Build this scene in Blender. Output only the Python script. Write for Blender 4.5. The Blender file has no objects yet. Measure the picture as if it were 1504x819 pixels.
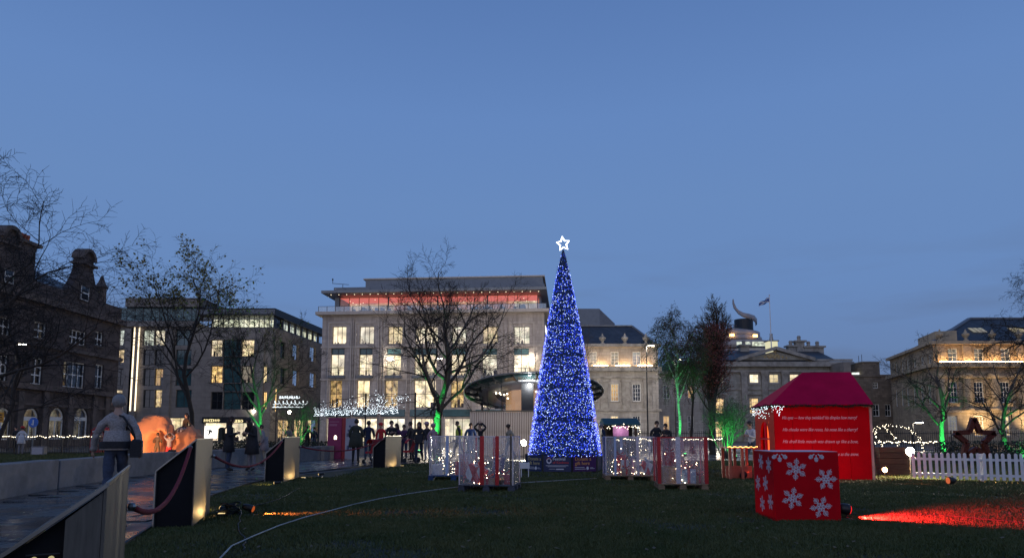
import bpy, bmesh, math, random
import numpy as np
from math import sin, cos, pi, radians as R, sqrt, atan2, hypot
from mathutils import Vector, Matrix

random.seed(7); np.random.seed(7)
scene = bpy.context.scene
COL = scene.collection

# ---------------------------------------------------------------- camera
CAM_H, PITCH, SHIFT, FPX = 1.2, R(6.0), 0.0812, 1504 * 24 / 36.0
cd = bpy.data.cameras.new('camera'); cd.lens = 24; cd.sensor_width = 36; cd.shift_y = SHIFT
cd.clip_start = 0.05; cd.clip_end = 3000
cam = bpy.data.objects.new('camera', cd); COL.objects.link(cam)
cam.location = (0, 0, CAM_H); cam.rotation_euler = (R(90) + PITCH, 0, 0)
scene.camera = cam

# ---------------------------------------------------------------- world: clear dusk sky
w = bpy.data.worlds.new('World'); scene.world = w; w.use_nodes = True
nt = w.node_tree; nt.nodes.clear()
def wn(t, **k):
    n = nt.nodes.new(t)
    for a, b in k.items(): setattr(n, a, b)
    return n
tc = wn('ShaderNodeTexCoord'); sx = wn('ShaderNodeSeparateXYZ'); nt.links.new(tc.outputs['Generated'], sx.inputs[0])
rp = wn('ShaderNodeValToRGB'); nt.links.new(sx.outputs['Z'], rp.inputs[0])
cr = rp.color_ramp
SKY = [(0.0, (.118, .172, .300)), (.09, (.138, .225, .425)), (.20, (.139, .252, .505)), (.32, (.138, .254, .512)), (.43, (.127, .242, .515)), (.55, (.102, .202, .456)),
       (.72, (.072, .150, .36)), (1.0, (.045, .095, .245))]
cr.elements[0].position = SKY[0][0]; cr.elements[0].color = (*SKY[0][1], 1)
cr.elements[1].position = SKY[1][0]; cr.elements[1].color = (*SKY[1][1], 1)
for p_, c_ in SKY[2:]:
    e = cr.elements.new(p_); e.color = (*c_, 1)
# a few thin grey cloud bands low over the roofs
mp = wn('ShaderNodeMapping'); mp.inputs['Scale'].default_value = (2.2, 2.2, 13); nt.links.new(tc.outputs['Generated'], mp.inputs[0])
nz = wn('ShaderNodeTexNoise'); nz.inputs['Scale'].default_value = 1.6; nz.inputs['Detail'].default_value = 5; nt.links.new(mp.outputs[0], nz.inputs[0])
r2 = wn('ShaderNodeValToRGB'); r2.color_ramp.elements[0].position = .52; r2.color_ramp.elements[1].position = .78; nt.links.new(nz.outputs[0], r2.inputs[0])
fall = wn('ShaderNodeMapRange'); fall.inputs[1].default_value = .10; fall.inputs[2].default_value = .30; fall.inputs[3].default_value = .55; fall.inputs[4].default_value = .0
nt.links.new(sx.outputs['Z'], fall.inputs[0])
mu = wn('ShaderNodeMath', operation='MULTIPLY'); nt.links.new(r2.outputs[0], mu.inputs[0]); nt.links.new(fall.outputs[0], mu.inputs[1])
mx = wn('ShaderNodeMix', data_type='RGBA'); nt.links.new(mu.outputs[0], mx.inputs[0]); nt.links.new(rp.outputs[0], mx.inputs[6]); mx.inputs[7].default_value = (.105, .135, .215, 1)
bg = wn('ShaderNodeBackground'); nt.links.new(mx.outputs[2], bg.inputs[0]); bg.inputs[1].default_value = 1.0
ow = wn('ShaderNodeOutputWorld'); nt.links.new(bg.outputs[0], ow.inputs[0])

# the last glow of the sunken sun, behind the camera: very weak and very soft
sl = bpy.data.lights.new('sun', 'SUN'); sl.energy = 0.42; sl.angle = R(75); sl.color = (1.0, .86, .82)
sun = bpy.data.objects.new('sun', sl); COL.objects.link(sun); sun.rotation_euler = (R(90-14), 0, R(-12))

scene.view_settings.view_transform = 'Standard'; scene.view_settings.look = 'None'
scene.view_settings.exposure = 0.0; scene.view_settings.gamma = 1.0; scene.view_settings.use_curve_mapping = False
scene.render.engine = 'CYCLES'
cy = scene.cycles
cy.use_denoising = True; cy.max_bounces = 6; cy.diffuse_bounces = 2; cy.glossy_bounces = 3; cy.transmission_bounces = 4
cy.transparent_max_bounces = 12; cy.sample_clamp_indirect = 3.0; cy.caustics_reflective = False; cy.caustics_refractive = False
cy.use_light_tree = True

# ---------------------------------------------------------------- pixel -> direction helpers
def ray(px, py):
    xc = (px - 752) / FPX; yc = (SHIFT * 1504 - (py - 409.5)) / FPX
    return Vector((xc, cos(PITCH) - sin(PITCH) * yc, sin(PITCH) + cos(PITCH) * yc))
def P(px, py, Y):
    d = ray(px, py); t = Y / d.y
    return Vector((d.x * t, Y, CAM_H + d.z * t))
def G(px, py, z=0.0):
    d = ray(px, py); t = (z - CAM_H) / d.z
    return Vector((d.x * t, d.y * t, z))

# ---------------------------------------------------------------- mesh builder
class MB:
    def __init__(s): s.v = []; s.f = []; s.m = []; s.mi = 0
    def add(s, vs, fs):
        o = len(s.v); s.v.extend([tuple(p) for p in vs])
        for f in fs: s.f.append(tuple(i + o for i in f)); s.m.append(s.mi)
        return s
    def box(s, x0, x1, y0, y1, z0, z1):
        return s.add([(x0,y0,z0),(x1,y0,z0),(x1,y1,z0),(x0,y1,z0),(x0,y0,z1),(x1,y0,z1),(x1,y1,z1),(x0,y1,z1)],
              [(0,3,2,1),(4,5,6,7),(0,1,5,4),(1,2,6,5),(2,3,7,6),(3,0,4,7)])
    def bbox(s, x0, x1, y0, y1, z0, z1, b=.01):          # box with chamfered vertical and top edges
        vs = []
        for z, i in ((z0, 0), (z1 - b, 0), (z1, b)):
            q = b
            ring = [(x0+i,y0+q+i),(x0+q+i,y0+i),(x1-q-i,y0+i),(x1-i,y0+q+i),(x1-i,y1-q-i),(x1-q-i,y1-i),(x0+q+i,y1-i),(x0+i,y1-q-i)]
            vs += [(x, y, z) for x, y in ring]
        fs = [tuple(range(7, -1, -1)), tuple(range(16, 24))]
        for k in (0, 8):
            for j in range(8): fs.append((k+j, k+(j+1)%8, k+8+(j+1)%8, k+8+j))
        return s.add(vs, fs)
    def bar(s, a, b, w, h=None, up=(0,0,1)):             # rectangular bar between two points
        a = Vector(a); b = Vector(b); h = h or w; d = (b - a).normalized(); u = Vector(up)
        if abs(d.dot(u)) > .98: u = Vector((1,0,0))
        r = d.cross(u).normalized(); u = r.cross(d)
        r = r * w / 2; u = u * h / 2
        return s.add([a-r-u,a+r-u,a+r+u,a-r+u,b-r-u,b+r-u,b+r+u,b-r+u],[(0,3,2,1),(4,5,6,7),(0,1,5,4),(1,2,6,5),(2,3,7,6),(3,0,4,7)])
    def tube(s, pts, rad, n=8, cap=True):
        pts = [Vector(p) for p in pts]; m = len(pts)
        rad = rad if hasattr(rad, '__len__') else [rad] * m
        o = len(s.v); prev = None
        for i, p in enumerate(pts):
            d = (pts[min(i+1, m-1)] - pts[max(i-1, 0)])
            d = d.normalized() if d.length > 1e-9 else Vector((0,0,1))
            if prev is None:
                u = Vector((0,0,1)) if abs(d.z) < .95 else Vector((1,0,0))
                r = d.cross(u).normalized()
            else:
                r = prev - d * prev.dot(d)
                r = r.normalized() if r.length > 1e-6 else d.orthogonal().normalized()
            prev = r; u = r.cross(d)
            for k in range(n):
                a = 2*pi*k/n
                s.v.append(tuple(p + (r*cos(a) + u*sin(a)) * rad[i]))
        for i in range(m-1):
            for k in range(n):
                k2 = (k+1) % n
                s.f.append((o+i*n+k, o+(i+1)*n+k, o+(i+1)*n+k2, o+i*n+k2)); s.m.append(s.mi)
        if cap:
            s.f.append(tuple(o+k for k in range(n))); s.m.append(s.mi)
            s.f.append(tuple(o+(m-1)*n+k for k in range(n-1,-1,-1))); s.m.append(s.mi)
        return s
    def lathe(s, prof, n=16, c=(0,0,0), sx=1, sy=1):
        o = len(s.v); m = len(prof)
        for r, z in prof:
            for k in range(n):
                a = 2*pi*k/n; s.v.append((c[0]+r*cos(a)*sx, c[1]+r*sin(a)*sy, c[2]+z))
        for i in range(m-1):
            for k in range(n):
                k2 = (k+1) % n
                s.f.append((o+i*n+k, o+i*n+k2, o+(i+1)*n+k2, o+(i+1)*n+k)); s.m.append(s.mi)
        s.f.append(tuple(o+k for k in range(n-1,-1,-1))); s.m.append(s.mi)
        s.f.append(tuple(o+(m-1)*n+k for k in range(n))); s.m.append(s.mi)
        return s
    def prism(s, poly, a, b, axis='y'):                  # polygon extruded along an axis (poly counter-clockwise seen from -y)
        n = len(poly)
        def pt(u, v, t): return (u, t, v) if axis == 'y' else ((t, u, v) if axis == 'x' else (u, v, t))
        vs = [pt(u, v, a) for u, v in poly] + [pt(u, v, b) for u, v in poly]
        fs = [tuple(range(n)), tuple(range(2*n-1, n-1, -1))] + [(i, n+i, n+(i+1)%n, (i+1)%n) for i in range(n)]
        return s.add(vs, fs)
    def ball(s, c, r, n=8, m=5, sc=(1,1,1)):
        prof = [(r*sin(pi*i/m), -r*cos(pi*i/m)) for i in range(m+1)]
        prof[0] = (r*.02, -r); prof[-1] = (r*.02, r)
        o = len(s.v); s.lathe(prof, n)
        for i in range(o, len(s.v)):
            v = s.v[i]; s.v[i] = (c[0]+v[0]*sc[0], c[1]+v[1]*sc[1], c[2]+v[2]*sc[2])
        return s
    def octa(s, c, r):
        x, y, z = c
        return s.add([(x+r,y,z),(x-r,y,z),(x,y+r,z),(x,y-r,z),(x,y,z+r),(x,y,z-r)],
                     [(0,2,4),(2,1,4),(1,3,4),(3,0,4),(2,0,5),(1,2,5),(3,1,5),(0,3,5)])
    def mesh(s, name='m'):
        me = bpy.data.meshes.new(name); me.from_pydata(s.v, [], s.f); me.update(); return me
    def build(s, name, mat, parent=None, smooth=False, kind=None):
        me = s.mesh(name)
        mats = mat if isinstance(mat, (list, tuple)) else [mat]
        for m_ in mats: me.materials.append(m_)
        if len(mats) > 1: me.polygons.foreach_set('material_index', s.m)
        if smooth: me.polygons.foreach_set('use_smooth', [True]*len(me.polygons))
        return link(name, me, parent, kind)
def link(name, data, parent=None, kind=None, loc=None, rz=None):
    o = bpy.data.objects.new(name, data); COL.objects.link(o)
    if parent: o.parent = parent
    if kind: o['kind'] = kind
    if loc is not None: o.location = loc
    if rz is not None: o.rotation_euler = (0, 0, rz)
    return o
def tag(o, label, cat, group=None):
    o['label'] = label; o['category'] = cat
    if group: o['group'] = group
    return o
def thing(name, label, cat, loc=(0,0,0), rz=0, group=None):
    o = bpy.data.objects.new(name, None); COL.objects.link(o); o.empty_display_size = .2
    o.location = loc; o.rotation_euler = (0, 0, rz)
    return tag(o, label, cat, group)
def copy_tree(o, parent=None):
    c = o.copy(); COL.objects.link(c); c.parent = parent
    for ch in list(o.children): copy_tree(ch, c)
    return c
def lerp(a, b, t): return a + (b - a) * t

# ---------------------------------------------------------------- materials
def nodes(name):
    m = bpy.data.materials.new(name); m.use_nodes = True
    n = m.node_tree; n.nodes.clear()
    return m, n
def N(n, t, ins=None, **k):
    x = n.nodes.new(t)
    for a, b in k.items(): setattr(x, a, b)
    for a, b in (ins or {}).items():
        if hasattr(b, 'is_output') or isinstance(b, bpy.types.NodeSocket): n.links.new(b, x.inputs[a])
        else: x.inputs[a].default_value = b
    return x
def c4(c): return (c[0], c[1], c[2], 1)
def mat(name, col, rough=.75, metal=0.0, var=.25, scale=4.0, bump=0.0, bscale=30.0, spec=.5, coat=0.0, stretch=(1,1,1), dirt=None):
    m, n = nodes(name)
    t = N(n, 'ShaderNodeTexCoord'); mpn = N(n, 'ShaderNodeMapping', {0: t.outputs['Object'], 'Scale': stretch})
    nz = N(n, 'ShaderNodeTexNoise', {'Vector': mpn.outputs[0], 'Scale': scale, 'Detail': 6.0, 'Roughness': .6})
    mr = N(n, 'ShaderNodeMapRange', {0: nz.outputs[0], 1: .25, 2: .75, 3: 1-var, 4: 1+var})
    mm = N(n, 'ShaderNodeMix', {0: 1.0, 6: c4(col), 7: mr.outputs[0]}, data_type='RGBA', blend_type='MULTIPLY')
    out_c = mm.outputs[2]
    if dirt:                                            # blotches of a second colour
        nd = N(n, 'ShaderNodeTexNoise', {'Vector': mpn.outputs[0], 'Scale': scale*.45, 'Detail': 8.0, 'Roughness': .7})
        rd = N(n, 'ShaderNodeMapRange', {0: nd.outputs[0], 1: .48, 2: .66, 3: 0.0, 4: .8})
        md = N(n, 'ShaderNodeMix', {0: rd.outputs[0], 6: out_c, 7: c4(dirt)}, data_type='RGBA'); out_c = md.outputs[2]
    b = N(n, 'ShaderNodeBsdfPrincipled', {'Base Color': out_c, 'Roughness': rough, 'Metallic': metal, 'Specular IOR Level': spec, 'Coat Weight': coat})
    if bump:
        nb = N(n, 'ShaderNodeTexNoise', {'Vector': mpn.outputs[0], 'Scale': bscale, 'Detail': 4.0})
        bp = N(n, 'ShaderNodeBump', {'Height': nb.outputs[0], 'Strength': bump, 'Distance': .02}); n.links.new(bp.outputs[0], b.inputs['Normal'])
    N(n, 'ShaderNodeOutputMaterial', {0: b.outputs[0]})
    return m
def stone(name, col, course=.42, length=1.0, var=.22, mortar=.6, rough=.85, soot=None, sootamt=.55):
    """ashlar facing: fine coursing and colour differences on walls too far off to show single blocks"""
    m, n = nodes(name)
    t = N(n, 'ShaderNodeTexCoord'); s_ = N(n, 'ShaderNodeSeparateXYZ', {0: t.outputs['Object']})
    ad = N(n, 'ShaderNodeMath', {0: s_.outputs[0], 1: s_.outputs[1]}, operation='ADD')
    cb = N(n, 'ShaderNodeCombineXYZ', {0: ad.outputs[0], 1: s_.outputs[2]})
    lo = tuple(c*(1-var) for c in col); hi = tuple(min(1, c*(1+var)) for c in col)
    br = N(n, 'ShaderNodeTexBrick', {'Vector': cb.outputs[0], 'Color1': c4(lo), 'Color2': c4(hi), 'Mortar': c4(tuple(c*mortar for c in col)),
           'Scale': 1.0, 'Mortar Size': .012, 'Mortar Smooth': .3, 'Brick Width': length, 'Row Height': course})
    nz = N(n, 'ShaderNodeTexNoise', {'Vector': t.outputs['Object'], 'Scale': .35, 'Detail': 8.0, 'Roughness': .65})
    mr = N(n, 'ShaderNodeMapRange', {0: nz.outputs[0], 1: .3, 2: .7, 3: .72, 4: 1.2})
    mm = N(n, 'ShaderNodeMix', {0: 1.0, 6: br.outputs[0], 7: mr.outputs[0]}, data_type='RGBA', blend_type='MULTIPLY'); oc = mm.outputs[2]
    if soot:
        st = N(n, 'ShaderNodeMapping', {0: t.outputs['Object'], 'Scale': (1.1, 1.1, .16)})
        n2 = N(n, 'ShaderNodeTexNoise', {'Vector': st.outputs[0], 'Scale': .9, 'Detail': 6.0, 'Roughness': .7})
        r3 = N(n, 'ShaderNodeMapRange', {0: n2.outputs[0], 1: .45, 2: .72, 3: 0.0, 4: sootamt})
        m3 = N(n, 'ShaderNodeMix', {0: r3.outputs[0], 6: oc, 7: c4(soot)}, data_type='RGBA'); oc = m3.outputs[2]
    bp = N(n, 'ShaderNodeBump', {'Height': br.outputs['Fac'], 'Strength': .5, 'Distance': -.02})
    b = N(n, 'ShaderNodeBsdfPrincipled', {'Base Color': oc, 'Roughness': rough, 'Normal': bp.outputs[0]})
    N(n, 'ShaderNodeOutputMaterial', {0: b.outputs[0]})
    return m
def emis(name, col, strength, sample=True):
    m, n = nodes(name)
    e = N(n, 'ShaderNodeEmission', {0: c4(col), 1: strength}); N(n, 'ShaderNodeOutputMaterial', {0: e.outputs[0]})
    if not sample: m.cycles.emission_sampling = 'NONE'
    return m
def room(name, col, strength, dark=.35, sc=1.2):
    """the lit room seen through a window: a glowing ceiling and walls broken up by shelves and goods"""
    m, n = nodes(name)
    t = N(n, 'ShaderNodeTexCoord')
    mp_ = N(n, 'ShaderNodeMapping', {0: t.outputs['Object'], 'Scale': (1.0, .2, 1.0)})
    vo = N(n, 'ShaderNodeTexVoronoi', {'Vector': mp_.outputs[0], 'Scale': sc*1.6, 'Randomness': .9}, distance='CHEBYCHEV')
    nz = N(n, 'ShaderNodeTexNoise', {'Vector': mp_.outputs[0], 'Scale': sc*1.1, 'Detail': 5.0})
    mr = N(n, 'ShaderNodeMapRange', {0: nz.outputs[0], 1: .35, 2: .62, 3: dark, 4: 1.15})
    hs = N(n, 'ShaderNodeHueSaturation', {'Saturation': .35, 'Value': 1.0, 'Color': vo.outputs['Color']})
    mc = N(n, 'ShaderNodeMix', {0: .22, 6: c4(col), 7: hs.outputs[0]}, data_type='RGBA')
    m2 = N(n, 'ShaderNodeMix', {0: 1.0, 6: mc.outputs[2], 7: mr.outputs[0]}, data_type='RGBA', blend_type='MULTIPLY')
    oi = N(n, 'ShaderNodeObjectInfo'); st_ = N(n, 'ShaderNodeMapRange', {0: oi.outputs['Random'], 3: strength*.55, 4: strength*1.25})
    rc = N(n, 'ShaderNodeMath', {0: oi.outputs['Random'], 1: 7.31}, operation='MULTIPLY'); fr_ = N(n, 'ShaderNodeMath', {0: rc.outputs[0]}, operation='FRACT'); cm = N(n, 'ShaderNodeMix', {0: fr_.outputs[0], 6: (1, .86, .62, 1), 7: (1, 1, 1, 1)}, data_type='RGBA')
    m4 = N(n, 'ShaderNodeMix', {0: 1.0, 6: m2.outputs[2], 7: cm.outputs[2]}, data_type='RGBA', blend_type='MULTIPLY')
    e = N(n, 'ShaderNodeEmission', {0: m4.outputs[2], 1: st_.outputs[0]}); N(n, 'ShaderNodeOutputMaterial', {0: e.outputs[0]})
    m.cycles.emission_sampling = 'NONE'
    return m
def film(name, col, transp=.6, gloss=.12, rough=.15, diff=None, wrinkle=0.0):
    m, n = nodes(name)
    tr = N(n, 'ShaderNodeBsdfTransparent', {0: (1,1,1,1)})
    df = N(n, 'ShaderNodeBsdfDiffuse', {0: c4(diff or col)}); tl = N(n, 'ShaderNodeBsdfTranslucent', {0: c4(diff or col)})
    gl = N(n, 'ShaderNodeBsdfGlossy', {0: c4(col), 1: rough})
    a = N(n, 'ShaderNodeMixShader', {0: .55, 1: df.outputs[0], 2: tl.outputs[0]})
    g = max(1e-3, 1-transp)
    b = N(n, 'ShaderNodeMixShader', {0: min(1, gloss/g), 1: a.outputs[0], 2: gl.outputs[0]})
    c = N(n, 'ShaderNodeMixShader', {0: g, 1: tr.outputs[0], 2: b.outputs[0]})
    if wrinkle:
        t = N(n, 'ShaderNodeTexCoord'); mp_ = N(n, 'ShaderNodeMapping', {0: t.outputs['Object'], 'Scale': (9, 9, 1.6)})
        nz = N(n, 'ShaderNodeTexNoise', {'Vector': mp_.outputs[0], 'Scale': 1.6, 'Detail': 6.0, 'Roughness': .7})
        bp = N(n, 'ShaderNodeBump', {'Height': nz.outputs[0], 'Strength': wrinkle, 'Distance': .05})
        for s_ in (df, tl, gl): n.links.new(bp.outputs[0], s_.inputs['Normal'])
        mr = N(n, 'ShaderNodeMapRange', {0: nz.outputs[0], 1: .35, 2: .7, 3: g*.35, 4: min(.95, g*1.7)}); n.links.new(mr.outputs[0], c.inputs[0])
    N(n, 'ShaderNodeOutputMaterial', {0: c.outputs[0]})
    return m
def wet(name, col, rlo=.12, rhi=.5, scale=1.5):
    m, n = nodes(name)
    t = N(n, 'ShaderNodeTexCoord'); g = N(n, 'ShaderNodeNewGeometry')
    nz = N(n, 'ShaderNodeTexNoise', {'Vector': g.outputs['Position'], 'Scale': scale, 'Detail': 7.0, 'Roughness': .65})
    nf = N(n, 'ShaderNodeTexNoise', {'Vector': g.outputs['Position'], 'Scale': 55.0, 'Detail': 3.0})
    oi = N(n, 'ShaderNodeObjectInfo')
    mr = N(n, 'ShaderNodeMapRange', {0: nz.outputs[0], 1: .35, 2: .65, 3: rlo, 4: rhi})
    va = N(n, 'ShaderNodeMapRange', {0: oi.outputs['Random'], 3: .7, 4: 1.35})
    mv = N(n, 'ShaderNodeMapRange', {0: nf.outputs[0], 1: .3, 2: .7, 3: .8, 4: 1.2})
    k = N(n, 'ShaderNodeMath', {0: va.outputs[0], 1: mv.outputs[0]}, operation='MULTIPLY')
    mm = N(n, 'ShaderNodeMix', {0: 1.0, 6: c4(col), 7: k.outputs[0]}, data_type='RGBA', blend_type='MULTIPLY')
    bp = N(n, 'ShaderNodeBump', {'Height': nf.outputs[0], 'Strength': .25, 'Distance': .004})
    b = N(n, 'ShaderNodeBsdfPrincipled', {'Base Color': mm.outputs[2], 'Roughness': mr.outputs[0], 'Normal': bp.outputs[0], 'Specular IOR Level': .5})
    N(n, 'ShaderNodeOutputMaterial', {0: b.outputs[0]})
    return m

MT = {}
MT['stone'] = stone('pale_sandstone', (.47, .41, .375), .45, 1.1, var=.12, soot=(.15, .125, .115), sootamt=.62)
MT['trim'] = mat('sandstone_trim', (.47, .415, .375), .85, var=.2, scale=2)
MT['georgian'] = stone('grey_sandstone', (.42, .385, .345), .38, .9, var=.14, soot=(.13, .115, .10), sootamt=.6)
MT['georgiantrim'] = mat('grey_sandstone_trim', (.36, .33, .29), .85, var=.3, scale=1.5, dirt=(.16, .14, .12))
MT['dundas'] = stone('weathered_sandstone', (.37, .35, .30), .4, 1.0, var=.15, soot=(.10, .09, .08), sootamt=.7)
MT['honey'] = stone('honey_sandstone', (.40, .315, .215), .38, .9, var=.15, soot=(.15, .12, .09), sootamt=.55)
MT['honeytrim'] = mat('honey_sandstone_trim', (.41, .325, .225), .85, var=.25, scale=1.5)
MT['victorian'] = stone('sooty_red_sandstone', (.085, .065, .060), .33, .8, var=.25, soot=(.05, .042, .04), sootamt=.8)
MT['victoriantrim'] = mat('sooty_sandstone_trim', (.12, .095, .085), .9, var=.4, scale=2, dirt=(.05, .045, .04))
MT['modern'] = stone('buff_cladding', (.27, .235, .205), .6, 1.2, var=.08)
MT['slate'] = stone('dark_slate', (.045, .05, .06), .25, .4, var=.35, rough=.5)
MT['lead'] = mat('lead_grey', (.16, .17, .19), .5, var=.2, scale=2)
MT['metalgrey'] = mat('grey_roof_metal', (.20, .215, .235), .45, .3, var=.12, scale=1.5)
MT['darkmetal'] = mat('dark_metal', (.03, .032, .036), .5, .4)
MT['iron'] = mat('black_iron', (.015, .015, .017), .5)
MT['frame_white'] = mat('white_painted_sash', (.72, .71, .68), .5, var=.08)
MT['frame_dark'] = mat('dark_window_frame', (.05, .05, .055), .45, .3)
MT['teal'] = mat('teal_glass_panel', (.045, .105, .115), .12, var=.2, scale=1.2, spec=.8)
MT['teal2'] = mat('pale_teal_glass_panel', (.09, .19, .20), .15, var=.2, scale=1.0, spec=.8)
MT['darkglass'] = mat('dark_window_glass', (.012, .015, .02), .05, var=.3, scale=.8, spec=1.0)
MT['glass'] = film('clear_window_glass', (.8, .9, 1), .90, .08, .03)
MT['balglass'] = film('balustrade_glass', (.75, .85, .9), .62, .2, .06, diff=(.3, .36, .38))
MT['room_warm'] = room('shop_interior_warm', (1.0, .82, .50), 1.7, dark=.25)
MT['room_cream'] = room('shop_interior_cream', (1.0, .90, .68), 1.75, dark=.5, sc=.8)
MT['room_gold'] = room('shop_interior_gold', (1.0, .68, .26), 1.4, dark=.12, sc=1.6)
MT['room_cool'] = room('office_interior', (.85, 1.0, .92), 1.25, dark=.25, sc=1.0)
MT['room_amber'] = room('amber_interior', (1.0, .56, .14), .75, dark=.55, sc=.7)
MT['room_dim'] = room('dim_blind', (.75, .72, .66), .45, dark=.7, sc=.6)
MT['goods'] = mat('shop_goods', (.05, .03, .03), .8, var=.6, scale=3)
MT['asphalt'] = wet('wet_asphalt', (.045, .045, .047), .18, .5, .4)
MT['slab'] = wet('wet_dark_paving', (.042, .043, .047), .10, .42, .9)
MT['mud'] = mat('muddy_soil', (.035, .03, .024), .7, var=.4, scale=6, bump=.6, bscale=40)
MT['concrete'] = mat('concrete_wall', (.23, .215, .205), .75, var=.25, scale=2.2, dirt=(.13, .12, .115), bump=.15, bscale=50)
MT['steel'] = mat('brushed_steel', (.11, .10, .085), .5, .0, spec=.22, var=.3, scale=9, stretch=(6, 6, .6))
MT['steelrim'] = mat('polished_steel_edge', (.30, .295, .285), .28, 1.0, var=.05)
MT['blackpanel'] = mat('black_panel', (.008, .009, .012), .6, var=.2, spec=.12)
MT['rope'] = mat('red_velvet_rope', (.21, .008, .022), .9, var=.45, scale=60, bump=1.0, bscale=90)
MT['wood'] = mat('pallet_wood', (.26, .17, .10), .85, var=.4, scale=8, stretch=(1, 6, 6))
MT['bark'] = mat('dark_bark', (.045, .036, .03), .95, var=.5, scale=10, bump=.8, bscale=25, stretch=(1, 1, .3))
MT['barklit'] = mat('bark_lightened_for_uplight', (.10, .085, .072), .9, var=.5, scale=9, bump=.5, bscale=20, stretch=(1, 1, .4))  # bark colour lightened for the uplit trunks so the green light shows
MT['twig'] = mat('dark_twigs', (.02, .016, .014), .95, var=.3)
MT['silver'] = mat('silver_birch_bark', (.42, .40, .37), .8, var=.5, scale=7, stretch=(1, 1, 3), dirt=(.05, .045, .04))
MT['white'] = mat('white_paint', (.74, .73, .74), .55, var=.08)
MT['black'] = mat('black_plastic', (.012, .012, .013), .45)
MT['cable'] = mat('black_cable', (.012, .012, .012), .6)
MT['bulb'] = emis('warm_white_bulb', (1.0, .86, .62), 7.0, False)
MT['casebulb'] = emis('case_bulb', (1.0, .80, .52), 30.0, True)
MT['bulbcold'] = emis('cold_white_bulb', (.80, .92, 1.0), 5.0, False)
MT['amberbulb'] = emis('amber_bulb', (1.0, .55, .15), 7.0, False)
MT['lampglow'] = emis('lamp_lens', (1.0, .9, .72), 60.0, False)
MT['skin'] = mat('skin', (.42, .25, .18), .55, var=.1)
MT['hair_dark'] = mat('dark_hair', (.018, .012, .010), .6, var=.4, scale=40)
MT['hair_grey'] = mat('grey_hair', (.22, .215, .21), .7, var=.3, scale=40)

def add_light(kind, name, parent, loc, power, col, size=.1, target=None, angle=60, blend=.5):
    l = bpy.data.lights.new(name, kind); l.energy = power; l.color = col
    if kind in ('POINT', 'SPOT'): l.shadow_soft_size = size
    if kind == 'SPOT': l.spot_size = R(angle); l.spot_blend = blend
    o = bpy.data.objects.new(name, l); COL.objects.link(o); o.parent = parent; o.location = loc
    if target is not None:
        o.rotation_euler = (Vector(target) - Vector(loc)).to_track_quat('-Z', 'Y').to_euler()
    return o
# ================================================================ the ground, roads and lawns
def sheet(name, pts, z, m, kind='structure'):
    mb = MB(); mb.add([(x, y, z) for x, y in pts], [tuple(range(len(pts)))])
    return mb.build(name, m, kind=kind)
sheet('ground', [(-900, -60), (900, -60), (900, 1500), (-900, 1500)], -.012, MT['asphalt'])
MT['lawn'] = mat('lawn_soil', (.026, .036, .016), .95, var=.5, scale=2.5, bump=.8, bscale=60, dirt=(.03, .028, .018))
sheet('lawn', [(-40, -6), (42, -6), (42, 47), (-40, 47)], -.004, MT['lawn'])

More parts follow.
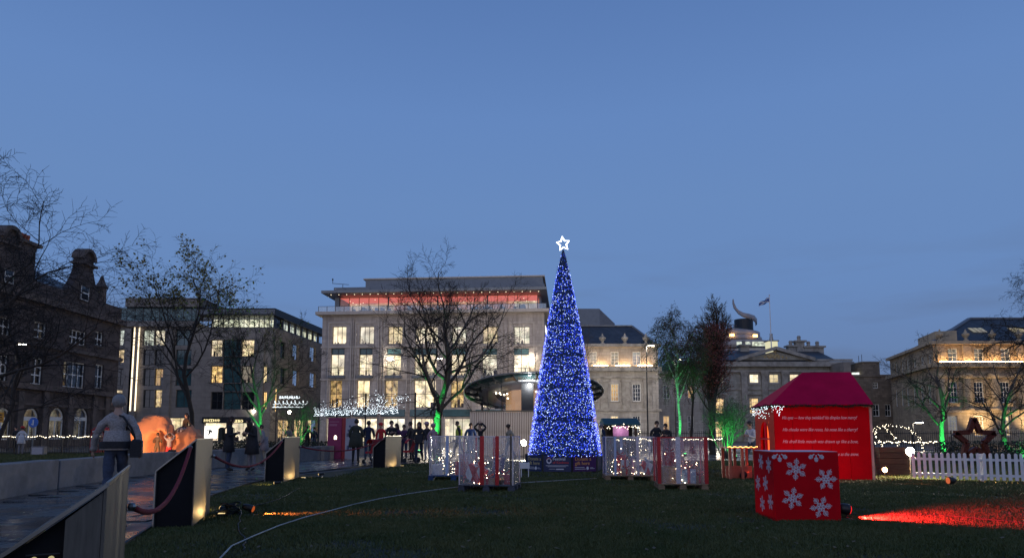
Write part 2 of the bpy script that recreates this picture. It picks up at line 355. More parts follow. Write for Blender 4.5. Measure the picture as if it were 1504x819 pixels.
# ================================================================ facades
class Facade:
    def __init__(s, th, A, B):
        s.th = th; s.A = Vector((A[0], A[1], 0)); d = Vector((B[0]-A[0], B[1]-A[1], 0)); s.W = d.length; s.d = d.normalized()
        s.n = Vector((s.d.y, -s.d.x, 0))                                  # outward (local -y)
        s.M = Matrix.Translation(s.A) @ Matrix.Rotation(atan2(d.y, d.x), 4, 'Z')
        T = Matrix.Translation(th.location) @ Matrix.Rotation(th.rotation_euler.z, 4, 'Z')
        s.rel = T.inverted() @ s.M
    def uz(s, px, py, off=0):
        o = Vector((0, 0, CAM_H)); r = ray(px, py); a = s.A + s.n * off
        t = (a - o).dot(s.n) / r.dot(s.n); p = o + r * t
        return (p - s.A).dot(s.d), p.z
    def rect(s, x0, x1, y0, y1):
        xm, ym = (x0+x1)/2, (y0+y1)/2
        return [s.uz(x0, ym)[0], s.uz(x1, ym)[0], s.uz(xm, y1)[1], s.uz(xm, y0)[1]]
    def part(s, name, mb, m, parent=None, smooth=False, kind=None):
        o = mb.build(name, m, parent or s.th, smooth, kind)
        if parent is None: o.matrix_local = s.rel
        return o
    def wall(s, ops, z0, z1, m, depth=.35, u0=0, u1=None, name='wall'):
        u1 = s.W if u1 is None else u1
        us = sorted(set([u0, u1] + [o[0] for o in ops] + [o[1] for o in ops])); zs = sorted(set([z0, z1] + [o[2] for o in ops] + [o[3] for o in ops]))
        mb = MB()
        for j in range(len(zs)-1):
            run = None
            for i in range(len(us)-1):
                cu, cz = (us[i]+us[i+1])/2, (zs[j]+zs[j+1])/2
                inside = any(o[0] < cu < o[1] and o[2] < cz < o[3] for o in ops)
                if not inside and run is None: run = us[i]
                if run is not None and (inside or i == len(us)-2):
                    e = us[i] if inside else us[i+1]
                    mb.add([(run,0,zs[j]),(e,0,zs[j]),(e,0,zs[j+1]),(run,0,zs[j+1])], [(0,1,2,3)]); run = None
        for o in ops:
            a, b, c, d = o[:4]
            mb.add([(a,0,c),(b,0,c),(b,0,d),(a,0,d),(a,depth,c),(b,depth,c),(b,depth,d),(a,depth,d)], [(0,4,5,1),(1,5,6,2),(2,6,7,3),(3,7,4,0)])
            if len(o) > 4 and o[4] == 'arch':
                r = (b-a)/2; cx = (a+b)/2; sp = d - r; k = 10
                for sd in (-1, 1):
                    arc = [(cx + sd*r*cos(pi/2*i/k), sp + r*sin(pi/2*i/k)) for i in range(k+1)]
                    cn = (cx + sd*r, d)
                    for i in range(k):
                        p, q = arc[i], arc[i+1]
                        mb.add([(cn[0], -.004, cn[1]), (p[0], -.004, p[1]), (q[0], -.004, q[1])], [(0,1,2)])
                        mb.add([(p[0],-.004,p[1]),(q[0],-.004,q[1]),(q[0],depth,q[1]),(p[0],depth,p[1])], [(0,1,2,3)])
        return s.part(name, mb, m)
    def window(s, o, frame='frame_white', fill='darkglass', nv=1, nh=1, fw=.09, bw=.045, depth=.22, room_d=.9, goods=0, sill=None, name='window'):
        a, b, c, d = o[:4]; arch = len(o) > 4 and o[4] == 'arch'; y = depth
        mb = MB()
        top = d
        if arch:
            r = (b-a)/2; cx = (a+b)/2; top = d - r
            k = 14; ring = [(cx + r*cos(pi*i/k), top + r*sin(pi*i/k)) for i in range(k+1)]; rin = [(cx + (r-fw)*cos(pi*i/k), top + (r-fw)*sin(pi*i/k)) for i in range(k+1)]
            for i in range(k):
                q = [ring[i], ring[i+1], rin[i+1], rin[i]]
                mb.add([(u, y, v) for u, v in q] + [(u, y+.06, v) for u, v in q], [(0,1,2,3),(7,6,5,4),(2,6,7,3),(0,4,5,1)])
            mb.box(a+fw, b-fw, y-.01, y+.07, top-fw*1.1, top+fw*1.1)
        mb.box(a, a+fw, y, y+.06, c, top); mb.box(b-fw, b, y, y+.06, c, top); mb.box(a+fw, b-fw, y, y+.06, c, c+fw)
        if not arch: mb.box(a+fw, b-fw, y, y+.06, d-fw, d)
        for i in range(1, nv): u = a+fw+(b-a-2*fw)*i/nv; mb.box(u-bw/2, u+bw/2, y+.01, y+.05, c+fw, top-fw)
        for j in range(1, nh): z = c+fw+(top-c-2*fw)*j/nh; mb.box(a+fw, b-fw, y+.015, y+.045, z-bw/2, z+bw/2)
        win = s.part(name, mb, MT[frame])
        g = MB()
        if fill == 'darkglass':
            g.box(a+.01, b-.01, y+.07, y+.09, c+.01, d-.01); s.part('pane', g, MT['darkglass'], win)
        elif fill in ('teal', 'teal2'):
            g.box(a+.01, b-.01, y+.07, y+.09, c+.01, d-.01); s.part('pane', g, MT[fill], win)
        else:
            g.add([(a,y+.075,c),(b,y+.075,c),(b,y+.075,d),(a,y+.075,d)], [(0,1,2,3)]); s.part('pane', g, MT['glass'], win)
            rm = MB(); e = room_d*.6; yb = y+room_d
            rm.add([(a-e,yb,c-.25),(b+e,yb,c-.25),(b+e,yb,d+e*.6),(a-e,yb,d+e*.6)], [(0,1,2,3)])
            s.part('lit_room', rm, MT[fill], win)
            if goods:
                gd = MB(); u = a + .1
                while u < b - .15:
                    w_ = random.uniform(.08, .45); h_ = goods*random.choice((.15, .25, .4, .6, .85))*random.uniform(.7, 1.1)
                    if random.random() < .55:
                        (gd.box(u, min(u+w_, b-.05), y+.3, y+.55, c+.02, c+h_) if random.random() < .5 else gd.lathe([(w_*.2, 0), (w_*.45, h_*.4), (w_*.3, h_*.75), (w_*.42, h_*.9), (w_*.1, h_)], 6, (min(u+w_/2, b-.2), y+.42, c+.02)))
                        if random.random() < .35: gd.ball((u+w_/2, y+.42, c+h_+.1), .1, 6, 4)
                    u += w_ + random.uniform(.02, .25)
                if gd.v: s.part('display_goods', gd, MT['goods'], win)
        if sill: 
            sm = MB(); sm.box(a-.12, b+.12, -.14, depth-.003, c-.16, c-.002); s.part('sill', sm, MT[sill], win)
        return win
    def box(s, name, m, u0, u1, y0, y1, z0, z1, parent=None):
        mb = MB(); mb.box(u0, u1, y0, y1, z0, z1); return s.part(name, mb, m, parent)

def hip_roof(f, name, u0, u1, y0, y1, ze, zr, inset_l, inset_r, m, ridge_y=None):
    ry = (y0+y1)/2 if ridge_y is None else ridge_y
    mb = MB(); mb.add([(u0,y0,ze),(u1,y0,ze),(u1,y1,ze),(u0,y1,ze),(u0+inset_l,ry,zr),(u1-inset_r,ry,zr)], [(0,1,5,4),(1,2,5),(2,3,4,5),(3,0,4),(0,3,2,1)])
    return f.part(name, mb, m)
def roof_thing(label, cat, name, A, rz): return thing(name, label, cat, (A[0], A[1], 0), rz)

# ---------------------------------------------------------------- B3: stone department store, lit windows, glazed top floor
A = P(470, 600, 95); B = P(800, 600, 92.4)
store = thing('department_store', 'wide stone department store with lit windows and glowing red glazed top floor', 'building', (A.x, A.y, 0), atan2(B.y-A.y, B.x-A.x))
F = Facade(store, (A.x, A.y), (B.x, B.y))
zt = F.uz(640, 461)[1]
ops = []
C1 = [(488,508.5),(528,549),(570,591),(610,643),(664,685),(709,731),(755,778)]
C2 = [(486,506),(527.5,547),(568,589),(609,641),(663,684),(708.5,730),(754.5,777)]
C3 = [(484,502),(524,542.5),(565,584),(608,640),(662,681),(708,728),(754,775)]
C4 = [(479,513),(521,553),(562,594),(604,646),(652,692),(700,738),(748,785)]
wl = []
for x0, x1 in C1:
    o = F.rect(x0, x1, 479, 504.5); ops.append(o); wl.append((o, 'room_cream', 5 if x1-x0 > 30 else 3, 1, .7))
for i, (x0, x1) in enumerate(C2):
    o = F.rect(x0, x1, 511, 520); ops.append([o[0], o[1], F.rect(x0, x1, 511, 551)[2], o[3]])
    lo = [o[0], o[1], F.rect(x0, x1, 511, 551)[2], o[2]]
    wl.append((o, 'teal2' if i in (4,5,6) else 'teal', 2, 1, 0)); wl.append((lo, 'room_cream' if i in (0,2,4,5,6) else 'room_warm', 2, 1, 1.2))
for i, (x0, x1) in enumerate(C3):
    o = F.rect(x0, x1, 558, 598); ops.append(o); wl.append((o, 'room_gold' if i in (0,2,4) else 'room_warm', 2, 2, 1.8))
for i, (x0, x1) in enumerate(C4):
    o = F.rect(x0, x1, 614, 650); o[2] = .15; ops.append(o); wl.append((o, 'room_warm' if i % 2 else 'room_cream', 3, 1, 1.9))
for o in ops:
    pass
F.wall(ops, 0, zt, MT['stone'], .5)
for o, fill, nv, nh, goods in wl: F.window(o, 'frame_dark', fill, nv, nh, .06, .07, .32, 1.6, goods)
# bay framing, piers, string courses, balconies
for k in range(7):
    x0, x1 = C1[k]; pad = 5.5
    ua, ub = F.uz(x0-pad, 540)[0], F.uz(x1+pad, 540)[0]
    z_t = F.uz(x0, 475)[1]; z_b = F.uz(x0, 605)[1]
    mb = MB(); mb.box(ua-.16, ua, -.16, -.002, z_b, z_t); mb.box(ub, ub+.16, -.16, -.002, z_b, z_t); mb.box(ua-.16, ub+.16, -.162, -.002, z_t, z_t+.18)
    F.part('bay_moulding', mb, MT['trim'])
    if k < 6:
        un = F.uz(C1[k+1][0]-pad, 540)[0]
        mb = MB(); mb.box(ub+.35, un-.35, -.22, -.003, .0, F.uz(x0, 468)[1]); F.part('pilaster', mb, MT['stone'])
    # balcony in front of the second row
    xa, xb = C2[k]; r = F.rect(xa-1.5, xb+1.5, 541, 551)
    mb = MB(); mb.box(r[0], r[1], -.7, -.003, r[2]-.42, r[2]-.02); bal = F.part('balcony', mb, MT['lead'])
    mb = MB(); n_ = 9
    for i in range(n_+1): u = lerp(r[0]+.05, r[1]-.05, i/n_); mb.box(u-.012, u+.012, -.67, -.645, r[2]-.02, r[3])
    mb.box(r[0], r[1], -.68, -.635, r[3], r[3]+.05); F.part('handrail', mb, MT['frame_dark'], bal)
    # spandrel canopy over the shopfront
    r = F.rect(C4[k][0]-1, C4[k][1]+1, 601, 611); mb = MB(); mb.box(r[0], r[1], -.30, -.003, r[2], r[3]); F.part('shop_fascia', mb, MT['teal'])
for yp in (508, 556):
    z = F.uz(640, yp)[1]; F.box('string_course', MT['trim'], -.1, F.W+.1, -.12, -.004, z-.12, z+.12)
# cornice slab, balustrade
zs0, zs1 = F.uz(640, 461)[1], F.uz(640, 456.5)[1]
F.box('cornice_slab', MT['trim'], -.75, F.W+.7, -.9, 30, zs0, zs1)
mb = MB(); zb = F.uz(640, 449)[1]; n_ = 26
bal = None
mb.box(-.4, F.W+.35, -.72, -.68, zb, zb+.05)
for i in range(n_+1): u = lerp(-.38, F.W+.32, i/n_); mb.box(u-.03, u+.03, -.72, -.66, zs1, zb)
bal = F.part('balustrade', mb, MT['frame_dark'])
for i in range(n_):
    ua, ub = lerp(-.38, F.W+.32, i/n_)+.04, lerp(-.38, F.W+.32, (i+1)/n_)-.04
    mb = MB(); mb.box(ua, ub, -.70, -.685, zs1+.04, zb-.02); F.part('glass_panel', mb, MT['balglass'], bal)
# glazed top floor set back 1.8 m
zr0 = F.uz(640, 434.5, -1.8)[1]
mb = MB(); ua, ub = F.uz(499, 440, -1.8)[0], F.uz(790, 440, -1.8)[0]
npan = 20
mb.box(ua, ub, 1.8, 1.95, zr0-.06, zr0-.005); pf = F.part('top_floor_glazing', mb, MT['frame_dark'])
for i in range(npan+1):
    u = lerp(ua, ub, i/npan); w_ = .16 if i % 5 == 0 else .05
    mb = MB(); mb.box(u-w_/2, u+w_/2, 1.8, 1.95, zs1, zr0-.062); F.part('mullion', mb, MT['frame_dark'], pf)
for i in range(npan):
    mb = MB(); a_, b_ = lerp(ua, ub, i/npan)+.09, lerp(ua, ub, (i+1)/npan)-.09
    mb.add([(a_,1.88,zs1),(b_,1.88,zs1),(b_,1.88,zr0),(a_,1.88,zr0)], [(0,1,2,3)]); F.part('pane', mb, MT['glass'], pf)
MT['redroom'] = room('restaurant_glow', (1.0, .36, .19), .85, dark=.45, sc=.45)
MT['creamroom'] = room('restaurant_wall', (1.0, .72, .42), .95, dark=.5, sc=.6)
MT['redceil'] = emis('red_ceiling_glow', (1.0, .20, .14), .7, False)
mb = MB(); mb.box(ua, ub, 6.0, 6.1, zs1, zr0-.02); F.part('restaurant_back_wall', mb, MT['redroom'])
mb = MB(); mb.box(ua+.5, ua+7, 5.2, 5.3, zs1, zr0-.5); mb.box(ub-3.5, ub-.3, 5.2, 5.3, zs1, zr0-.3); F.part('restaurant_partition', mb, MT['creamroom'])
mb = MB(); mb.box(ua, ub, 2.0, 6.0, zr0-.06, zr0-.03); F.part('restaurant_ceiling', mb, MT['redceil'])
MT['softbulb'] = emis('soft_bulb', (1, .82, .55), 2.2, False)
for i in range(34):
    mb = MB(); mb.ball((random.uniform(ua+.5, ub-.5), random.uniform(2.3, 5.2), zr0-random.uniform(.25, 1.0)), .055, 6, 4); F.part('pendant_lamp', mb, MT['softbulb'])
mb = MB()
for i in range(60):
    u = random.uniform(ua, ub); h_ = random.uniform(.5, 1.3); mb.box(u-.18, u+.18, random.uniform(2.1, 4.5), 4.6, zs1, zs1+h_)
F.part('restaurant_furniture', mb, MT['goods'], kind='stuff')
mb = MB(); mb.box(F.uz(492, 440, -1.8)[0], ua-.1, 1.8, 9, zs1, zr0); mb.box(ub+.1, F.W-.6, 3.2, 28, zs1, zr0); F.part('top_floor_end_wall', mb, MT['metalgrey'])
# roof slab with downlights, grey parapet, plant box
za, zb_ = F.uz(640, 434.5)[1], F.uz(640, 429)[1]
mb = MB(); mb.box(-.2, F.W+.35, -.35, 28, zr0+.25, zr0+.62); F.part('roof_slab', mb, MT['metalgrey'])
for i in range(27):
    mb = MB(); u = lerp(.8, F.W-.8, i/26); mb.lathe([(.06,0),(.06,.05)], 8, (u, .9, zr0+.195)); F.part('soffit_downlight', mb, MT['softbulb'])
zp1 = F.uz(640, 419.5, -1.5)[1]
mb = MB()
for i in range(17):
    a_, b_ = lerp(F.uz(490, 425, -1.5)[0], F.uz(800, 425, -1.5)[0], i/17), lerp(F.uz(490, 425, -1.5)[0], F.uz(800, 425, -1.5)[0], (i+1)/17)
    m1 = MB(); m1.box(a_+.02, b_-.02, 1.5, 1.6, zr0+.62, zp1); F.part('parapet_panel', m1, MT['metalgrey'])
mb.box(F.uz(492, 425, -1.5)[0], F.uz(799, 425, -1.5)[0], 1.7, 27, zr0+.62, zp1-.1); F.part('roof_deck', mb, MT['lead'])
zq = F.uz(640, 409, -4)[1]
mb = MB(); mb.box(F.uz(537, 415, -4)[0], F.uz(797, 415, -4)[0], 4, 24, zp1-.1, zq); F.part('plant_room', mb, MT['metalgrey'])
mb = MB(); mb.box(F.uz(536, 415, -4)[0]-.2, F.uz(798, 415, -4)[0]+.2, 3.8, 24.2, zq, zq+.18); F.part('plant_room_coping', mb, MT['trim'])
q = F.uz(488, 412, -1)
mb = MB(); mb.tube([(q[0]+1.5, 1.2, zp1-.1), (q[0]+1.5, 1.2, zp1+.35)], .04, 6); mb.bar((q[0]+2.4, 1.2, zp1+.32), (q[0], 1.2, zp1+.55), .06); mb.tube([(q[0], 1.2, zp1+.5), (q[0], 1.2, zp1+1.2)], .035, 6); mb.box(q[0]-.08, q[0]+.08, 1.15, 1.25, zp1+.95, zp1+1.25)
F.part('roof_camera_arm', mb, MT['darkmetal'])
# side wall with lit letters
S = Facade(store, (B.x, B.y), (B.x + F.d.y*-30 , B.y + F.d.x*30))
S.wall([], 0, zt, MT['stone'])
def letters(txt, size, m, parent, mtx, ext=.02, name='lettering', shear=0, align='CENTER', space=1.0):
    cu = bpy.data.curves.new(name, 'FONT'); cu.body = txt; cu.size = size; cu.extrude = ext; cu.align_x = align; cu.shear = shear; cu.space_character = space; cu.resolution_u = 3
    o = bpy.data.objects.new('tmp', cu); COL.objects.link(o)
    dg = bpy.context.evaluated_depsgraph_get(); me = bpy.data.meshes.new_from_object(o.evaluated_get(dg)); COL.objects.unlink(o); bpy.data.objects.remove(o)
    me.name = name; me.materials.clear(); me.materials.append(m)
    x = link(name, me, parent); x.matrix_local = mtx
    return x
MT['litletter'] = emis('lit_letter', (1, .93, .8), 1.6, False)
up = Matrix.Rotation(pi/2, 4, 'X')
uL, zL = S.uz(803, 462)
letters('HARVEY', 1.3, MT['litletter'], store, S.rel @ Matrix.Translation((5.2, -.06, zt-2.2)) @ up, .04)
letters('NICHOLS', 1.3, MT['litletter'], store, S.rel @ Matrix.Translation((5.2, -.06, zt-3.9)) @ up, .04)
# two wall lamps with their wash of light
for px in (573.5, 781):
    u, z = F.uz(px, 527); mb = MB(); mb.box(u-.28, u+.28, -.55, -.05, z-.1, z+.12); lamp = F.part('wall_lamp', mb, MT['lampglow'])
    add_light('SPOT', 'wall_lamp_light', store, F.rel @ Vector((u, -.5, z-.15)), 260, (1.0, .82, .5), .1, F.rel @ Vector((u, -.1, z-6)), 150, .9)

# ---------------------------------------------------------------- B2: modern office block with glass bays, left of the store
A = P(150, 600, 100); B = P(397, 600, 100); Cc = P(476, 600, 122)
office = thing('office_block', 'modern office block with teal glass strips and lit top floor beside the stone store', 'building', (A.x, A.y, 0), 0)
F = Facade(office, (A.x, A.y), (B.x, B.y))
zt = F.uz(340, 480)[1]
ops = []; wl = []
for y0, y1, fl in ((498.6, 523, 0), (537, 562, 1), (575, 601, 2)):
    for j, (x0, x1) in enumerate(((309.5, 326.5), (327.5, 353.5), (354.5, 373), (386, 391.5))):
        if j == 3 and fl == 0: continue
        o = F.rect(x0, x1, y0, y1); ops.append(o)
        fill = [['room_warm','teal','room_warm','teal'], ['room_gold','teal','room_dim','room_warm'], ['darkglass','teal','darkglass','room_gold']][fl][j]
        wl.append((o, fill, 2, 2))
for y0, y1 in ((523.6, 536.4), (562.6, 574.4)):
    o = F.rect(327.5, 353.5, y0, y1); ops.append(o); wl.append((o, 'teal', 2, 1))
for y0, y1, fl in ((484, 507, 0), (513, 536, 1), (541, 566, 2), (572, 598, 3)):                # glazed left wing
    for j, (x0, x1) in enumerate(((155, 168), (169, 182), (210, 226), (227, 242), (258, 281))):
        o = F.rect(x0, x1, y0, y1); ops.append(o)
        fill = [['darkglass','room_cool','room_cool','room_warm','teal'], ['room_warm','room_gold','darkglass','darkglass','teal'], ['room_warm','darkglass','darkglass','room_amber','teal'], ['room_gold','room_warm','darkglass','room_gold','teal']][fl][j]
        wl.append((o, fill, 2, 2))
for x0, x1 in ((160, 184), (208, 240), (246, 280), (300, 334), (338, 374)):
    o = F.rect(x0, x1, 613, 650); o[2] = .2; ops.append(o); wl.append((o, 'room_warm' if x0 < 300 else 'room_cream', 2, 1))
F.wall(ops, 0, zt, MT['modern'], .4)
for o, fill, nv, nh in wl: F.window(o, 'frame_dark', fill, nv, nh, .07, .05, .25, 1.4, 1.4 if 'room' in fill else 0)
for px in (188, 196.5, 246, 382):
    u = F.uz(px, 560)[0]; F.box('pier', MT['modern'], u-.55, u+.55, -.35, -.003, 0, zt-.3)
MT['ledstrip'] = emis('warm_led_strip', (1.0, .82, .56), 2.2, False)
for xt, xb in ((201, 192), (208, 199)):
    u = F.uz((xt+xb)/2, 545)[0]; F.box('light_strip', MT['ledstrip'], u-.09, u+.09, -.42, -.36, F.uz(xt, 603)[1], F.uz(xt, 481)[1])
zr = F.uz(340, 463.5)[1]
ul = F.uz(296, 470)[0]
mb = MB(); n_ = 14
for i in range(n_+1): u = lerp(ul, F.W, i/n_); mb.box(u-.04, u+.04, .5, .6, zt, zr)
g = F.part('top_floor_glazing', mb, MT['frame_dark'])
for i in range(n_):
    a_, b_ = lerp(ul, F.W, i/n_)+.05, lerp(ul, F.W, (i+1)/n_)-.05
    mb = MB(); mb.add([(a_,.55,zt),(b_,.55,zt),(b_,.55,zr),(a_,.55,zr)], [(0,1,2,3)]); F.part('pane', mb, MT['glass'], g)
F.box('top_floor_room', MT['room_cool'], ul, F.W-.7, 3.5, 3.6, zt, zr)
z2 = F.uz(340, 453)[1]
F.box('roof', MT['darkmetal'], ul-.5, F.W+.3, -.4, 22, zr, z2)
F.box('roof_edge_band', MT['lead'], ul-.52, F.W+.32, -.44, -.41, zr+.2, z2-.2)
# glazed left wing roof
zl0, zl1 = F.uz(230, 479)[1], F.uz(230, 472)[1]
u0, u1 = F.uz(150, 475)[0], F.uz(286, 475)[0]
F.box('parapet', MT['modern'], u0, u1, -.5, 12, zt+.003, zl1)
zp = F.uz(230, 449)[1]
mb = MB()
for i in range(11): u = lerp(u0+1.5, u1, i/10); mb.box(u-.04, u+.04, 1.5, 1.6, zl1, zp)
g = F.part('penthouse_glazing', mb, MT['frame_dark'])
for i in range(10):
    mb = MB(); a_, b_ = lerp(u0+1.5, u1, i/10)+.05, lerp(u0+1.5, u1, (i+1)/10)-.05; mb.box(a_, b_, 1.52, 1.56, zl1, zp); F.part('pane', mb, MT['teal2'], g)
F.box('penthouse_roof', MT['modern'], F.uz(181, 440)[0], F.uz(294, 440)[0], .6, 14, zp, F.uz(230, 436)[1])
S = Facade(office, (B.x, B.y), (Cc.x, Cc.y))
ops = []; wl = []
for y0, y1, d in ((508, 530, 0), (546, 568, 1)):
    for j, (x0, x1) in enumerate(((412, 420), (430, 438.5), (455, 463.5))):
        o = S.rect(x0, x1, y0 - 6*(1-j*.6), y1 - 4*(1-j*.6)); ops.append(o); wl.append((o, 'darkglass' if (j == 0) else ('room_gold' if d else 'room_warm')))
for x0, x1 in ((408, 426), (432, 448), (452, 466)):
    o = S.rect(x0, x1, 616, 648); o[2] = .2; ops.append(o); wl.append((o, 'room_gold'))
S.wall(ops, 0, zt, MT['modern'], .4)
for o, fl in wl: S.window(o, 'frame_dark', fl, 2, 2, .08, .06, .25, 1.2, 1.2 if 'room' in fl else 0)
ops = [[1.2+i*2.5, 3.3+i*2.5, zt+.15, zr-.05] for i in range(8)]
S.wall(ops, zt, zr, MT['frame_dark'], .2)
for i, o in enumerate(ops): S.window(o, 'frame_dark', 'darkglass' if i < 1 else 'room_cool', 2, 1, .08, .05, .2, 1.5)
S.box('roof', MT['darkmetal'], -.2, S.W, -.35, 6, zr+.004, z2-.004)
# lettering of the ground-floor shops: too small to read in the photograph, glowing bars of letter size
def letter_row(f, name, px0, px1, py0, py1, m, off=.08, n=9):
    a_ = f.uz(px0, (py0+py1)/2); b_ = f.uz(px1, (py0+py1)/2); z0_, z1_ = f.uz(px0, py1)[1], f.uz(px0, py0)[1]
    mb = MB(); wd = (b_[0]-a_[0])/n
    for i in range(n):
        u = a_[0]+wd*i; st = random.choice((0, 1, 2)); t_ = wd*.17
        mb.box(u, u+t_, -off-.05, -off, z0_, z1_)
        if st != 0: mb.box(u+t_, u+wd*.7, -off-.05, -off, z1_-t_, z1_)
        if st == 1: mb.box(u+wd*.7-t_, u+wd*.7, -off-.05, -off, z0_, z1_-t_)
        if st == 2: mb.box(u+t_, u+wd*.7, -off-.05, -off, z0_, z0_+t_)
        if st == 0: mb.box(u+t_, u+wd*.7, -off-.05, -off, (z0_+z1_)/2-t_/2, (z0_+z1_)/2+t_/2)
    return f.part(name, mb, m)
MT['goldletter'] = emis('gold_lit_letter', (1, .82, .42), 2.0, False)
for a_, b_ in ((298, 336), (337, 377)):
    r = F.rect(a_, b_, 612, 621); mb = MB(); mb.box(r[0], r[1], -.25, -.003, r[2], r[3]); F.part('shop_fascia', mb, MT['darkmetal'])
letter_row(F, 'shop_lettering', 301, 325, 615, 619, MT['goldletter'], .26); letter_row(F, 'shop_lettering', 340, 359, 616, 620, MT['goldletter'], .26)
MT['lightbox'] = emis('white_light_box', (1, .98, .92), 2.6, False)
r = F.rect(301, 319, 625, 643); F.box('display_screen', MT['lightbox'], r[0], r[1], -.12, -.01, r[2], r[3])
mb = MB()                                                     # the small dark leaping animal on the lit screen
cx, cz = (r[0]+r[1])/2-.15, (r[2]+r[3])/2
for a_, b_, w_ in (((-.5,.45),(-.1,.15),.14), ((-.1,.2),(.35,.1),.34), ((-.05,.05),(-.2,-.55),.13), ((.3,.05),(.42,-.4),.13), ((.05,0),(.0,-.35),.12)):
    mb.bar((cx+a_[0], -.145, cz+a_[1]), (cx+b_[0], -.145, cz+b_[1]), w_, .02, (0,1,0))
F.part('screen_animal', mb, MT['black'])
for px, py in ((374, 604), (426, 605)):
    u, z = F.uz(px, py); mb = MB(); mb.ball((u, -.3, z), .22, 8, 6); F.part('globe_lamp', mb, MT['lampglow'])

# ---------------------------------------------------------------- B1: sooty Victorian building at the left
A = (-44.6, 46.0); B = (-44.6, 77.0)
vic = thing('victorian_building', 'tall sooty red sandstone building with curved gables and chimneys at left edge', 'building', (A[0], A[1], 0), pi/2)
F = Facade(vic, A, B)
ze = F.uz(130, 437)[1]
ops = []; wl = []
for x0, x1 in ((-8, 18), (34.5, 57.4), (72.7, 94.7), (109, 130)):
    o = F.rect(x0, x1, 598, 638) + ['arch']; o[2] = .7; ops.append(o); wl.append((o, 'frame_white', 2, 1, 'dim'))
for x0, x1, y0, y1, nv, nh in ((-4, 12, 520, 562, 2, 3), (46, 63, 524.6, 564, 2, 3), (93, 125, 531, 569, 4, 2), (50, 69, 473, 497, 2, 2), (102, 127, 485, 506, 4, 2), (0, 16, 466, 492, 2, 2), (140, 152, 535, 570, 2, 2), (140, 152, 487, 508, 2, 2)):
    o = F.rect(x0, x1, y0, y1); ops.append(o); wl.append((o, 'frame_white', nv, nh, 'darkglass'))
F.wall(ops, 0, ze, MT['victorian'], .35)
MT['dimwarm'] = room('dim_warm_interior', (.9, .78, .55), .16, dark=.05, sc=1.2)
MT['dim'] = MT['dimwarm']
for o, fr, nv, nh, fl in wl: F.window(o, fr, fl, nv, nh, .17 if fl == 'dim' else .1, .12, .2, 1.0, sill='victoriantrim' if fl == 'darkglass' else None)
for py, h_, pr in ((572, .5, .45), (512, .35, .3), (450, .6, .55), (596, .2, .15)):
    z = F.uz(90, py)[1]; F.box('string_course', MT['victoriantrim'], -.2, F.W+.3, -pr, -.004, z-h_/2, z+h_/2)
for px in (27, 64, 101, 137, 155):
    u = F.uz(px, 600)[0]; F.box('pilaster', MT['victoriantrim'], u-.35, u+.35, -.25, -.005, 0, F.uz(px, 574)[1])
hip_roof(F, 'roof', -.5, F.W+.4, .8, 14, ze, ze+3.4, 3, 3, MT['slate'])
def curved_gable(pxc, hw, pyt, winpx):
    u, ztop = F.uz(pxc, pyt); w = hw; zc = ztop - 1.0
    pts = [(u-w, ze)]
    for t in np.linspace(0, 1, 7): pts.append((u-w + (w-1.0)*(t**.6), ze + (zc-.9-ze)*(t**1.25)))
    prof = [(u-w, ze), (u+w, ze)] + [(2*u-a_, b_) for a_, b_ in pts[1:]]
    prof += [(u+1.15, zc-.85), (u+1.15, zc-.6)] + [(u+1.05*cos(a_), zc-.1+1.05*sin(a_)) for a_ in np.linspace(.0, pi, 9)] + [(u-1.15, zc-.6), (u-1.15, zc-.85)]
    prof += pts[:0:-1]
    mb = MB(); mb.prism(prof, -.05, .75); g_ = F.part('curved_gable', mb, MT['victorian'])
    mb = MB(); k = 12
    ring = [(u+1.2*cos(pi*i/k), zc-.1+1.2*sin(pi*i/k)) for i in range(k+1)]; rin = [(u+.85*cos(pi*i/k), zc-.1+.85*sin(pi*i/k)) for i in range(k+1)]
    for i in range(k):
        q = [ring[i], ring[i+1], rin[i+1], rin[i]]
        mb.add([(a_, -.35, b_) for a_, b_ in q] + [(a_, .9, b_) for a_, b_ in q], [(0,1,2,3),(7,6,5,4),(0,4,5,1),(2,6,7,3)])
    mb.box(u-1.35, u+1.35, -.4, .85, zc-.72, zc-.5)
    F.part('scroll_pediment', mb, MT['victoriantrim'], None)
    if winpx:
        o = F.rect(*winpx); m2 = MB(); m2.box(o[0]-.15, o[1]+.15, -.16, -.055, o[2]-.15, o[3]+.15); F.part('dormer_surround', m2, MT['victoriantrim'])
        m2 = MB(); a_, b_, c_, d_ = o
        m2.box(a_, a_+.1, -.22, -.17, c_, d_); m2.box(b_-.1, b_, -.22, -.17, c_, d_); m2.box(a_, b_, -.221, -.169, (c_+d_)/2-.06, (c_+d_)/2+.06); m2.box(a_, b_, -.223, -.171, c_-.1, c_)
        wn_ = F.part('dormer_window', m2, MT['frame_white']); m2 = MB(); m2.box(a_, b_, -.19, -.165, c_, d_); F.part('pane', m2, MT['darkglass'], wn_)
curved_gable(16, 3.3, 333, (3, 17, 397, 414)); curved_gable(129, 3.4, 367, (116, 128, 421, 440))
u0, zc = F.uz(35, 345); u1 = F.uz(70, 345)[0]
F.box('chimney_stack', MT['victorian'], u0, u1, 1.0, 2.6, ze-.5, zc-.3)
F.box('chimney_cap', MT['victoriantrim'], u0-.35, u1+.5, .7, 2.9, zc-.3, zc)
MT['pot'] = mat('terracotta', (.32, .09, .05), .8, var=.3)
for i in range(7):
    mb = MB(); mb.lathe([(.24,0),(.20,.5),(.25,.55),(.25,.8),(.19,.8)], 8, (lerp(u0+.2, u1-.2, i/6), 1.8, zc)); F.part('chimney_pot', mb, MT['pot'])
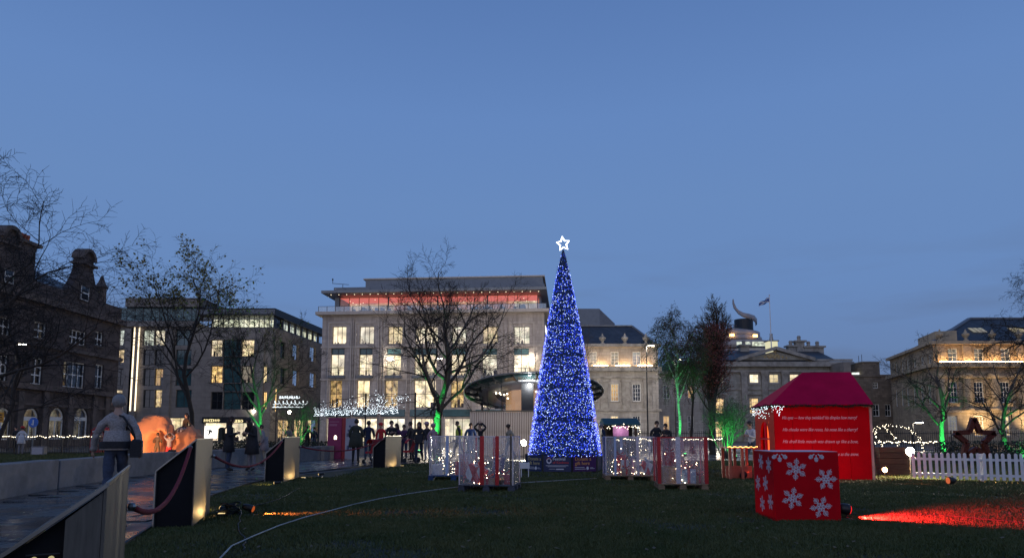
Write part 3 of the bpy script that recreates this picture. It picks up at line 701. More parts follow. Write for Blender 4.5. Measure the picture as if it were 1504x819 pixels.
u, z = F.uz(157, 405); mb = MB(); mb.lathe([(.55,0),(.5,1.6),(.7,1.7),(.35,2.3),(.1,z-ze)], 8, (u, .5, ze)); F.part('corner_finial', mb, MT['victoriantrim'])
F2 = Facade(vic, B, (B[0]-18, B[1])); F2.wall([], 0, ze, MT['victorian'])

# ---------------------------------------------------------------- B4: classical town house right of the Christmas tree
def sash_front(f, cols, rows, m, frame='frame_white', z1=None, depth=.25, sill=None):
    ops = []; wl = []
    for (y0, y1, nv, nh, fills) in rows:
        for i, (x0, x1) in enumerate(cols):
            o = f.rect(x0, x1, y0, y1); ops.append(o); wl.append((o, nv, nh, fills[i % len(fills)]))
    f.wall(ops, 0, z1, m, depth)
    for o, nv, nh, fl in wl: f.window(o, frame, fl, nv, nh, .10, .05, .16, .8, sill=sill)
A = P(815, 600, 88); B = P(968, 600, 88)
town = thing('town_house', 'grey classical building with hipped slate roof and warm lit top storey behind the birch', 'building', (A.x, A.y, 0), 0)
F = Facade(town, (A.x, A.y), (B.x, B.y)); zt = F.uz(910, 509)[1]
sash_front(F, ((834, 846), (866, 877), (897, 909), (929, 941.5)), ((516, 536, 2, 4, ('room_dim','room_dim','room_dim')), (563, 589, 3, 4, ('darkglass','room_amber','room_amber','darkglass')), (610, 640, 3, 4, ('room_amber','room_amber','room_gold','darkglass'))), MT['georgian'], z1=zt, sill='georgiantrim')
for py, h_, pr in ((542, .55, .7), (554, .25, .25), (507.5, .4, .6), (602, .3, .2)):
    z = F.uz(910, py)[1]; F.box('cornice', MT['georgiantrim'], -.3, F.W+.3, -pr, -.004, z-h_/2, z+h_/2)
z0_, z1_ = F.uz(910, 601)[1], F.uz(910, 556)[1]
for px in (820, 856, 887, 919, 951):
    u = F.uz(px, 570)[0]; mb = MB(); mb.box(u-.5, u+.5, -.22, -.005, z0_, z1_-.45); mb.box(u-.62, u+.62, -.3, -.005, z1_-.45, z1_-.1); F.part('pilaster', mb, MT['georgiantrim'])
zc_ = F.uz(910, 539)[1]
for px in (850, 881.5, 913.5, 946):                                     # up-lights on the ledge between the attic windows
    u = F.uz(px, 530)[0]; mb = MB(); mb.box(u-.9, u+.9, -.62, -.54, zc_+.14, zc_+.22); F.part('ledge_light_strip', mb, MT.setdefault('ls', emis('ledge_strip', (1.0, .60, .25), 60)))
for px in (885, 918, 949):
    u, z = F.uz(px, 506); mb = MB(); mb.lathe([(.28,0),(.28,.25),(.12,.35),(.42,.75),(.46,.95),(.2,1.15),(.12,1.3),(.05,1.5)], 10, (u, .1, z)); F.part('roof_urn', mb, MT['georgiantrim'])
zr = F.uz(880, 478, -6)[1]
hip_roof(F, 'roof', -.4, F.W+.2, -.1, 13, zt, zr, 3, F.W-F.uz(927, 478, -6)[0], MT['slate'])
mb = MB(); mb.bar((3-.4, 6.45, zr+.04), (F.uz(927, 478, -6)[0]+.2, 6.45, zr+.04), .4, .16); mb.bar((F.uz(927, 478, -6)[0]+.2, 6.45, zr+.04), (F.W+.2, -.1, zt+.05), .3, .12); F.part('ridge_lead', mb, MT['lead'])
# grey slab block behind
A2 = P(846, 600, 135); bb = thing('grey_office_tower', 'plain grey stepped roof block rising behind the classical building', 'building', (A2.x, A2.y, 0), 0)
F3 = Facade(bb, (A2.x, A2.y), (P(905, 600, 135).x, 135)); zt2 = F3.uz(870, 453)[1]
F3.box('tower', MT['metalgrey'], 0, F3.uz(881, 470)[0], 0, 20, 0, zt2)
mb = MB(); ua = F3.uz(881, 470)[0]; mb.prism([(ua+.01, 0), (F3.W, 0), (F3.W, F3.uz(903, 475)[1]), (ua+.01, zt2-.1)], 0, 18); F3.part('sloping_wing', mb, MT['lead'])
F3.box('lift_housing', MT['lead'], F3.uz(891, 465)[0], F3.uz(894, 465)[0], 1, 5, 10, F3.uz(892, 464)[1])

# ---------------------------------------------------------------- B5: pedimented bank mansion, W of it the ribbon tower
A = P(1030, 600, 115); B = P(1250, 600, 115)
bank = thing('bank_mansion', 'pale mansion with triangular pediment and chimneys behind the red Christmas house', 'building', (A.x, A.y, 0), 0)
F = Facade(bank, (A.x, A.y), (B.x, B.y)); zt = F.uz(1140, 531)[1]
cols = ((1051, 1064), (1101, 1114.7), (1130, 1144), (1160, 1174), (1196, 1209), (1224, 1237))
sash_front(F, cols, ((549, 562, 2, 2, ('room_dim','room_cream','room_cream','room_cream','darkglass','darkglass')), (584, 607, 2, 4, ('room_gold','room_gold','room_gold','darkglass')), (618, 642, 2, 3, ('room_gold','darkglass'))), MT['dundas'], z1=zt)
for (x0, x1) in cols:                                                   # moulded surrounds
    for y0, y1 in ((549, 562), (584, 607)):
        o = F.rect(x0, x1, y0, y1); mb = MB(); t_ = .28
        mb.box(o[0]-t_, o[0], -.12, -.005, o[2], o[3]); mb.box(o[1], o[1]+t_, -.12, -.005, o[2], o[3]); mb.box(o[0]-t_, o[1]+t_, -.125, -.005, o[3], o[3]+t_); mb.box(o[0]-t_, o[1]+t_, -.13, -.005, o[2]-t_, o[2])
        if y0 > 580: mb.prism([(o[0]-.5, o[3]+.5), (o[1]+.5, o[3]+.5), ((o[0]+o[1])/2, o[3]+1.1)], -.35, -.005)
        F.part('window_surround', mb, MT['georgiantrim'])
for px in (1092.5, 1122.4, 1152, 1182):
    u = F.uz(px, 560)[0]; za, zb_ = F.uz(px, 640)[1]*0, F.uz(px, 546)[1]
    mb = MB(); mb.box(u-.5, u+.5, -.35, -.006, 0, zb_-.8); F.part('pilaster', mb, MT['georgiantrim'])
    mb = MB(); mb.add([(u-.5,-.4,zb_-.8),(u+.5,-.4,zb_-.8),(u+.75,-.6,zb_+.1),(u-.75,-.6,zb_+.1),(u-.5,-.006,zb_-.8),(u+.5,-.006,zb_-.8),(u+.75,-.006,zb_+.1),(u-.75,-.006,zb_+.1)], [(0,1,2,3),(0,4,5,1),(1,5,6,2),(2,6,7,3),(3,7,4,0)]); F.part('capital', mb, MT['georgiantrim'])
for py, h_, pr in ((535, .8, .9), (545, .3, .5), (571, .25, .2)):
    z = F.uz(1140, py)[1]; F.box('cornice', MT['georgiantrim'], -.3, F.W+.5, -pr, -.007, z-h_/2, z+h_/2)
ua, za = F.uz(1087, 531); ub = F.uz(1189, 531)[0]; um, zm = F.uz(1137, 511.5)
mb = MB(); mb.prism([(ua, za+.3), (ub, za+.3), (um, zm-.5)], -.35, .2); F.part('pediment_field', mb, MT['dundas'])
mb = MB(); mb.bar((ua-.6, -.1, za+.35), (um, -.1, zm), 1.7, .55); mb.bar((um, -.1, zm), (ub+.6, -.1, za+.35), 1.7, .55); F.part('pediment_cornice', mb, MT['georgiantrim'])
mb = MB()
for i in range(26):
    a_ = random.gauss(0, .9); mb.ball((um+max(-2.4, min(2.4, a_)), -.4, za+.6+abs(random.gauss(0, .5))*max(.2, 1-abs(a_)/3)), random.uniform(.12, .3), 6, 4, (1, .5, 1))
F.part('pediment_carving', mb, mat('gilded_carving', (.40, .30, .15), .6))
hip_roof(F, 'roof', F.uz(1040, 525)[0], F.uz(1229, 527)[0], .3, 16, zt+.35, F.uz(1150, 514.5, -8)[1], 4, F.uz(1229, 527)[0]-F.uz(1200, 514, -8)[0], MT['slate'])
F.box('parapet', MT['georgiantrim'], ub+.8, F.W+.6, -.2, .25, zt+.1, F.uz(1200, 527)[1])
for px, pt, w_ in ((1161, 500, 1.3), (1173, 493, 1.5), (1193.5, 501, 3.4), (1092, 499, 1.6)):
    u, z = F.uz(px, pt, -8); mb = MB(); z0_ = zt+1; mb.box(u-w_/2, u+w_/2, 7.4, 8.6, z0_, z-1.2); mb.box(u-w_/2-.3, u+w_/2+.3, 7.1, 8.9, z-1.2, z-.9); F.part('chimney', mb, MT['georgiantrim'])
    for k in range(1 if w_ < 2 else 2):
        mb = MB(); mb.lathe([(.38,0),(.3,.5),(.4,.6),(.25,.9)], 8, (u+(k-.0)*1.6-(.8 if w_ > 2 else 0), 8, z-.9)); F.part('chimney_pot', mb, MT['georgiantrim'])
u, z = F.uz(1133, 501, -3); F.box('roof_lantern', emis('lit_lantern', (1, .95, .62), .75), u-.8, u+.8, 2.3, 3.8, zm-.6, z-.1); mb = MB(); mb.box(u-1.0, u+1.0, 2.1, 4.0, z-.1, z+.1); mb.lathe([(.4,0),(.25,.9),(.3,1.2)], 8, (u, 3, z+.1)); F.part('lantern_cap', mb, MT['georgiantrim'])
pl = P(1135, 511, 114); fp = thing('flagpole', 'white flagpole with a blue saltire flag above the pediment', 'flagpole', (pl.x, 114.6, zm))
zt_ = P(1134, 434, 114.6).z - zm; mb = MB(); mb.tube([(0,0,0),(0,0,zt_)], [.1,.06], 8); mb.ball((0,0,zt_+.08), .14); mb.build('pole', MT['white'], fp)
mb = MB(); nx = 10
MT['saltire'] = mat('blue_flag_cloth', (.03, .09, .30), .8); 
for i in range(nx+1):
    t = i/nx; x = -1.75*t; dz = -1.0*t**1.3 + .12*sin(t*9); y = .25*sin(t*8)
    mb.v += [(x, y, zt_-.3+dz), (x, y+.05, zt_-1.15+dz*.75)]
for i in range(nx): mb.f.append((2*i, 2*i+2, 2*i+3, 2*i+1)); mb.m.append(0)
mb.build('flag', MT['saltire'], fp)
mb = MB()
for i in range(nx):
    for fl in (0, 1):
        def q(k, s_):
            t = k/nx; a_ = Vector(mb_f[2*k]); b_ = Vector(mb_f[2*k+1]); v = t if fl == 0 else 1-t
            return a_.lerp(b_, min(1, max(0, v+s_))) + Vector((0, -.02, 0))
        mb_f = [(-1.75*(k/nx), .25*sin(k/nx*8)+(0 if e == 0 else .05), (zt_-.3 if e == 0 else zt_-1.15) + (-1.0*(k/nx)**1.3+.12*sin(k/nx*9))*(1 if e == 0 else .75)) for k in range(nx+1) for e in (0,1)]
        mb.add([q(i, -.09), q(i+1, -.09), q(i+1, .09), q(i, .09)], [(0,1,2,3)])
mb.build('saltire_cross', MT['white'], fp)

# ribbon-topped hotel far behind
hb = P(1075, 600, 190); MT['ribbon'] = mat('bronze_ribbon_cladding', (.42, .36, .34), .5, 0.0, var=.15, scale=.6, stretch=(1, 1, .1))
hotel = thing('ribbon_hotel', 'bronze spiral ribbon tower with a curling tail on its roof', 'building', (hb.x, 190+16, 0))
def hz(py): return P(1075, py, 198).z
def hx(px): return P(px, 500, 198).x - hb.x
def band(z0, z1, r0, r1, a0, a1, z0e=None, z1e=None, cx=0, n=40, name='ribbon'):
    mb = MB()
    for i in range(n+1):
        t = i/n; a = lerp(a0, a1, t); r = lerp(r0, r1, t); zz0 = lerp(z0, z0e if z0e is not None else z0, t); zz1 = lerp(z1, z1e if z1e is not None else z1, t)
        for rr in (r, r-.6):
            mb.v += [(cx+rr*cos(a), rr*sin(a), zz0), (cx+rr*cos(a), rr*sin(a), zz1)]
    for i in range(n):
        k = 4*i
        for q_ in ((0,4,5,1), (2,3,7,6), (1,5,7,3), (0,2,6,4)): mb.f.append(tuple(k+j for j in q_)); mb.m.append(0)
    return mb.build(name, MT['ribbon'], hotel, True)
cxo = hx(1088)
mb = MB(); mb.lathe([(7.2, 0), (7.2, hz(512)), (6.4, hz(480))], 32, (cxo, 0, 0)); mb.build('core', MT['darkglass'], hotel)
band(hz(511), hz(500), 11.0, 10.5, -pi*1.2, .3*pi, cx=cxo+1); band(hz(497), hz(489), 8.8, 8.6, -pi*1.2, .25*pi, hz(500), hz(494), cx=cxo); band(hz(488), hz(479), 8.6, 8.0, -pi*1.2, .25*pi, hz(497), hz(487), cx=cxo)
band(hz(520), hz(513.5), 12.5, 12.5, -pi*1.1, .3*pi, cx=cxo+2)
mb = MB(); mb.lathe([(2.7, hz(482)), (2.7, hz(466))], 24, (hx(1100), -4, 0)); mb.build('roof_drum', MT['darkmetal'], hotel)
# the curling tail: a broad ribbon that sweeps round the drum and rises to a point at the left
pth = [(1110,474,9,5), (1112,472,9,-1), (1108,467,9,-5), (1100,464,8,-7), (1092,462,7,-7), (1085,458,6,-6), (1080,452,5,-5), (1077.5,445,3,-5), (1077,439,1.2,-5)]
mb = MB()
for i, (px, py, h_, yo) in enumerate(pth):
    p0 = P(px, py+h_/2*.9, 206+yo); p1 = P(px, py-h_/2*.9, 206+yo)
    if i > 5: p0 = P(px-1.9*h_/5, py, 206+yo); p1 = P(px+1.9*h_/5, py, 206+yo)
    for dy in (0, .5): mb.v += [(p0.x-hb.x, yo+dy, p0.z), (p1.x-hb.x, yo+dy, p1.z)]
for i in range(len(pth)-1):
    for q_ in ((0,4,5,1), (2,3,7,6), (1,5,7,3), (0,2,6,4)): mb.f.append(tuple(4*i+j for j in q_)); mb.m.append(0)
mb.build('ribbon_tail', MT['ribbon'], hotel, True)
for px in (1083, 1105):
    mb = MB(); mb.box(hx(px)-1.9, hx(px)+1.9, -13.4, -13.0, hz(511), hz(505)); mb.build('lit_window', MT['room_cool'], hotel)
for px, py in ((1073, 493), (1107, 494)):
    mb = MB(); mb.box(hx(px)-.6, hx(px)+.6, -9.6, -9.2, hz(py)-.3, hz(py)+.4); mb.build('terrace_lamp', MT['amberbulb'], hotel)

# ---------------------------------------------------------------- B6: plain brown block between mansion and corner house
A = P(1248, 600, 108); B = P(1318, 600, 108)
low = thing('brown_stone_block', 'plain brown stone block with a square chimney behind the light arch', 'building', (A.x, A.y, 0), 0)
F = Facade(low, (A.x, A.y), (B.x, B.y)); zt = F.uz(1285, 553)[1]
MT['brown'] = stone('brown_rubble', (.22, .17, .125), .35, .7, var=.25, soot=(.10, .085, .07))
ops = [F.rect(1282, 1290, 561, 570), F.rect(1282, 1292, 593, 611), F.rect(1262, 1270, 593, 611), F.rect(1300, 1309, 593, 611)]
F.wall(ops, 0, zt, MT['brown'], .3)
for o in ops: F.window(o, 'frame_white', 'darkglass', 2, 2, .12, .06, .15)
F.box('parapet', MT['brown'], -.1, F.W, -.15, 9, zt, zt+.35)
a_, b_ = F.uz(1272, 540)[0], F.uz(1297, 540)[0]; F.box('chimney_block', MT['brown'], a_, b_, 1, 5, zt+.35, F.uz(1285, 531)[1]); F.box('chimney_cap', MT['georgiantrim'], a_-.2, b_+.2, .8, 5.2, F.uz(1285, 531)[1], F.uz(1285, 529.5)[1])
a_, b_ = F.uz(1248, 540)[0], F.uz(1259, 540)[0]; F.box('stair_block', MT['modern'], a_, b_, 2, 7, zt+.35, F.uz(1255, 529)[1])
F.box('stair_window', MT['room_cool'], F.uz(1261, 548)[0], F.uz(1271, 548)[0], 1.9, 2.2, zt+.35, F.uz(1265, 545)[1])
mb = MB(); u = F.uz(1275, 520)[0]; mb.tube([(u,3,F.uz(1275,530)[1]),(u,3,F.uz(1275,519)[1])], .04, 5); mb.tube([(u+.5,3,F.uz(1275,530)[1]),(u+.5,3,F.uz(1275,517)[1])], .04, 5); F.part('aerial', mb, MT['darkmetal'])

# ---------------------------------------------------------------- B7: honey stone corner house at right with lit attic
A = P(1376, 600, 85); B = (A.x + 26, 85.0); far = P(1311, 600, 104)
corner = thing('corner_house', 'honey stone classical corner house with lamp-lit attic storey and slate roof at right', 'building', (A.x, A.y, 0), 0)
F = Facade(corner, (A.x, A.y), B); zt = F.uz(1430, 505)[1]
cols = ((1392.5, 1407), (1431, 1445.5), (1470, 1484.5), (1509, 1524), (1549, 1564))
sash_front(F, cols, ((511, 531, 2, 3, ('room_dim',)), (560, 591, 3, 4, ('darkglass','darkglass','darkglass')), (610, 640, 3, 4, ('room_dim','room_amber','room_gold','darkglass'))), MT['honey'], z1=zt, sill='honeytrim')
MT['longstrip'] = emis('cornice_light_line', (1.0, .60, .25), 55)
for py, h_, pr in ((536, .55, .8), (553, .25, .3), (503.5, .4, .6), (604, .3, .25)):
    z = F.uz(1430, py)[1]; F.box('cornice', MT['honeytrim'], -.4, F.W, -pr, -.004, z-h_/2, z+h_/2)
z = F.uz(1430, 533)[1]; F.box('ledge_light_strip', MT['longstrip'], .3, F.W-.3, -.74, -.66, z+.1, z+.17)
for px in (1381, 1419, 1458, 1497, 1536):
    u = F.uz(px, 570)[0]; z0_, z1_ = F.uz(px, 602)[1], F.uz(px, 549)[1]
    mb = MB(); mb.lathe([(.62,0),(.62,.2),(.5,.35),(.5,.5),(.42,z1_-z0_-.6),(.55,z1_-z0_-.45),(.65,z1_-z0_-.2),(.65,z1_-z0_)], 14, (u, -.25, z0_)); F.part('engaged_column', mb, MT['honeytrim'])
    a_ = F.uz(px, 515)[0]; F.box('attic_pier', MT['honeytrim'], a_-.55, a_+.55, -.25, -.006, F.uz(px, 533)[1], zt-.15)
    mb = MB(); mb.lathe([(.28,0),(.28,.3),(.12,.4),(.42,.8),(.46,1.0),(.2,1.2),(.12,1.4),(.05,1.6)], 10, (a_, -.1, F.uz(px, 502)[1])); F.part('roof_urn', mb, MT['honeytrim'])
    if px in (1419, 1497):
        add_light('SPOT', 'facade_uplight', corner, F.rel @ Vector((F.uz(px, 570)[0]+1.2, -2.2, .3)), 2400, (1, .70, .36), .15, F.rel @ Vector((F.uz(px, 570)[0]+1.2, -.1, 5.5)), 95, .9)
zr = F.uz(1440, 468, -7)[1]; inl = F.uz(1424, 468, -7)[0]
bx_, by_ = far.x-A.x-.2, far.y-A.y
mb = MB(); mb.add([(-.3,-.1,zt),(F.W+10,-.1,zt),(F.W+10,by_,zt),(bx_,by_,zt),(inl,7,zr),(F.W+6,7,zr)], [(0,1,5,4),(1,2,5),(2,3,4,5),(3,0,4),(0,3,2,1)]); F.part('roof', mb, MT['slate'])
mb = MB(); mb.bar((-.3, -.1, zt+.08), (inl, 7, zr+.05), .5, .2); mb.bar((inl, 7, zr+.05), (F.W+6, 7, zr+.05), .4, .25); F.part('ridge_lead', mb, MT['lead'])
for px in (1437, 1496):
    u, z = F.uz(px, 484, -3.2); s_ = (zr-zt)/7.1; mb = MB()
    for k in range(3): mb.add([(u-.9+k*.65, 2.9-.1, zt+s_*2.9+.02), (u-.35+k*.65, 2.9-.1, zt+s_*2.9+.02), (u-.35+k*.65, 4.1-.1, zt+s_*4.1+.02), (u-.9+k*.65, 4.1-.1, zt+s_*4.1+.02)], [(0,1,2,3)])
    for i, v in enumerate(mb.v): mb.v[i] = (v[0], v[1], v[2]+.12)
    F.part('skylight', mb, MT['room_dim'])
S = Facade(corner, (far.x, far.y), (A.x, A.y))
ops = []
for i in range(6):
    px = (1316.5, 1325, 1333, 1343, 1354, 1365)[i]; hw = (1.6, 1.7, 1.9, 2.1, 2.3, 2.5)[i]; t = (px-1311)/65
    ops.append(S.rect(px-hw, px+hw, lerp(534, 517, t), lerp(551, 537, t))); ops.append(S.rect(px-hw, px+hw, lerp(573, 562, t), lerp(597, 592, t)))
S.wall(ops, 0, zt, MT['honey'], .25)
for o in ops: S.window(o, 'frame_white', 'darkglass', 2, 3, .1, .05, .15)
for py, h_, pr in ((536, .5, .7), (503.5, .4, .5)):
    z = F.uz(1430, py)[1]; S.box('cornice', MT['honeytrim'], -.2, S.W-.01, -pr, -.004, z-h_/2+.01, z+h_/2-.01)
a_ = S.uz(1345, 510)[0]; S.box('corner_chimney', MT['honeytrim'], a_-1, a_+6, .6, 3, zt, zt+1.7)
# ---------------------------------------------------------------- filler house that closes the gap behind the birches
A = P(968, 600, 104); B = P(1032, 600, 104)
wing = thing('bank_wing', 'low grey stone wing hidden behind the birch and the russet tree', 'building', (A.x, A.y, 0), 0)
F = Facade(wing, (A.x, A.y), (B.x, B.y)); zt = F.uz(1000, 545)[1]
ops = [F.rect(x, x+10, y0, y1) for x in (974, 992, 1010) for y0, y1 in ((565, 585), (610, 636))]
F.wall(ops, 0, zt, MT['georgian'], .25)
for i, o in enumerate(ops): F.window(o, 'frame_white', 'room_amber' if i in (1, 4) else 'darkglass', 2, 3, .1, .05, .15)
F.box('cornice', MT['georgiantrim'], -.2, F.W+.2, -.5, -.004, zt-.4, zt); hip_roof(F, 'roof', -.1, F.W+.1, 0, 10, zt, zt+2.2, 3, 3, MT['slate'])
# ================================================================ curved path, its low wall and the steel light stands
INNER = [(60, 905), (120, 850), (188, 798), (240, 764), (313, 728), (361, 712), (433, 696), (497, 689), (547, 684), (620, 681), (700, 678.5), (780, 677)]
OUTER = [(-330, 815), (-90, 752), (0, 732), (118, 711), (210, 697), (319, 686), (391, 680), (466, 675.5), (491, 673.5)]
inner = [Vector((-.3, 1.2, 0))] + [G(*p) for p in INNER]; outer = [Vector((-8.2, 2.0, 0)), Vector((-8.9, 6.0, 0))] + [G(*p) for p in OUTER[1:]]
end = [Vector((-9.5, 46, 0)), Vector((14, 46, 0)), Vector((14, inner[-1].y+.3, 0))]
path_poly = [(p.x, p.y) for p in outer] + [(p.x, p.y) for p in end] + [(p.x, p.y) for p in inner[::-1]]
path = sheet('path', path_poly, .006, MT['slab'])
def in_poly(x, y, poly):
    c = False; n = len(poly); j = n-1
    for i in range(n):
        xi, yi = poly[i]; xj, yj = poly[j]
        if (yi > y) != (yj > y) and x < (xj-xi)*(y-yi)/(yj-yi)+xi: c = not c
        j = i
    return c
mb = MB(); mb.bbox(-.49, .49, -.22, .22, -.02, .016, .006); slab_me = mb.mesh('paving_slab'); slab_me.materials.append(MT['slab'])
ns = 0
for j in range(60):
    y = 3.0 + j*.45
    for i in range(14):
        x = -12.0 + i*1.0 + (.5 if j % 2 else 0)
        if ns < 300 and all(in_poly(x+a, y+b, path_poly) for a in (-.5, .5) for b in (-.22, .22)):
            o = link('paving_slab', slab_me, path); o.location = (x, y, .006 + random.uniform(-.002, .002)); ns += 1
# muddy verge between the path and the turf
vp = []
for i, p in enumerate(inner[:-2]):
    d = (inner[i+1]-p).normalized(); n_ = Vector((d.y, -d.x, 0)); vp.append((p, p + n_*(.35 + .45*random.random())))
mb = MB()
for a, b in vp: mb.v += [(a.x, a.y, .004), (b.x, b.y, .004)]
for i in range(len(vp)-1): mb.f.append((2*i, 2*i+1, 2*i+3, 2*i+2)); mb.m.append(0)
mb.build('muddy_verge', MT['mud'], kind='structure')
# a steel edging strip along the turf
mb = MB()
pts = inner[:-1]
for i in range(len(pts)-1): mb.bar(pts[i]+Vector((0,0,.02)), pts[i+1]+Vector((0,0,.02)), .03, .045)
mb.build('path_edging', MT['darkmetal'], kind='structure')

# low concrete wall in panels
lw = thing('low_wall', 'low curved concrete wall of long panels along the left side of the path', 'wall')
def resample(pts, step):
    out = [pts[0]]; acc = 0
    for i in range(len(pts)-1):
        a, b = pts[i], pts[i+1]; L = (b-a).length; t = step-acc
        while t < L: out.append(a.lerp(b, t/L)); t += step
        acc = (L-(t-step))
    out.append(pts[-1]); return out
wpts = resample(outer, 3.4)
for i in range(len(wpts)-1):
    a, b = wpts[i], wpts[i+1]; d = (b-a)
    if d.length < .4: continue
    mb = MB(); mb.bbox(.035, d.length-.035, 0, .38, 0, .62+.02*(i % 2), .015)
    o = mb.build('wall_panel', MT['concrete'], lw); o.location = (a.x, a.y, 0); o.rotation_euler = (0, 0, atan2(d.y, d.x))
    mb = MB(); mb.box(-.03, .03, .05, .33, 0, .60); o = mb.build('joint_strip', MT['black'], lw); o.location = (a.x, a.y, 0); o.rotation_euler = (0, 0, atan2(d.y, d.x))
# the second stretch of wall beyond the gap
lw2 = thing('low_wall', 'short dark concrete wall beyond the gap, in front of the magenta board', 'wall')
a, b = G(497, 669), G(556, 668); d = b-a
mb = MB(); mb.bbox(0, d.length, 0, .35, 0, .5, .015); o = mb.build('wall_panel', MT['concrete'], lw2); o.location = (a.x, a.y, 0); o.rotation_euler = (0, 0, atan2(d.y, d.x))

# steel light stands with black ends
STANDS = [((-1.755, 3.0), (-.85, 1.7), .98, 'nearest steel stand with a black sloping end, cut off by the bottom left corner'),
          ((-4.11, 8.95), (-.48, 1.6), 1.13, 'steel stand with black sloping end, second from the camera, left of the orange lamp beam'),
          ((-5.72, 17.3), (-.10, 1.6), 1.12, 'third steel stand with black sloping end, in front of the women by the low wall'),
          ((-4.45, 24.2), (.30, 1.6), 1.13, 'farthest steel stand with black sloping end, beside the woman on the wet path')]
rope_pts = []
for k, (c, sd, H, lab) in enumerate(STANDS):
    L = hypot(*sd)*.98; rz = atan2(sd[1], sd[0]) - pi/2
    st = thing('steel_stand', lab, 'stand', (c[0], c[1], 0), rz, 'steel light stands along the path')
    wd, drop = .46, .40 if k else .35
    mb = MB(); t_ = .012
    prof = [(-wd, 0), (0, 0), (0, H), (-wd, H-drop)]
    # steel shell: right side, top slope, back
    mb.box(-t_, 0, 0, L, 0, H)
    mb.add([(-wd,0,H-drop),(-t_,0,H-.01),(-t_,L,H-.01),(-wd,L,H-drop),(-wd,0,H-drop-t_),(-t_,0,H-.01-t_),(-t_,L,H-.01-t_),(-wd,L,H-drop-t_)], [(0,1,2,3),(7,6,5,4),(0,4,5,1),(2,6,7,3),(3,7,4,0)])
    mb.box(-wd, -wd+t_, 0, L, 0, H-drop-t_)
    mb.build('steel_shell', MT['steel'], st)
    mb = MB(); mb.prism([(-t_-.001, 0), (-wd+t_+.001, 0), (-wd+t_+.001, H-drop-t_-.003), (-t_-.001, H-.013-t_)][::-1], .05, .07); mb.build('black_end_panel', MT['blackpanel'], st)
    if k == 0: mb = MB(); mb.prism([(-.145, 0), (-t_-.002, 0), (-t_-.002, H-.03), (-.145, H-.03-.145*drop/wd)], .0, .03); mb.build('steel_front_strip', MT['steel'], st)
    for pa_, pb_ in (((-wd, -.004, H-drop), (0, -.004, H)), ((-wd, -.004, 0), (-wd, -.004, H-drop-.01)), ((0, .01, H+.004), (0, L, H+.004))): mb = MB(); mb.bar(pa_, pb_, .013, .016); mb.build('bright_edge', MT['steelrim'], st)
    if k == 0:                                                        # the open cavity of the nearest stand
        for x_ in (-.25, -.19):
            mb = MB(); mb.ball((x_, .03, .68), .012, 8, 6); mb.build('indicator_lamp', emis('dim_indicator', (.8, .72, .35), .55, False), st)
        mb = MB(); mb.bar((-.28, .03, .70), (-.16, .03, .70), .006); mb.build('terminal_rail', MT['darkmetal'], st)
        mb = MB(); mb.tube([(-.22+.055*cos(a_), .03, .60+.05*sin(a_)) for a_ in np.linspace(-.6, 2*pi-.9, 18)], .006, 6); mb.tube([(-.22, .03, .65), (-.225, .03, .68)], .005, 6); mb.build('cable_loop', MT['concrete'], st)
        mb = MB(); mb.ball((-.215, .045, .545), .05, 10, 7, (1, .5, .8)); mb.build('junction_dome', mat('grey_pink_plastic', (.3, .2, .19), .5), st)
    T = Matrix.Translation((c[0], c[1], 0)) @ Matrix.Rotation(rz, 4, 'Z')
    rope_pts.append((T @ Vector((-.06, -.04, H-.1)), T @ Vector((.03, L-.06, H-.26))))
    # small warm ground lamp washing the steel side
    gl = T @ Vector((.22, L*.72 if k else L*.9, 0))
    if k:
        gt = thing('ground_lamp', ['', 'small warm lamp on the soil washing the second steel stand', 'small warm lamp on the soil washing the third steel stand', 'small warm lamp on the soil washing the farthest steel stand'][k], 'lamp', gl, rz, 'small lamps at the steel stands')
        mb = MB(); mb.bbox(-.05, .05, -.07, .07, 0, .05, .01); mb.build('housing', MT['black'], gt)
        mb = MB(); mb.box(-.047, .047, -.05, .05, .051, .056); mb.build('lens', emis('warm_lens', (1, .74, .34), 1.2, False), gt)
        add_light('SPOT', 'warm_beam', gt, (0, -.02, .08), 17, (1.0, .62, .22), .03, (-.25, -.25, .22), 95, .9)
def sag(a, b, s, n=16): return [a.lerp(b, i/n) - Vector((0, 0, s*4*(i/n)*(1-i/n))) for i in range(n+1)]
RL = ['thick red velvet rope sagging between the two nearest steel stands', 'red velvet rope between the second and third steel stands', 'red velvet rope between the third and farthest steel stands']
for k in range(3):
    r = thing('barrier_rope', RL[k], 'rope', rope_pts[k][1], 0, 'red barrier ropes'); o_ = rope_pts[k][1]
    pts = [p - o_ for p in sag(rope_pts[k][1], rope_pts[k+1][0], (.30, .36, .25)[k])]
    mb = MB(); mb.tube(pts, .021, 8); mb.build('cord', MT['rope'], r, True)
    for p in (pts[0], pts[-1]): mb = MB(); mb.ball(p, .028, 8, 6); mb.build('end_hook', MT['steelrim'], r)

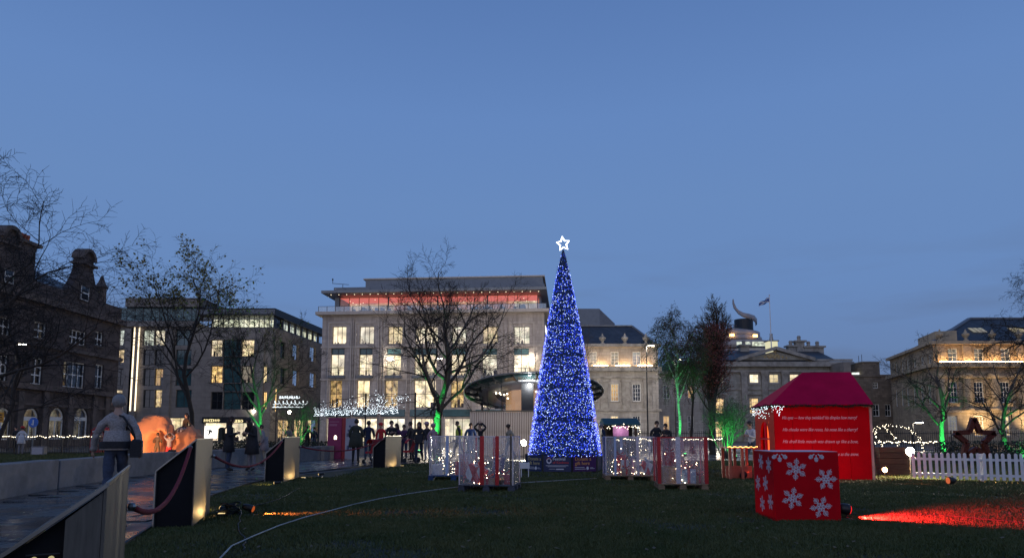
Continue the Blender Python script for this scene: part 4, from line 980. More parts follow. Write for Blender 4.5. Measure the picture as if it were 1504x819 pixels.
# ================================================================ white hose on the lawn, cables, grass
hose = [(318, 830), (340, 806), (372, 791), (410, 775), (446, 763), (480, 754), (520, 743), (560, 734), (600, 727), (640, 721), (672, 717), (705, 714.5), (740, 712), (790, 709), (830, 706.5), (876, 704)]
pts = [G(x, y) + Vector((0, 0, .035)) for x, y in hose]
mb = MB(); mb.tube(pts, .009, 8); tag(mb.build('white_hose', mat('white_hose_plastic', (.36, .37, .35), .5, var=.2, scale=3), None, True), 'long white hose curving across the dark lawn towards the tree', 'hose')
def cable(label, pix, r=.008, z=.03, name='power_cable'):
    mb = MB(); pts = [G(x, y) + Vector((0, 0, z)) for x, y in pix]; fine = []
    for i in range(len(pts)-1):
        for t in (0, .33, .66): fine.append(pts[i].lerp(pts[i+1], t) + Vector((random.gauss(0, .015), random.gauss(0, .015), 0)))
    fine.append(pts[-1]); mb.tube(fine, r, 6); tag(mb.build(name, MT['cable'], None, True), label, 'cable')
cable('black cable looping over the white hose near the bottom edge', [(356, 812), (356, 800), (360, 792), (352, 782), (350, 768), (356, 756), (352, 750)])
cable('thin black cable running over the red-lit grass from the red box', [(1247, 757), (1285, 757), (1330, 759), (1380, 758), (1430, 763), (1500, 770), (1560, 772)])
cable('thin cable trailing from the lamp cluster up the lawn', [(360, 748), (385, 742), (410, 735), (425, 726), (440, 718)])

# grass: stuff; blades thin out with distance
MT['grass'] = None
m, n = nodes('grass_blades')
g = N(n, 'ShaderNodeNewGeometry'); nz = N(n, 'ShaderNodeTexNoise', {'Vector': g.outputs['Position'], 'Scale': .9, 'Detail': 6.0, 'Roughness': .65})
rp_ = N(n, 'ShaderNodeValToRGB', {0: nz.outputs[0]}); e = rp_.color_ramp.elements
e[0].position = .3; e[0].color = (.044, .070, .020, 1); e[1].position = .75; e[1].color = (.115, .120, .044, 1)
b_ = N(n, 'ShaderNodeBsdfPrincipled', {'Base Color': rp_.outputs[0], 'Roughness': .6, 'Specular IOR Level': .3}); N(n, 'ShaderNodeOutputMaterial', {0: b_.outputs[0]}); MT['grass'] = m
def grass(name, label, X0, X1, Y0, Y1, dens, hgt, seed, keep):
    rng = np.random.default_rng(seed); N_ = int((X1-X0)*(Y1-Y0)*dens)
    x = rng.uniform(X0, X1, N_); y = rng.uniform(Y0, Y1, N_)
    wear = np.sin(x*1.3+2*np.sin(y*.9)) + np.sin(y*1.7+1.3*np.sin(x*.7)) + .7*np.sin(x*4.1+y*2.3) + .5*np.sin(y*6.3-x*3.7)
    k = keep(x, y) & (rng.random(N_) < np.clip(.75 + .28*wear, .12, 1)); x, y = x[k], y[k]; N_ = len(x)
    a = rng.uniform(0, 2*pi, N_); h = hgt*rng.uniform(.5, 1.35, N_); w = .004 + .0009*np.maximum(0, y-4); ln = rng.uniform(.2, .9, N_)*h; la = rng.uniform(0, 2*pi, N_)
    v = np.empty((N_, 3, 3), np.float32)
    v[:,0] = np.stack([x-w*np.cos(a), y-w*np.sin(a), np.zeros(N_)-.004], 1); v[:,1] = np.stack([x+w*np.cos(a), y+w*np.sin(a), np.zeros(N_)-.004], 1); v[:,2] = np.stack([x+ln*np.cos(la), y+ln*np.sin(la), h], 1)
    me = bpy.data.meshes.new(name); me.vertices.add(3*N_); me.vertices.foreach_set('co', v.reshape(-1)); me.loops.add(3*N_); me.loops.foreach_set('vertex_index', np.arange(3*N_, dtype=np.int32))
    me.polygons.add(N_); me.polygons.foreach_set('loop_start', np.arange(0, 3*N_, 3, dtype=np.int32)); me.update(); me.materials.append(MT['grass'])
    return tag(link(name, me, None, 'stuff'), label, 'grass')
poly = np.array(path_poly)
def not_path(x, y):
    inside = np.zeros(len(x), bool); n_ = len(poly); j = n_-1
    for i in range(n_):
        xi, yi = poly[i]; xj, yj = poly[j]
        c = ((yi > y) != (yj > y)) & (x < (xj-xi)*(y-yi)/(yj-yi+1e-12)+xi); inside ^= c; j = i
    return ~inside
def view(x, y, m=1.2): return np.abs(x) < y*.80 + m
lim = lambda x, y: not_path(x, y) & view(x, y)
grass('grass', 'short dark winter turf of the near lawn', -5, 8, 4.0, 10.5, 5200, .035, 1, lim)
grass('grass', 'turf around the red box and the gift cases', -8, 16, 10.5, 19, 2100, .04, 2, lambda x, y: lim(x, y) & (x > -6.2))
grass('grass', 'far turf round the Christmas tree and behind the picket fence', -6, 32, 19, 38, 330, .05, 3, lambda x, y: lim(x, y) & (x > -5.0))
grass('grass', 'strip of green turf behind the low wall at left', -36, -8.8, 12, 44, 170, .07, 4, lambda x, y: lim(x, y) & (x < -9.4))
# fallen leaves on the turf
mb = MB()
for i in range(900):
    x = random.uniform(-6, 11); y = random.uniform(4.5, 18)
    if not not_path(np.array([x]), np.array([y]))[0]: continue
    a = random.uniform(0, 6.28); s_ = random.uniform(.018, .04); c_, q_ = cos(a)*s_, sin(a)*s_
    mb.add([(x-c_, y-q_, .03), (x+q_*.6, y-c_*.6, .036), (x+c_, y+q_, .045), (x-q_*.6, y+c_*.6, .034)], [(0,1,2,3)])
tag(mb.build('fallen_leaves', mat('brown_leaf', (.12, .085, .04), .7, var=.5, scale=3), None, False, 'stuff'), 'scattered brown leaves lying on the lawn', 'leaves')
# ================================================================ the Christmas tree
tb = G(827, 692); TX, TY = P(829.5, 660, 22.6).x, 22.6
def tz(py): return P(830, py, TY).z
zb, ztip = tz(666), tz(367); rb = (P(882, 650, TY).x - P(777, 650, TY).x)/2 * .985
xt = thing('christmas_tree', 'tall cone Christmas tree covered in blue lights with a white star', 'Christmas tree', (TX, TY, 0))
MT['needles'] = mat('dark_blue_green_needles', (.03, .055, .13), .8, var=.5, scale=12)
def coner(z): t = (z-zb)/(ztip-zb); return max(.02, rb*max(0, 1-t)**.79)
mb = MB(); mb.lathe([(coner(lerp(zb, ztip, i/24))*.93*(1 + .03*sin(i*2.6)) + .01, lerp(zb, ztip, i/24)) for i in range(25)], 40); mb.build('cone_core', MT['needles'], xt)
rng = random.Random(3); mb = MB()
for i in range(9000):
    t = 1 - sqrt(rng.random()); z = lerp(zb-.05, ztip, t); a = rng.uniform(0, 2*pi); r = coner(z)*.92; L = rng.uniform(.08, .17)*(1-.5*t); da = a + rng.uniform(-.9, .9); dz = rng.uniform(-.10, .06)
    p = Vector((r*cos(a), r*sin(a), z)); q = p + Vector((L*cos(da), L*sin(da), dz)); s_ = Vector((-sin(a), cos(a), rng.uniform(-.6, .6)))*.014
    mb.add([p-s_, p+s_, q], [(0,1,2)])
mb.build('needle_foliage', MT['needles'], xt, False, 'stuff')
MT['ledblue'] = emis('blue_led', (.04, .10, 1.0), 3.4); MT['ledwhite'] = emis('blue_white_led', (.45, .58, 1.0), 5.0); MT['leddeep'] = emis('deep_blue_led', (.02, .035, .75), 1.8)
lb, lwm, ld = MB(), MB(), MB()
for i in range(12500):
    t = 1 - sqrt(rng.random()); z = lerp(zb-.06, ztip, t); a = rng.uniform(0, 2*pi); r = coner(z)*rng.uniform(.97, 1.055)
    bandz = (z-zb)*1.0 % 1.05
    if bandz < .10 and rng.random() < .7: continue                      # the darker seams between the tree's rings
    k = rng.random(); c = (r*cos(a), r*sin(a), z + rng.uniform(-.02, .02))
    if k < .46: lb.octa(c, rng.uniform(.006, .0115))
    elif k < .74: lwm.octa(c, rng.uniform(.005, .0105))
    else: ld.octa(c, rng.uniform(.009, .015))
lb.build('blue_lights', MT['ledblue'], xt, False, 'stuff'); lwm.build('white_lights', MT['ledwhite'], xt, False, 'stuff'); ld.build('deep_blue_lights', MT['leddeep'], xt, False, 'stuff')
sc_z = tz(358); ro, ri = .225, .105; star = []
for i in range(10):
    a = pi/2 + i*pi/5 + .12; r = ro if i % 2 == 0 else ri; star.append((r*cos(a), 0, sc_z + r*sin(a)*1.12))
mb = MB(); mb.tube(star + star[:2], .022, 8); mb.build('star', emis('white_neon', (.93, .97, 1.0), 5.0), xt)
# hoarding of printed panels round the foot
MT['board'] = mat('navy_printed_board', (.018, .028, .095), .5, var=.1); MT['boardp'] = mat('purple_printed_board', (.055, .014, .10), .5, var=.1)
MT['orange'] = mat('orange_print', (.75, .36, .12), .6, var=.05); MT['red'] = mat('red_print', (.62, .06, .07), .6, var=.05); MT['whiteprint'] = mat('white_print', (.72, .72, .76), .6, var=.05); MT['gold'] = mat('pale_gold_print', (.55, .45, .22), .6, var=.05)
ring = [(G(762, 693.5), G(772, 693.5)), ]
z1 = .54
def bp(px, Y): return Vector((P(px, 680, Y).x - TX, Y - TY, 0))
corners = [bp(772.5, 22.15), bp(797, 21.62), bp(840.5, 21.55), bp(877.5, 21.9), bp(884, 23.2), bp(770, 23.4)]
for k in range(5):
    a, b = corners[k], corners[k+1]; d = b-a; L = d.length; u = d.normalized(); ang = atan2(d.y, d.x)
    M_ = Matrix.Translation(a) @ Matrix.Rotation(ang, 4, 'Z')
    mb = MB(); mb.box(.035, L-.035, 0, .03, .03, z1); o = mb.build('hoarding_panel', MT['boardp'] if k == 2 else MT['board'], xt); o.matrix_local = M_
    mb = MB(); mb.box(-.03, .03, -.008, .05, 0, z1+.03); p_ = mb.build('hoarding_post', MT['black'], xt); p_.matrix_local = M_
    E = Matrix.Rotation(pi/2, 4, 'X')
    def tx(t_, sz, m_, x, z):
        for wd_ in t_.split():                                       # each printed word, doubled a few millimetres apart for a bold face
            for dx, dy in ((0, -.006), (.006, -.0075)): lo_ = letters(wd_, sz, m_, o, Matrix.Translation((x+dx, dy, z)) @ E, .002, 'printed_word', 0, 'LEFT')
            x += max(v_.co.x for v_ in lo_.data.vertices) + sz*.3
    if k in (0, 2):
        cm = MT['gold'] if k == 0 else MT['orange']
        tx('Donate a', .155, cm, .09, .375); tx('gift here', .155, cm, .09, .24)
        mb = MB()
        for r_, (w1, w2) in enumerate(((.30, 0), (.34, 0))): mb.box(.09, .09+w1*L/.8, -.006, -.001, .155-r_*.05, .170-r_*.05)
        mb.box(L*.70, L*.88, -.006, -.001, .115, .127); mb.box(L*.70, L*.82, -.0065, -.001, .145, .155); mb.build('small_print', MT['whiteprint'], o)
        mb = MB(); mb.prism([(L*.60+.045*cos(a_), .135+.055*sin(a_)) for a_ in np.linspace(0, 2*pi, 8)[:-1]], -.007, -.001); mb.build('emblem', MT['whiteprint'], o)
    if k == 1:
        mb = MB(); mb.prism([(.20+.085*cos(a_), .365+.09*sin(a_)) for a_ in np.linspace(.3, 2*pi+.3, 8)[:-1]], -.007, -.001); mb.build('emblem', MT['whiteprint'], o)
        mb = MB(); mb.prism([(.20+.055*cos(a_), .375+.055*sin(a_)) for a_ in np.linspace(.3, 2*pi+.3, 8)[:-1]], -.010, -.0075); mb.build('emblem_centre', MT['board'], o)
        mb = MB(); mb.bar((.115, -.005, .40), (.20, -.005, .475), .018, .004, (0,1,0)); mb.bar((.20, -.005, .475), (.275, -.005, .40), .018, .004, (0,1,0)); mb.build('emblem_roof', MT['red'], o)
        tx('Festival', .135, MT['whiteprint'], .31, .385); tx('of Kindness', .105, MT['red'], .31, .285)
        mb = MB(); mb.box(.10, L-.12, -.006, -.001, .215, .228); mb.box(.16, L-.2, -.006, -.001, .185, .196); mb.box(.2, .4, -.006, -.001, .11, .12); mb.box(.42, .66, -.006, -.001, .095, .125); mb.build('small_print', MT['whiteprint'], o)

# ================================================================ flood lamps
def flood(label, loc, aim, power, col, glow=60, ang=None, post=0, sz=.09, name='flood_lamp', group=None, soft=.05):
    t = thing(name, label, 'lamp', (loc[0], loc[1], 0), 0, group); z = loc[2]; d = (Vector(aim) - Vector(loc)).normalized()
    mb = MB(); mb.bbox(-.09, .09, -.09, .09, 0, .02, .006); mb.tube([(0,0,.02),(0,0,max(.04, z-sz))], .016, 6); mb.build('stand', MT['black'], t)
    q = d.to_track_quat('Z', 'Y').to_matrix().to_4x4()
    mb = MB(); mb.lathe([(sz*.7,-.12),(sz,-.06),(sz*1.05,.0),(sz*1.05,.03),(sz*.95,.03)], 12)
    o = mb.build('housing', MT['black'], t, True); o.matrix_local = Matrix.Translation((0,0,z)) @ q
    mb = MB(); mb.lathe([(sz*.9,.031),(sz*.85,.045),(sz*.3,.055)], 12); l_ = mb.build('lens', emis('flood_lens', col, glow, False), t); l_.matrix_local = Matrix.Translation((0,0,z)) @ q
    lp = Vector((0,0,z)) + d*(.12 if ang else .3) + Vector((0,0,0 if ang else .06))
    add_light('SPOT' if ang else 'POINT', 'beam', t, lp, power, col, soft, lp + d if ang else None, ang or 60, .75)
    return t
p = P(769, 650, 33.0); fl0 = flood('dazzling white flood lamp between the gift case and the Christmas tree', (p.x, p.y, p.z), (p.x+1.5, p.y-3, p.z+.05), 1300, (1, .9, .68), 160, 104, sz=.15)
add_light('POINT', 'spill', fl0, (-.4, .6, p.z+.3), 260, (1, .88, .66), .2)
p = P(1336, 662.5, 18.6); flood('dazzling white flood lamp at the left end of the picket fence', (p.x, p.y, p.z), (p.x-.3, p.y-3, p.z-.05), 330, (1, .88, .62), 160, None, sz=.12)
p = P(1299, 689.5, 19.4); flood('small orange flood lamp low on the grass beside the red house', (p.x, p.y, p.z), (p.x-.4, p.y-3, p.z+.05), 16, (1, .48, .16), 60, None, sz=.075)
p = G(1244, 763); LB = p
flood('red spot lamp at the right foot of the red snowflake box', (p.x, p.y, .15), (p.x+3.4, p.y-.05, -.50), 2300, (1.0, .015, .02), 1.5, 88, sz=.075, soft=.03)
p = G(1395, 712); flood('black flood lamp on the grass in front of the picket fence', (p.x, p.y, .11), (p.x-3, p.y+.05, .02), 60, (1.0, .22, .08), .6, 40, sz=.085, soft=.02)
p = G(1093, 703); flood('black flood lamp on the grass by the red timber stand', (p.x, p.y, .12), (p.x+1.6, p.y+1.2, .9), 22, (1, .2, .10), 1, 70, sz=.085)
p = G(1213, 712); flood('flood lamp on the grass behind the red box, washing the house wall', (p.x, p.y, .10), (p.x+.55, p.y+1.6, 1.1), 72, (1, .05, .035), 2, 125, sz=.08)
# lamp cluster on the left lawn with an orange beam
p = G(352, 757)
flood('black spot lamp throwing an orange beam across the left lawn', (p.x+.16, p.y, .11), (p.x+2.4, p.y+.18, -.55), 330, (1.0, .20, .05), .4, 50, sz=.05, soft=.02)
cl = thing('cable_heap', 'heap of black cables and connectors beside the orange beam lamp', 'cables', (p.x-.12, p.y-.03, 0))
for i in range(7):
    mb = MB(); rr = random.uniform(.05, .13); zc = .03+.025*i
    mb.tube([(rr*cos(a_)+random.gauss(0,.01), rr*.8*sin(a_)+random.gauss(0,.01), zc+.02*sin(a_*2+i)) for a_ in np.linspace(0, 2*pi, 18)], .011, 6); mb.build('cable_coil', MT['cable'], cl, True)
mb = MB(); mb.bbox(-.17, -.05, -.06, .05, 0, .09, .01); mb.build('connector_box', MT['black'], cl)
p = G(322, 752); flood('small lamp lying on the soil with a warm glow beside the second stand', (p.x+.05, p.y, .06), (p.x-.6, p.y+.25, .25), 5, (1, .66, .26), 1.0, 120, sz=.035)
for px, py, lab in ((405, 713.5, 'small warm lamp on the soil left of the third stand'), (470, 700, 'flat warm lamp on the turf edge right of the third stand')):
    p = G(px, py); flood(lab, (p.x, p.y, .08), (p.x-.9, p.y+.1, .0), 9, (1, .68, .28), 1.2, 130, sz=.03)

# ================================================================ gift cases on pallets
MT['blue_pallet'] = mat('blue_pallet_paint', (.02, .06, .17), .8, var=.4, scale=6); MT['dark_pallet'] = mat('grey_blue_pallet', (.06, .065, .085), .85, var=.5, scale=6)
MT['film'] = film('clear_plastic_sheet', (.95, .95, 1), .72, .10, .12, diff=(.62, .60, .62), wrinkle=.9)
MT['filmred'] = film('red_tinted_plastic', (1, .5, .55), .55, .10, .12, diff=(.50, .12, .16), wrinkle=.9)
MT['filmblue'] = film('blue_tinted_plastic', (.6, .65, 1), .55, .10, .12, diff=(.16, .20, .48), wrinkle=.9)
def checker_mat(name, c1, c2, scale=12, stripes=False, rough=.5):
    m, n = nodes(name); t = N(n, 'ShaderNodeTexCoord')
    if stripes:
        wv = N(n, 'ShaderNodeTexWave', {'Vector': t.outputs['Object'], 'Scale': scale}, wave_type='BANDS', bands_direction='DIAGONAL'); r_ = N(n, 'ShaderNodeValToRGB', {0: wv.outputs[0]}); r_.color_ramp.interpolation = 'CONSTANT'
        r_.color_ramp.elements[0].color = c4(c1); r_.color_ramp.elements[1].position = .5; r_.color_ramp.elements[1].color = c4(c2); oc = r_.outputs[0]
    else:
        vo = N(n, 'ShaderNodeTexVoronoi', {'Vector': t.outputs['Object'], 'Scale': scale}); r_ = N(n, 'ShaderNodeMapRange', {0: vo.outputs['Distance'], 1: .25, 2: .33, 3: 1.0, 4: 0.0})
        mm = N(n, 'ShaderNodeMix', {0: r_.outputs[0], 6: c4(c1), 7: c4(c2)}, data_type='RGBA'); oc = mm.outputs[2]
    b = N(n, 'ShaderNodeBsdfPrincipled', {'Base Color': oc, 'Roughness': rough}); N(n, 'ShaderNodeOutputMaterial', {0: b.outputs[0]}); return m
MT['wstripe'] = checker_mat('red_white_stripe_wrap', (.55, .02, .03), (.75, .72, .72), 1.6, True); MT['wred'] = checker_mat('red_spotted_wrap', (.45, .015, .03), (.6, .3, .3), 22); MT['wblue'] = checker_mat('pale_blue_patterned_wrap', (.22, .32, .48), (.6, .66, .75), 16)
MT['wwhite'] = checker_mat('white_wrap', (.70, .69, .72), (.5, .52, .58), 9); MT['wnavy'] = checker_mat('navy_dotted_wrap', (.05, .06, .20), (.6, .6, .75), 20); MT['wbrown'] = checker_mat('brown_paper_wrap', (.30, .17, .09), (.36, .2, .11), 30); MT['wpink'] = checker_mat('pink_wrap', (.5, .25, .38), (.62, .5, .55), 14)
MT['ribr'] = mat('red_glitter_ribbon', (.45, .02, .025), .35, .3, var=.5, scale=60); MT['ribb'] = mat('pale_blue_ribbon', (.38, .46, .66), .5, var=.3, scale=40); MT['ribs'] = mat('silver_glitter_ribbon', (.55, .52, .58), .35, .4, var=.6, scale=60); MT['ribd'] = mat('dark_bronze_ribbon', (.06, .045, .04), .4, .3, var=.4, scale=40)
def pallet(label, loc, rz, m, w=1.2, d=1.0):
    t = thing('pallet', label, 'pallet', loc, rz, 'pallets under the gift cases')
    for i in range(7):
        y = -d/2 + .05 + i*(d-.1)/6; mb = MB(); mb.bbox(-w/2, w/2, y-.055, y+.055, .122, .144, .003); mb.build('deck_board', m, t)
    for x in (-w/2+.07, 0, w/2-.07):
        mb = MB(); mb.box(x-.05, x+.05, -d/2, d/2, .1, .121); mb.build('stringer', m, t)
        for y in (-d/2+.07, 0, d/2-.07): mb = MB(); mb.bbox(x-.07, x+.07, y-.065, y+.065, 0, .099, .004); mb.build('block', m, t)
    return t
def gift(label, loc, rz, sz, wrap, rib=None, tilt=0, bag=False):
    t = thing('gift_bag' if bag else 'wrapped_gift', label, 'gift', loc, rz); w, d, h = sz; t.rotation_euler = (0, tilt, rz)
    mb = MB(); mb.bbox(-w/2, w/2, -d/2, d/2, 0, h, .006); mb.build('paper_bag' if bag else 'wrapping', MT[wrap], t)
    if bag:
        for s_ in (-1, 1): mb = MB(); mb.tube([(w*.22*cos(a_), s_*d*.3, h+.10*sin(a_)) for a_ in np.linspace(0, pi, 9)], .006, 6); mb.build('handle', MT['white'], t)
    elif rib:
        mb = MB(); e_ = .004; r_ = .028
        mb.box(-r_, r_, -d/2-e_, d/2+e_, 0, h+e_); mb.build('ribbon', MT[rib], t)
        mb = MB(); mb.box(-w/2-e_*1.5, w/2+e_*1.5, -r_, r_, 0, h+e_*1.5); mb.build('ribbon', MT[rib], t)
        for s_ in (-1, 1): mb = MB(); mb.tube([(s_*.09*sin(a_)*(1+.3*cos(a_)), .05*sin(a_*2), h+.01+.075*abs(sin(a_))*.9) for a_ in np.linspace(0, pi, 10)], .016, 6); mb.build('bow_loop', MT[rib], t)
    return t
def string_lights(label, pts, bulb, r=.009, name='string_lights', wire=.004, group=None, jit=.0):
    o0 = Vector(pts[0]); t = thing(name, label, 'lights', o0, 0, group); q = [Vector(p)-o0 for p in pts]
    mb = MB(); mb.tube(q, wire, 4); mb.build('wire', MT['cable'], t)
    mb = MB()
    for p_ in q: mb.octa(p_ + Vector((random.gauss(0, jit), random.gauss(0, jit), random.gauss(0, jit)-.01)), r*random.uniform(.8, 1.25))
    mb.build('bulbs', MT[bulb], t, False, 'stuff'); return t
def gift_case(label, loc, rz, w, d, h, films, ribs, corner_m, sag_label):
    t = thing('gift_case', label, 'display case', (loc[0], loc[1], .146), rz, 'clear plastic gift cases on the lawn'); nx = 14
    for side in range(4):                                             # each wall is one wrinkled plastic sheet
        L = w if side % 2 == 0 else d; off = (d if side % 2 == 0 else w)/2; mb = MB(); nz_ = 6
        for j in range(nz_+1):
            for i in range(nx+1):
                wob = .008*sin(i*1.9+side)+.006*sin(j*2.1+i*.7)
                mb.v.append((lerp(-L/2, L/2, i/nx), -off+wob*(0 < i < nx), h*j/nz_))
        for j in range(nz_):
            for i in range(nx): mb.f.append((j*(nx+1)+i, j*(nx+1)+i+1, (j+1)*(nx+1)+i+1, (j+1)*(nx+1)+i)); mb.m.append(0)
        o = mb.build('plastic_sheet', MT[films[side]], t, True); o.rotation_euler = (0, 0, side*pi/2)
    for sx_ in (-1, 1):
        for sy_ in (-1, 1): mb = MB(); mb.box(sx_*w/2-.012, sx_*w/2+.012, sy_*d/2-.012, sy_*d/2+.012, 0, h+.01); mb.build('corner_strip', MT[corner_m], t)
    mb = MB()
    for a, b in (((-w/2,-d/2),(w/2,-d/2)), ((w/2,-d/2),(w/2,d/2)), ((w/2,d/2),(-w/2,d/2)), ((-w/2,d/2),(-w/2,-d/2))): mb.bar((*a, h), (*b, h), .02)
    mb.build('top_rim', MT[corner_m], t)
    for side, x, wd, m_ in ribs:
        mb = MB(); L = w if side % 2 == 0 else d; off = (d if side % 2 == 0 else w)/2; mb.box(x*L/2-wd/2, x*L/2+wd/2, -off-.022, -off-.014, 0, h+.012); o = mb.build('wide_ribbon', MT[m_], t); o.rotation_euler = (0, 0, side*pi/2)
    T = Matrix.Translation((loc[0], loc[1], .146)) @ Matrix.Rotation(rz, 4, 'Z'); rg = random.Random(hash(label) % 999 if False else len(label))
    pts = []
    for i in range(80):
        a = i*.62; pts.append(T @ Vector((w*.40*cos(a)*rg.uniform(.5, 1), d*.40*sin(a)*rg.uniform(.6, 1), .03 + .8*h*(i/80)**2.2*rg.uniform(.3, 1))))
    string_lights(sag_label, pts, 'casebulb', .0085, jit=.015, group='light strings inside the gift cases')
    return T
# back left case (blue pallet)
p = G(664, 706); rz = R(4); pallet('blue painted pallet under the back left gift case', (p.x, p.y+.5, 0), rz, MT['blue_pallet'], 1.3, 1.0)
T = gift_case('back left clear gift case with a pale blue ribbon, on a blue pallet', (p.x, p.y+.5), rz, 1.22, .95, 1.0, ('film','film','film','film'), ((0, -.28, .07, 'ribb'), (2, .3, .07, 'ribb'), (0, .95, .05, 'ribr')), 'ribs', 'tiny warm lights inside the back left gift case')
for lab, l, sz, wr, rb_, bag in (('white paper gift bag with handles in the back left case', (-.42,-.22,0), (.27,.14,.27), 'wwhite', None, True), ('taller pale gift bag behind it in the back left case', (-.25,.05,0), (.26,.14,.38), 'wblue', None, True), ('red spotted gift box in the back left case', (.25,-.2,0), (.42,.35,.34), 'wred', 'ribr', False), ('small pinkish parcel stacked on the red spotted gift', (.28,-.15,.345), (.2,.2,.2), 'wpink', 'ribs', False)):
    gift(lab, T @ Vector(l), rz + random.uniform(-.2, .2), sz, wr, rb_, 0, bag)
# front left case
p = G(719, 722); rz = R(-9); pallet('dark grey-blue pallet under the front left gift case', (p.x, p.y+.5, 0), rz, MT['dark_pallet'], 1.2, 1.0)
T = gift_case('front left clear gift case with red and dark ribbons, beside the flood lamp', (p.x, p.y+.5), rz, 1.14, .98, 1.0, ('film','film','film','film'), ((0, -.15, .09, 'ribr'), (0, .42, .075, 'ribr'), (0, .93, .035, 'ribd'), (2, .0, .08, 'ribr'), (3, .0, .07, 'ribr')), 'ribs', 'tiny warm lights inside the front left gift case')
for lab, l, sz, wr, rb_, tl in (('big red and white striped gift tilted in the front left case', (-.30,-.12,.06), (.40,.34,.32), 'wstripe', 'ribr', .38), ('tall navy dotted gift in the front left case', (.12,.08,0), (.24,.24,.56), 'wnavy', 'ribs', .12), ('low red gift with a bow in the front left case', (.36,-.15,0), (.24,.24,.2), 'wred', 'ribr', 0), ('brown paper parcel on the floor of the front left case', (.02,-.3,0), (.3,.2,.13), 'wbrown', 'ribr', 0)):
    gift(lab, T @ Vector(l), rz + random.uniform(-.3, .3), sz, wr, rb_, tl)
MT['copper'] = mat('copper_bauble', (.75, .33, .14), .15, 1.0, var=.05)
q = T @ Vector((.28, -.36, .10)); mb = MB(); mb.ball((0,0,0), .10, 16, 10); bt = thing('bauble', 'shiny copper bauble on the floor of the front left case', 'bauble', q); mb.build('globe', MT['copper'], bt, True); mb = MB(); mb.lathe([(.02,.095),(.02,.13)], 8); mb.build('cap', MT['gold'], bt)
# back right case
p = G(928, 706); rz = R(-3); pallet('brown pallet under the back right gift case', (p.x, p.y+.5, 0), rz, MT['wood'], 1.3, 1.0)
T = gift_case('back right clear gift case with a pale ribbon and blue tinted side', (p.x, p.y+.5), rz, 1.25, .95, .98, ('film','film','film','filmblue'), ((0, -.62, .06, 'ribb'), (0, .30, .07, 'ribs'), (2, .2, .07, 'ribb')), 'ribs', 'tiny warm lights inside the back right gift case')
for lab, l, sz, wr, rb_, tl in (('white topped parcel in the back right case', (-.12,-.2,0), (.2,.2,.38), 'wwhite', 'ribr', 0), ('pink patterned tall gift in the back right case', (.14,-.18,0), (.22,.2,.42), 'wpink', 'ribs', 0), ('red and white striped gift leaning in the back right case', (.38,-.1,.04), (.28,.24,.3), 'wstripe', 'ribs', .35), ('brown parcel on the floor of the back right case', (-.1,-.36,0), (.24,.12,.16), 'wbrown', 'ribr', 0), ('dark red gift behind in the back right case', (-.2,.12,0), (.3,.3,.5), 'wred', 'ribr', 0)):
    gift(lab, T @ Vector(l), rz + random.uniform(-.2, .2), sz, wr, rb_, tl)
# front right case
p = G(1007, 720); rz = R(-6); pallet('pale wooden pallet under the front right gift case', (p.x, p.y+.45, 0), rz, MT['wood'], 1.05, .9)
T = gift_case('front right gift case with red sides and a silver glitter ribbon', (p.x, p.y+.45), rz, 1.04, .88, .98, ('film','filmred','filmred','filmred'), ((0, -.18, .10, 'ribs'), (0, .93, .06, 'ribr'), (0, -.94, .06, 'ribr'), (2, -.2, .1, 'ribs')), 'ribr', 'tiny warm lights inside the front right gift case')
for lab, l, sz, wr, rb_, tl in (('brown wicker-patterned parcel in the front right case', (-.28,-.1,0), (.34,.3,.36), 'wbrown', None, 0), ('pale blue gift with a red bow in the front right case', (.16,-.12,0), (.3,.28,.3), 'wblue', 'ribr', 0), ('small orange-brown parcel right of the pale blue gift', (.38,-.16,0), (.16,.16,.16), 'wbrown', 'ribr', 0), ('red gift standing on the wicker parcel', (-.26,-.1,.365), (.2,.18,.3), 'wred', 'ribr', .1)):
    gift(lab, T @ Vector(l), rz + random.uniform(-.2, .2), sz, wr, rb_, tl)
# pale carton beside the front left case
q = G(771, 700); mb = MB(); mb.bbox(-.13, .13, -.1, .1, .24, .40, .008); mb.box(-.11, -.09, -.08, -.06, 0, .24); mb.box(.09, .11, -.08, -.06, 0, .24); mb.box(-.11, -.09, .06, .08, 0, .24); mb.box(.09, .11, .06, .08, 0, .24)
c_ = thing('pale_carton', 'small pale box on legs between the gift case and the tree hoarding', 'box', (q.x, q.y, 0)); mb.build('carton', MT['white'], c_)

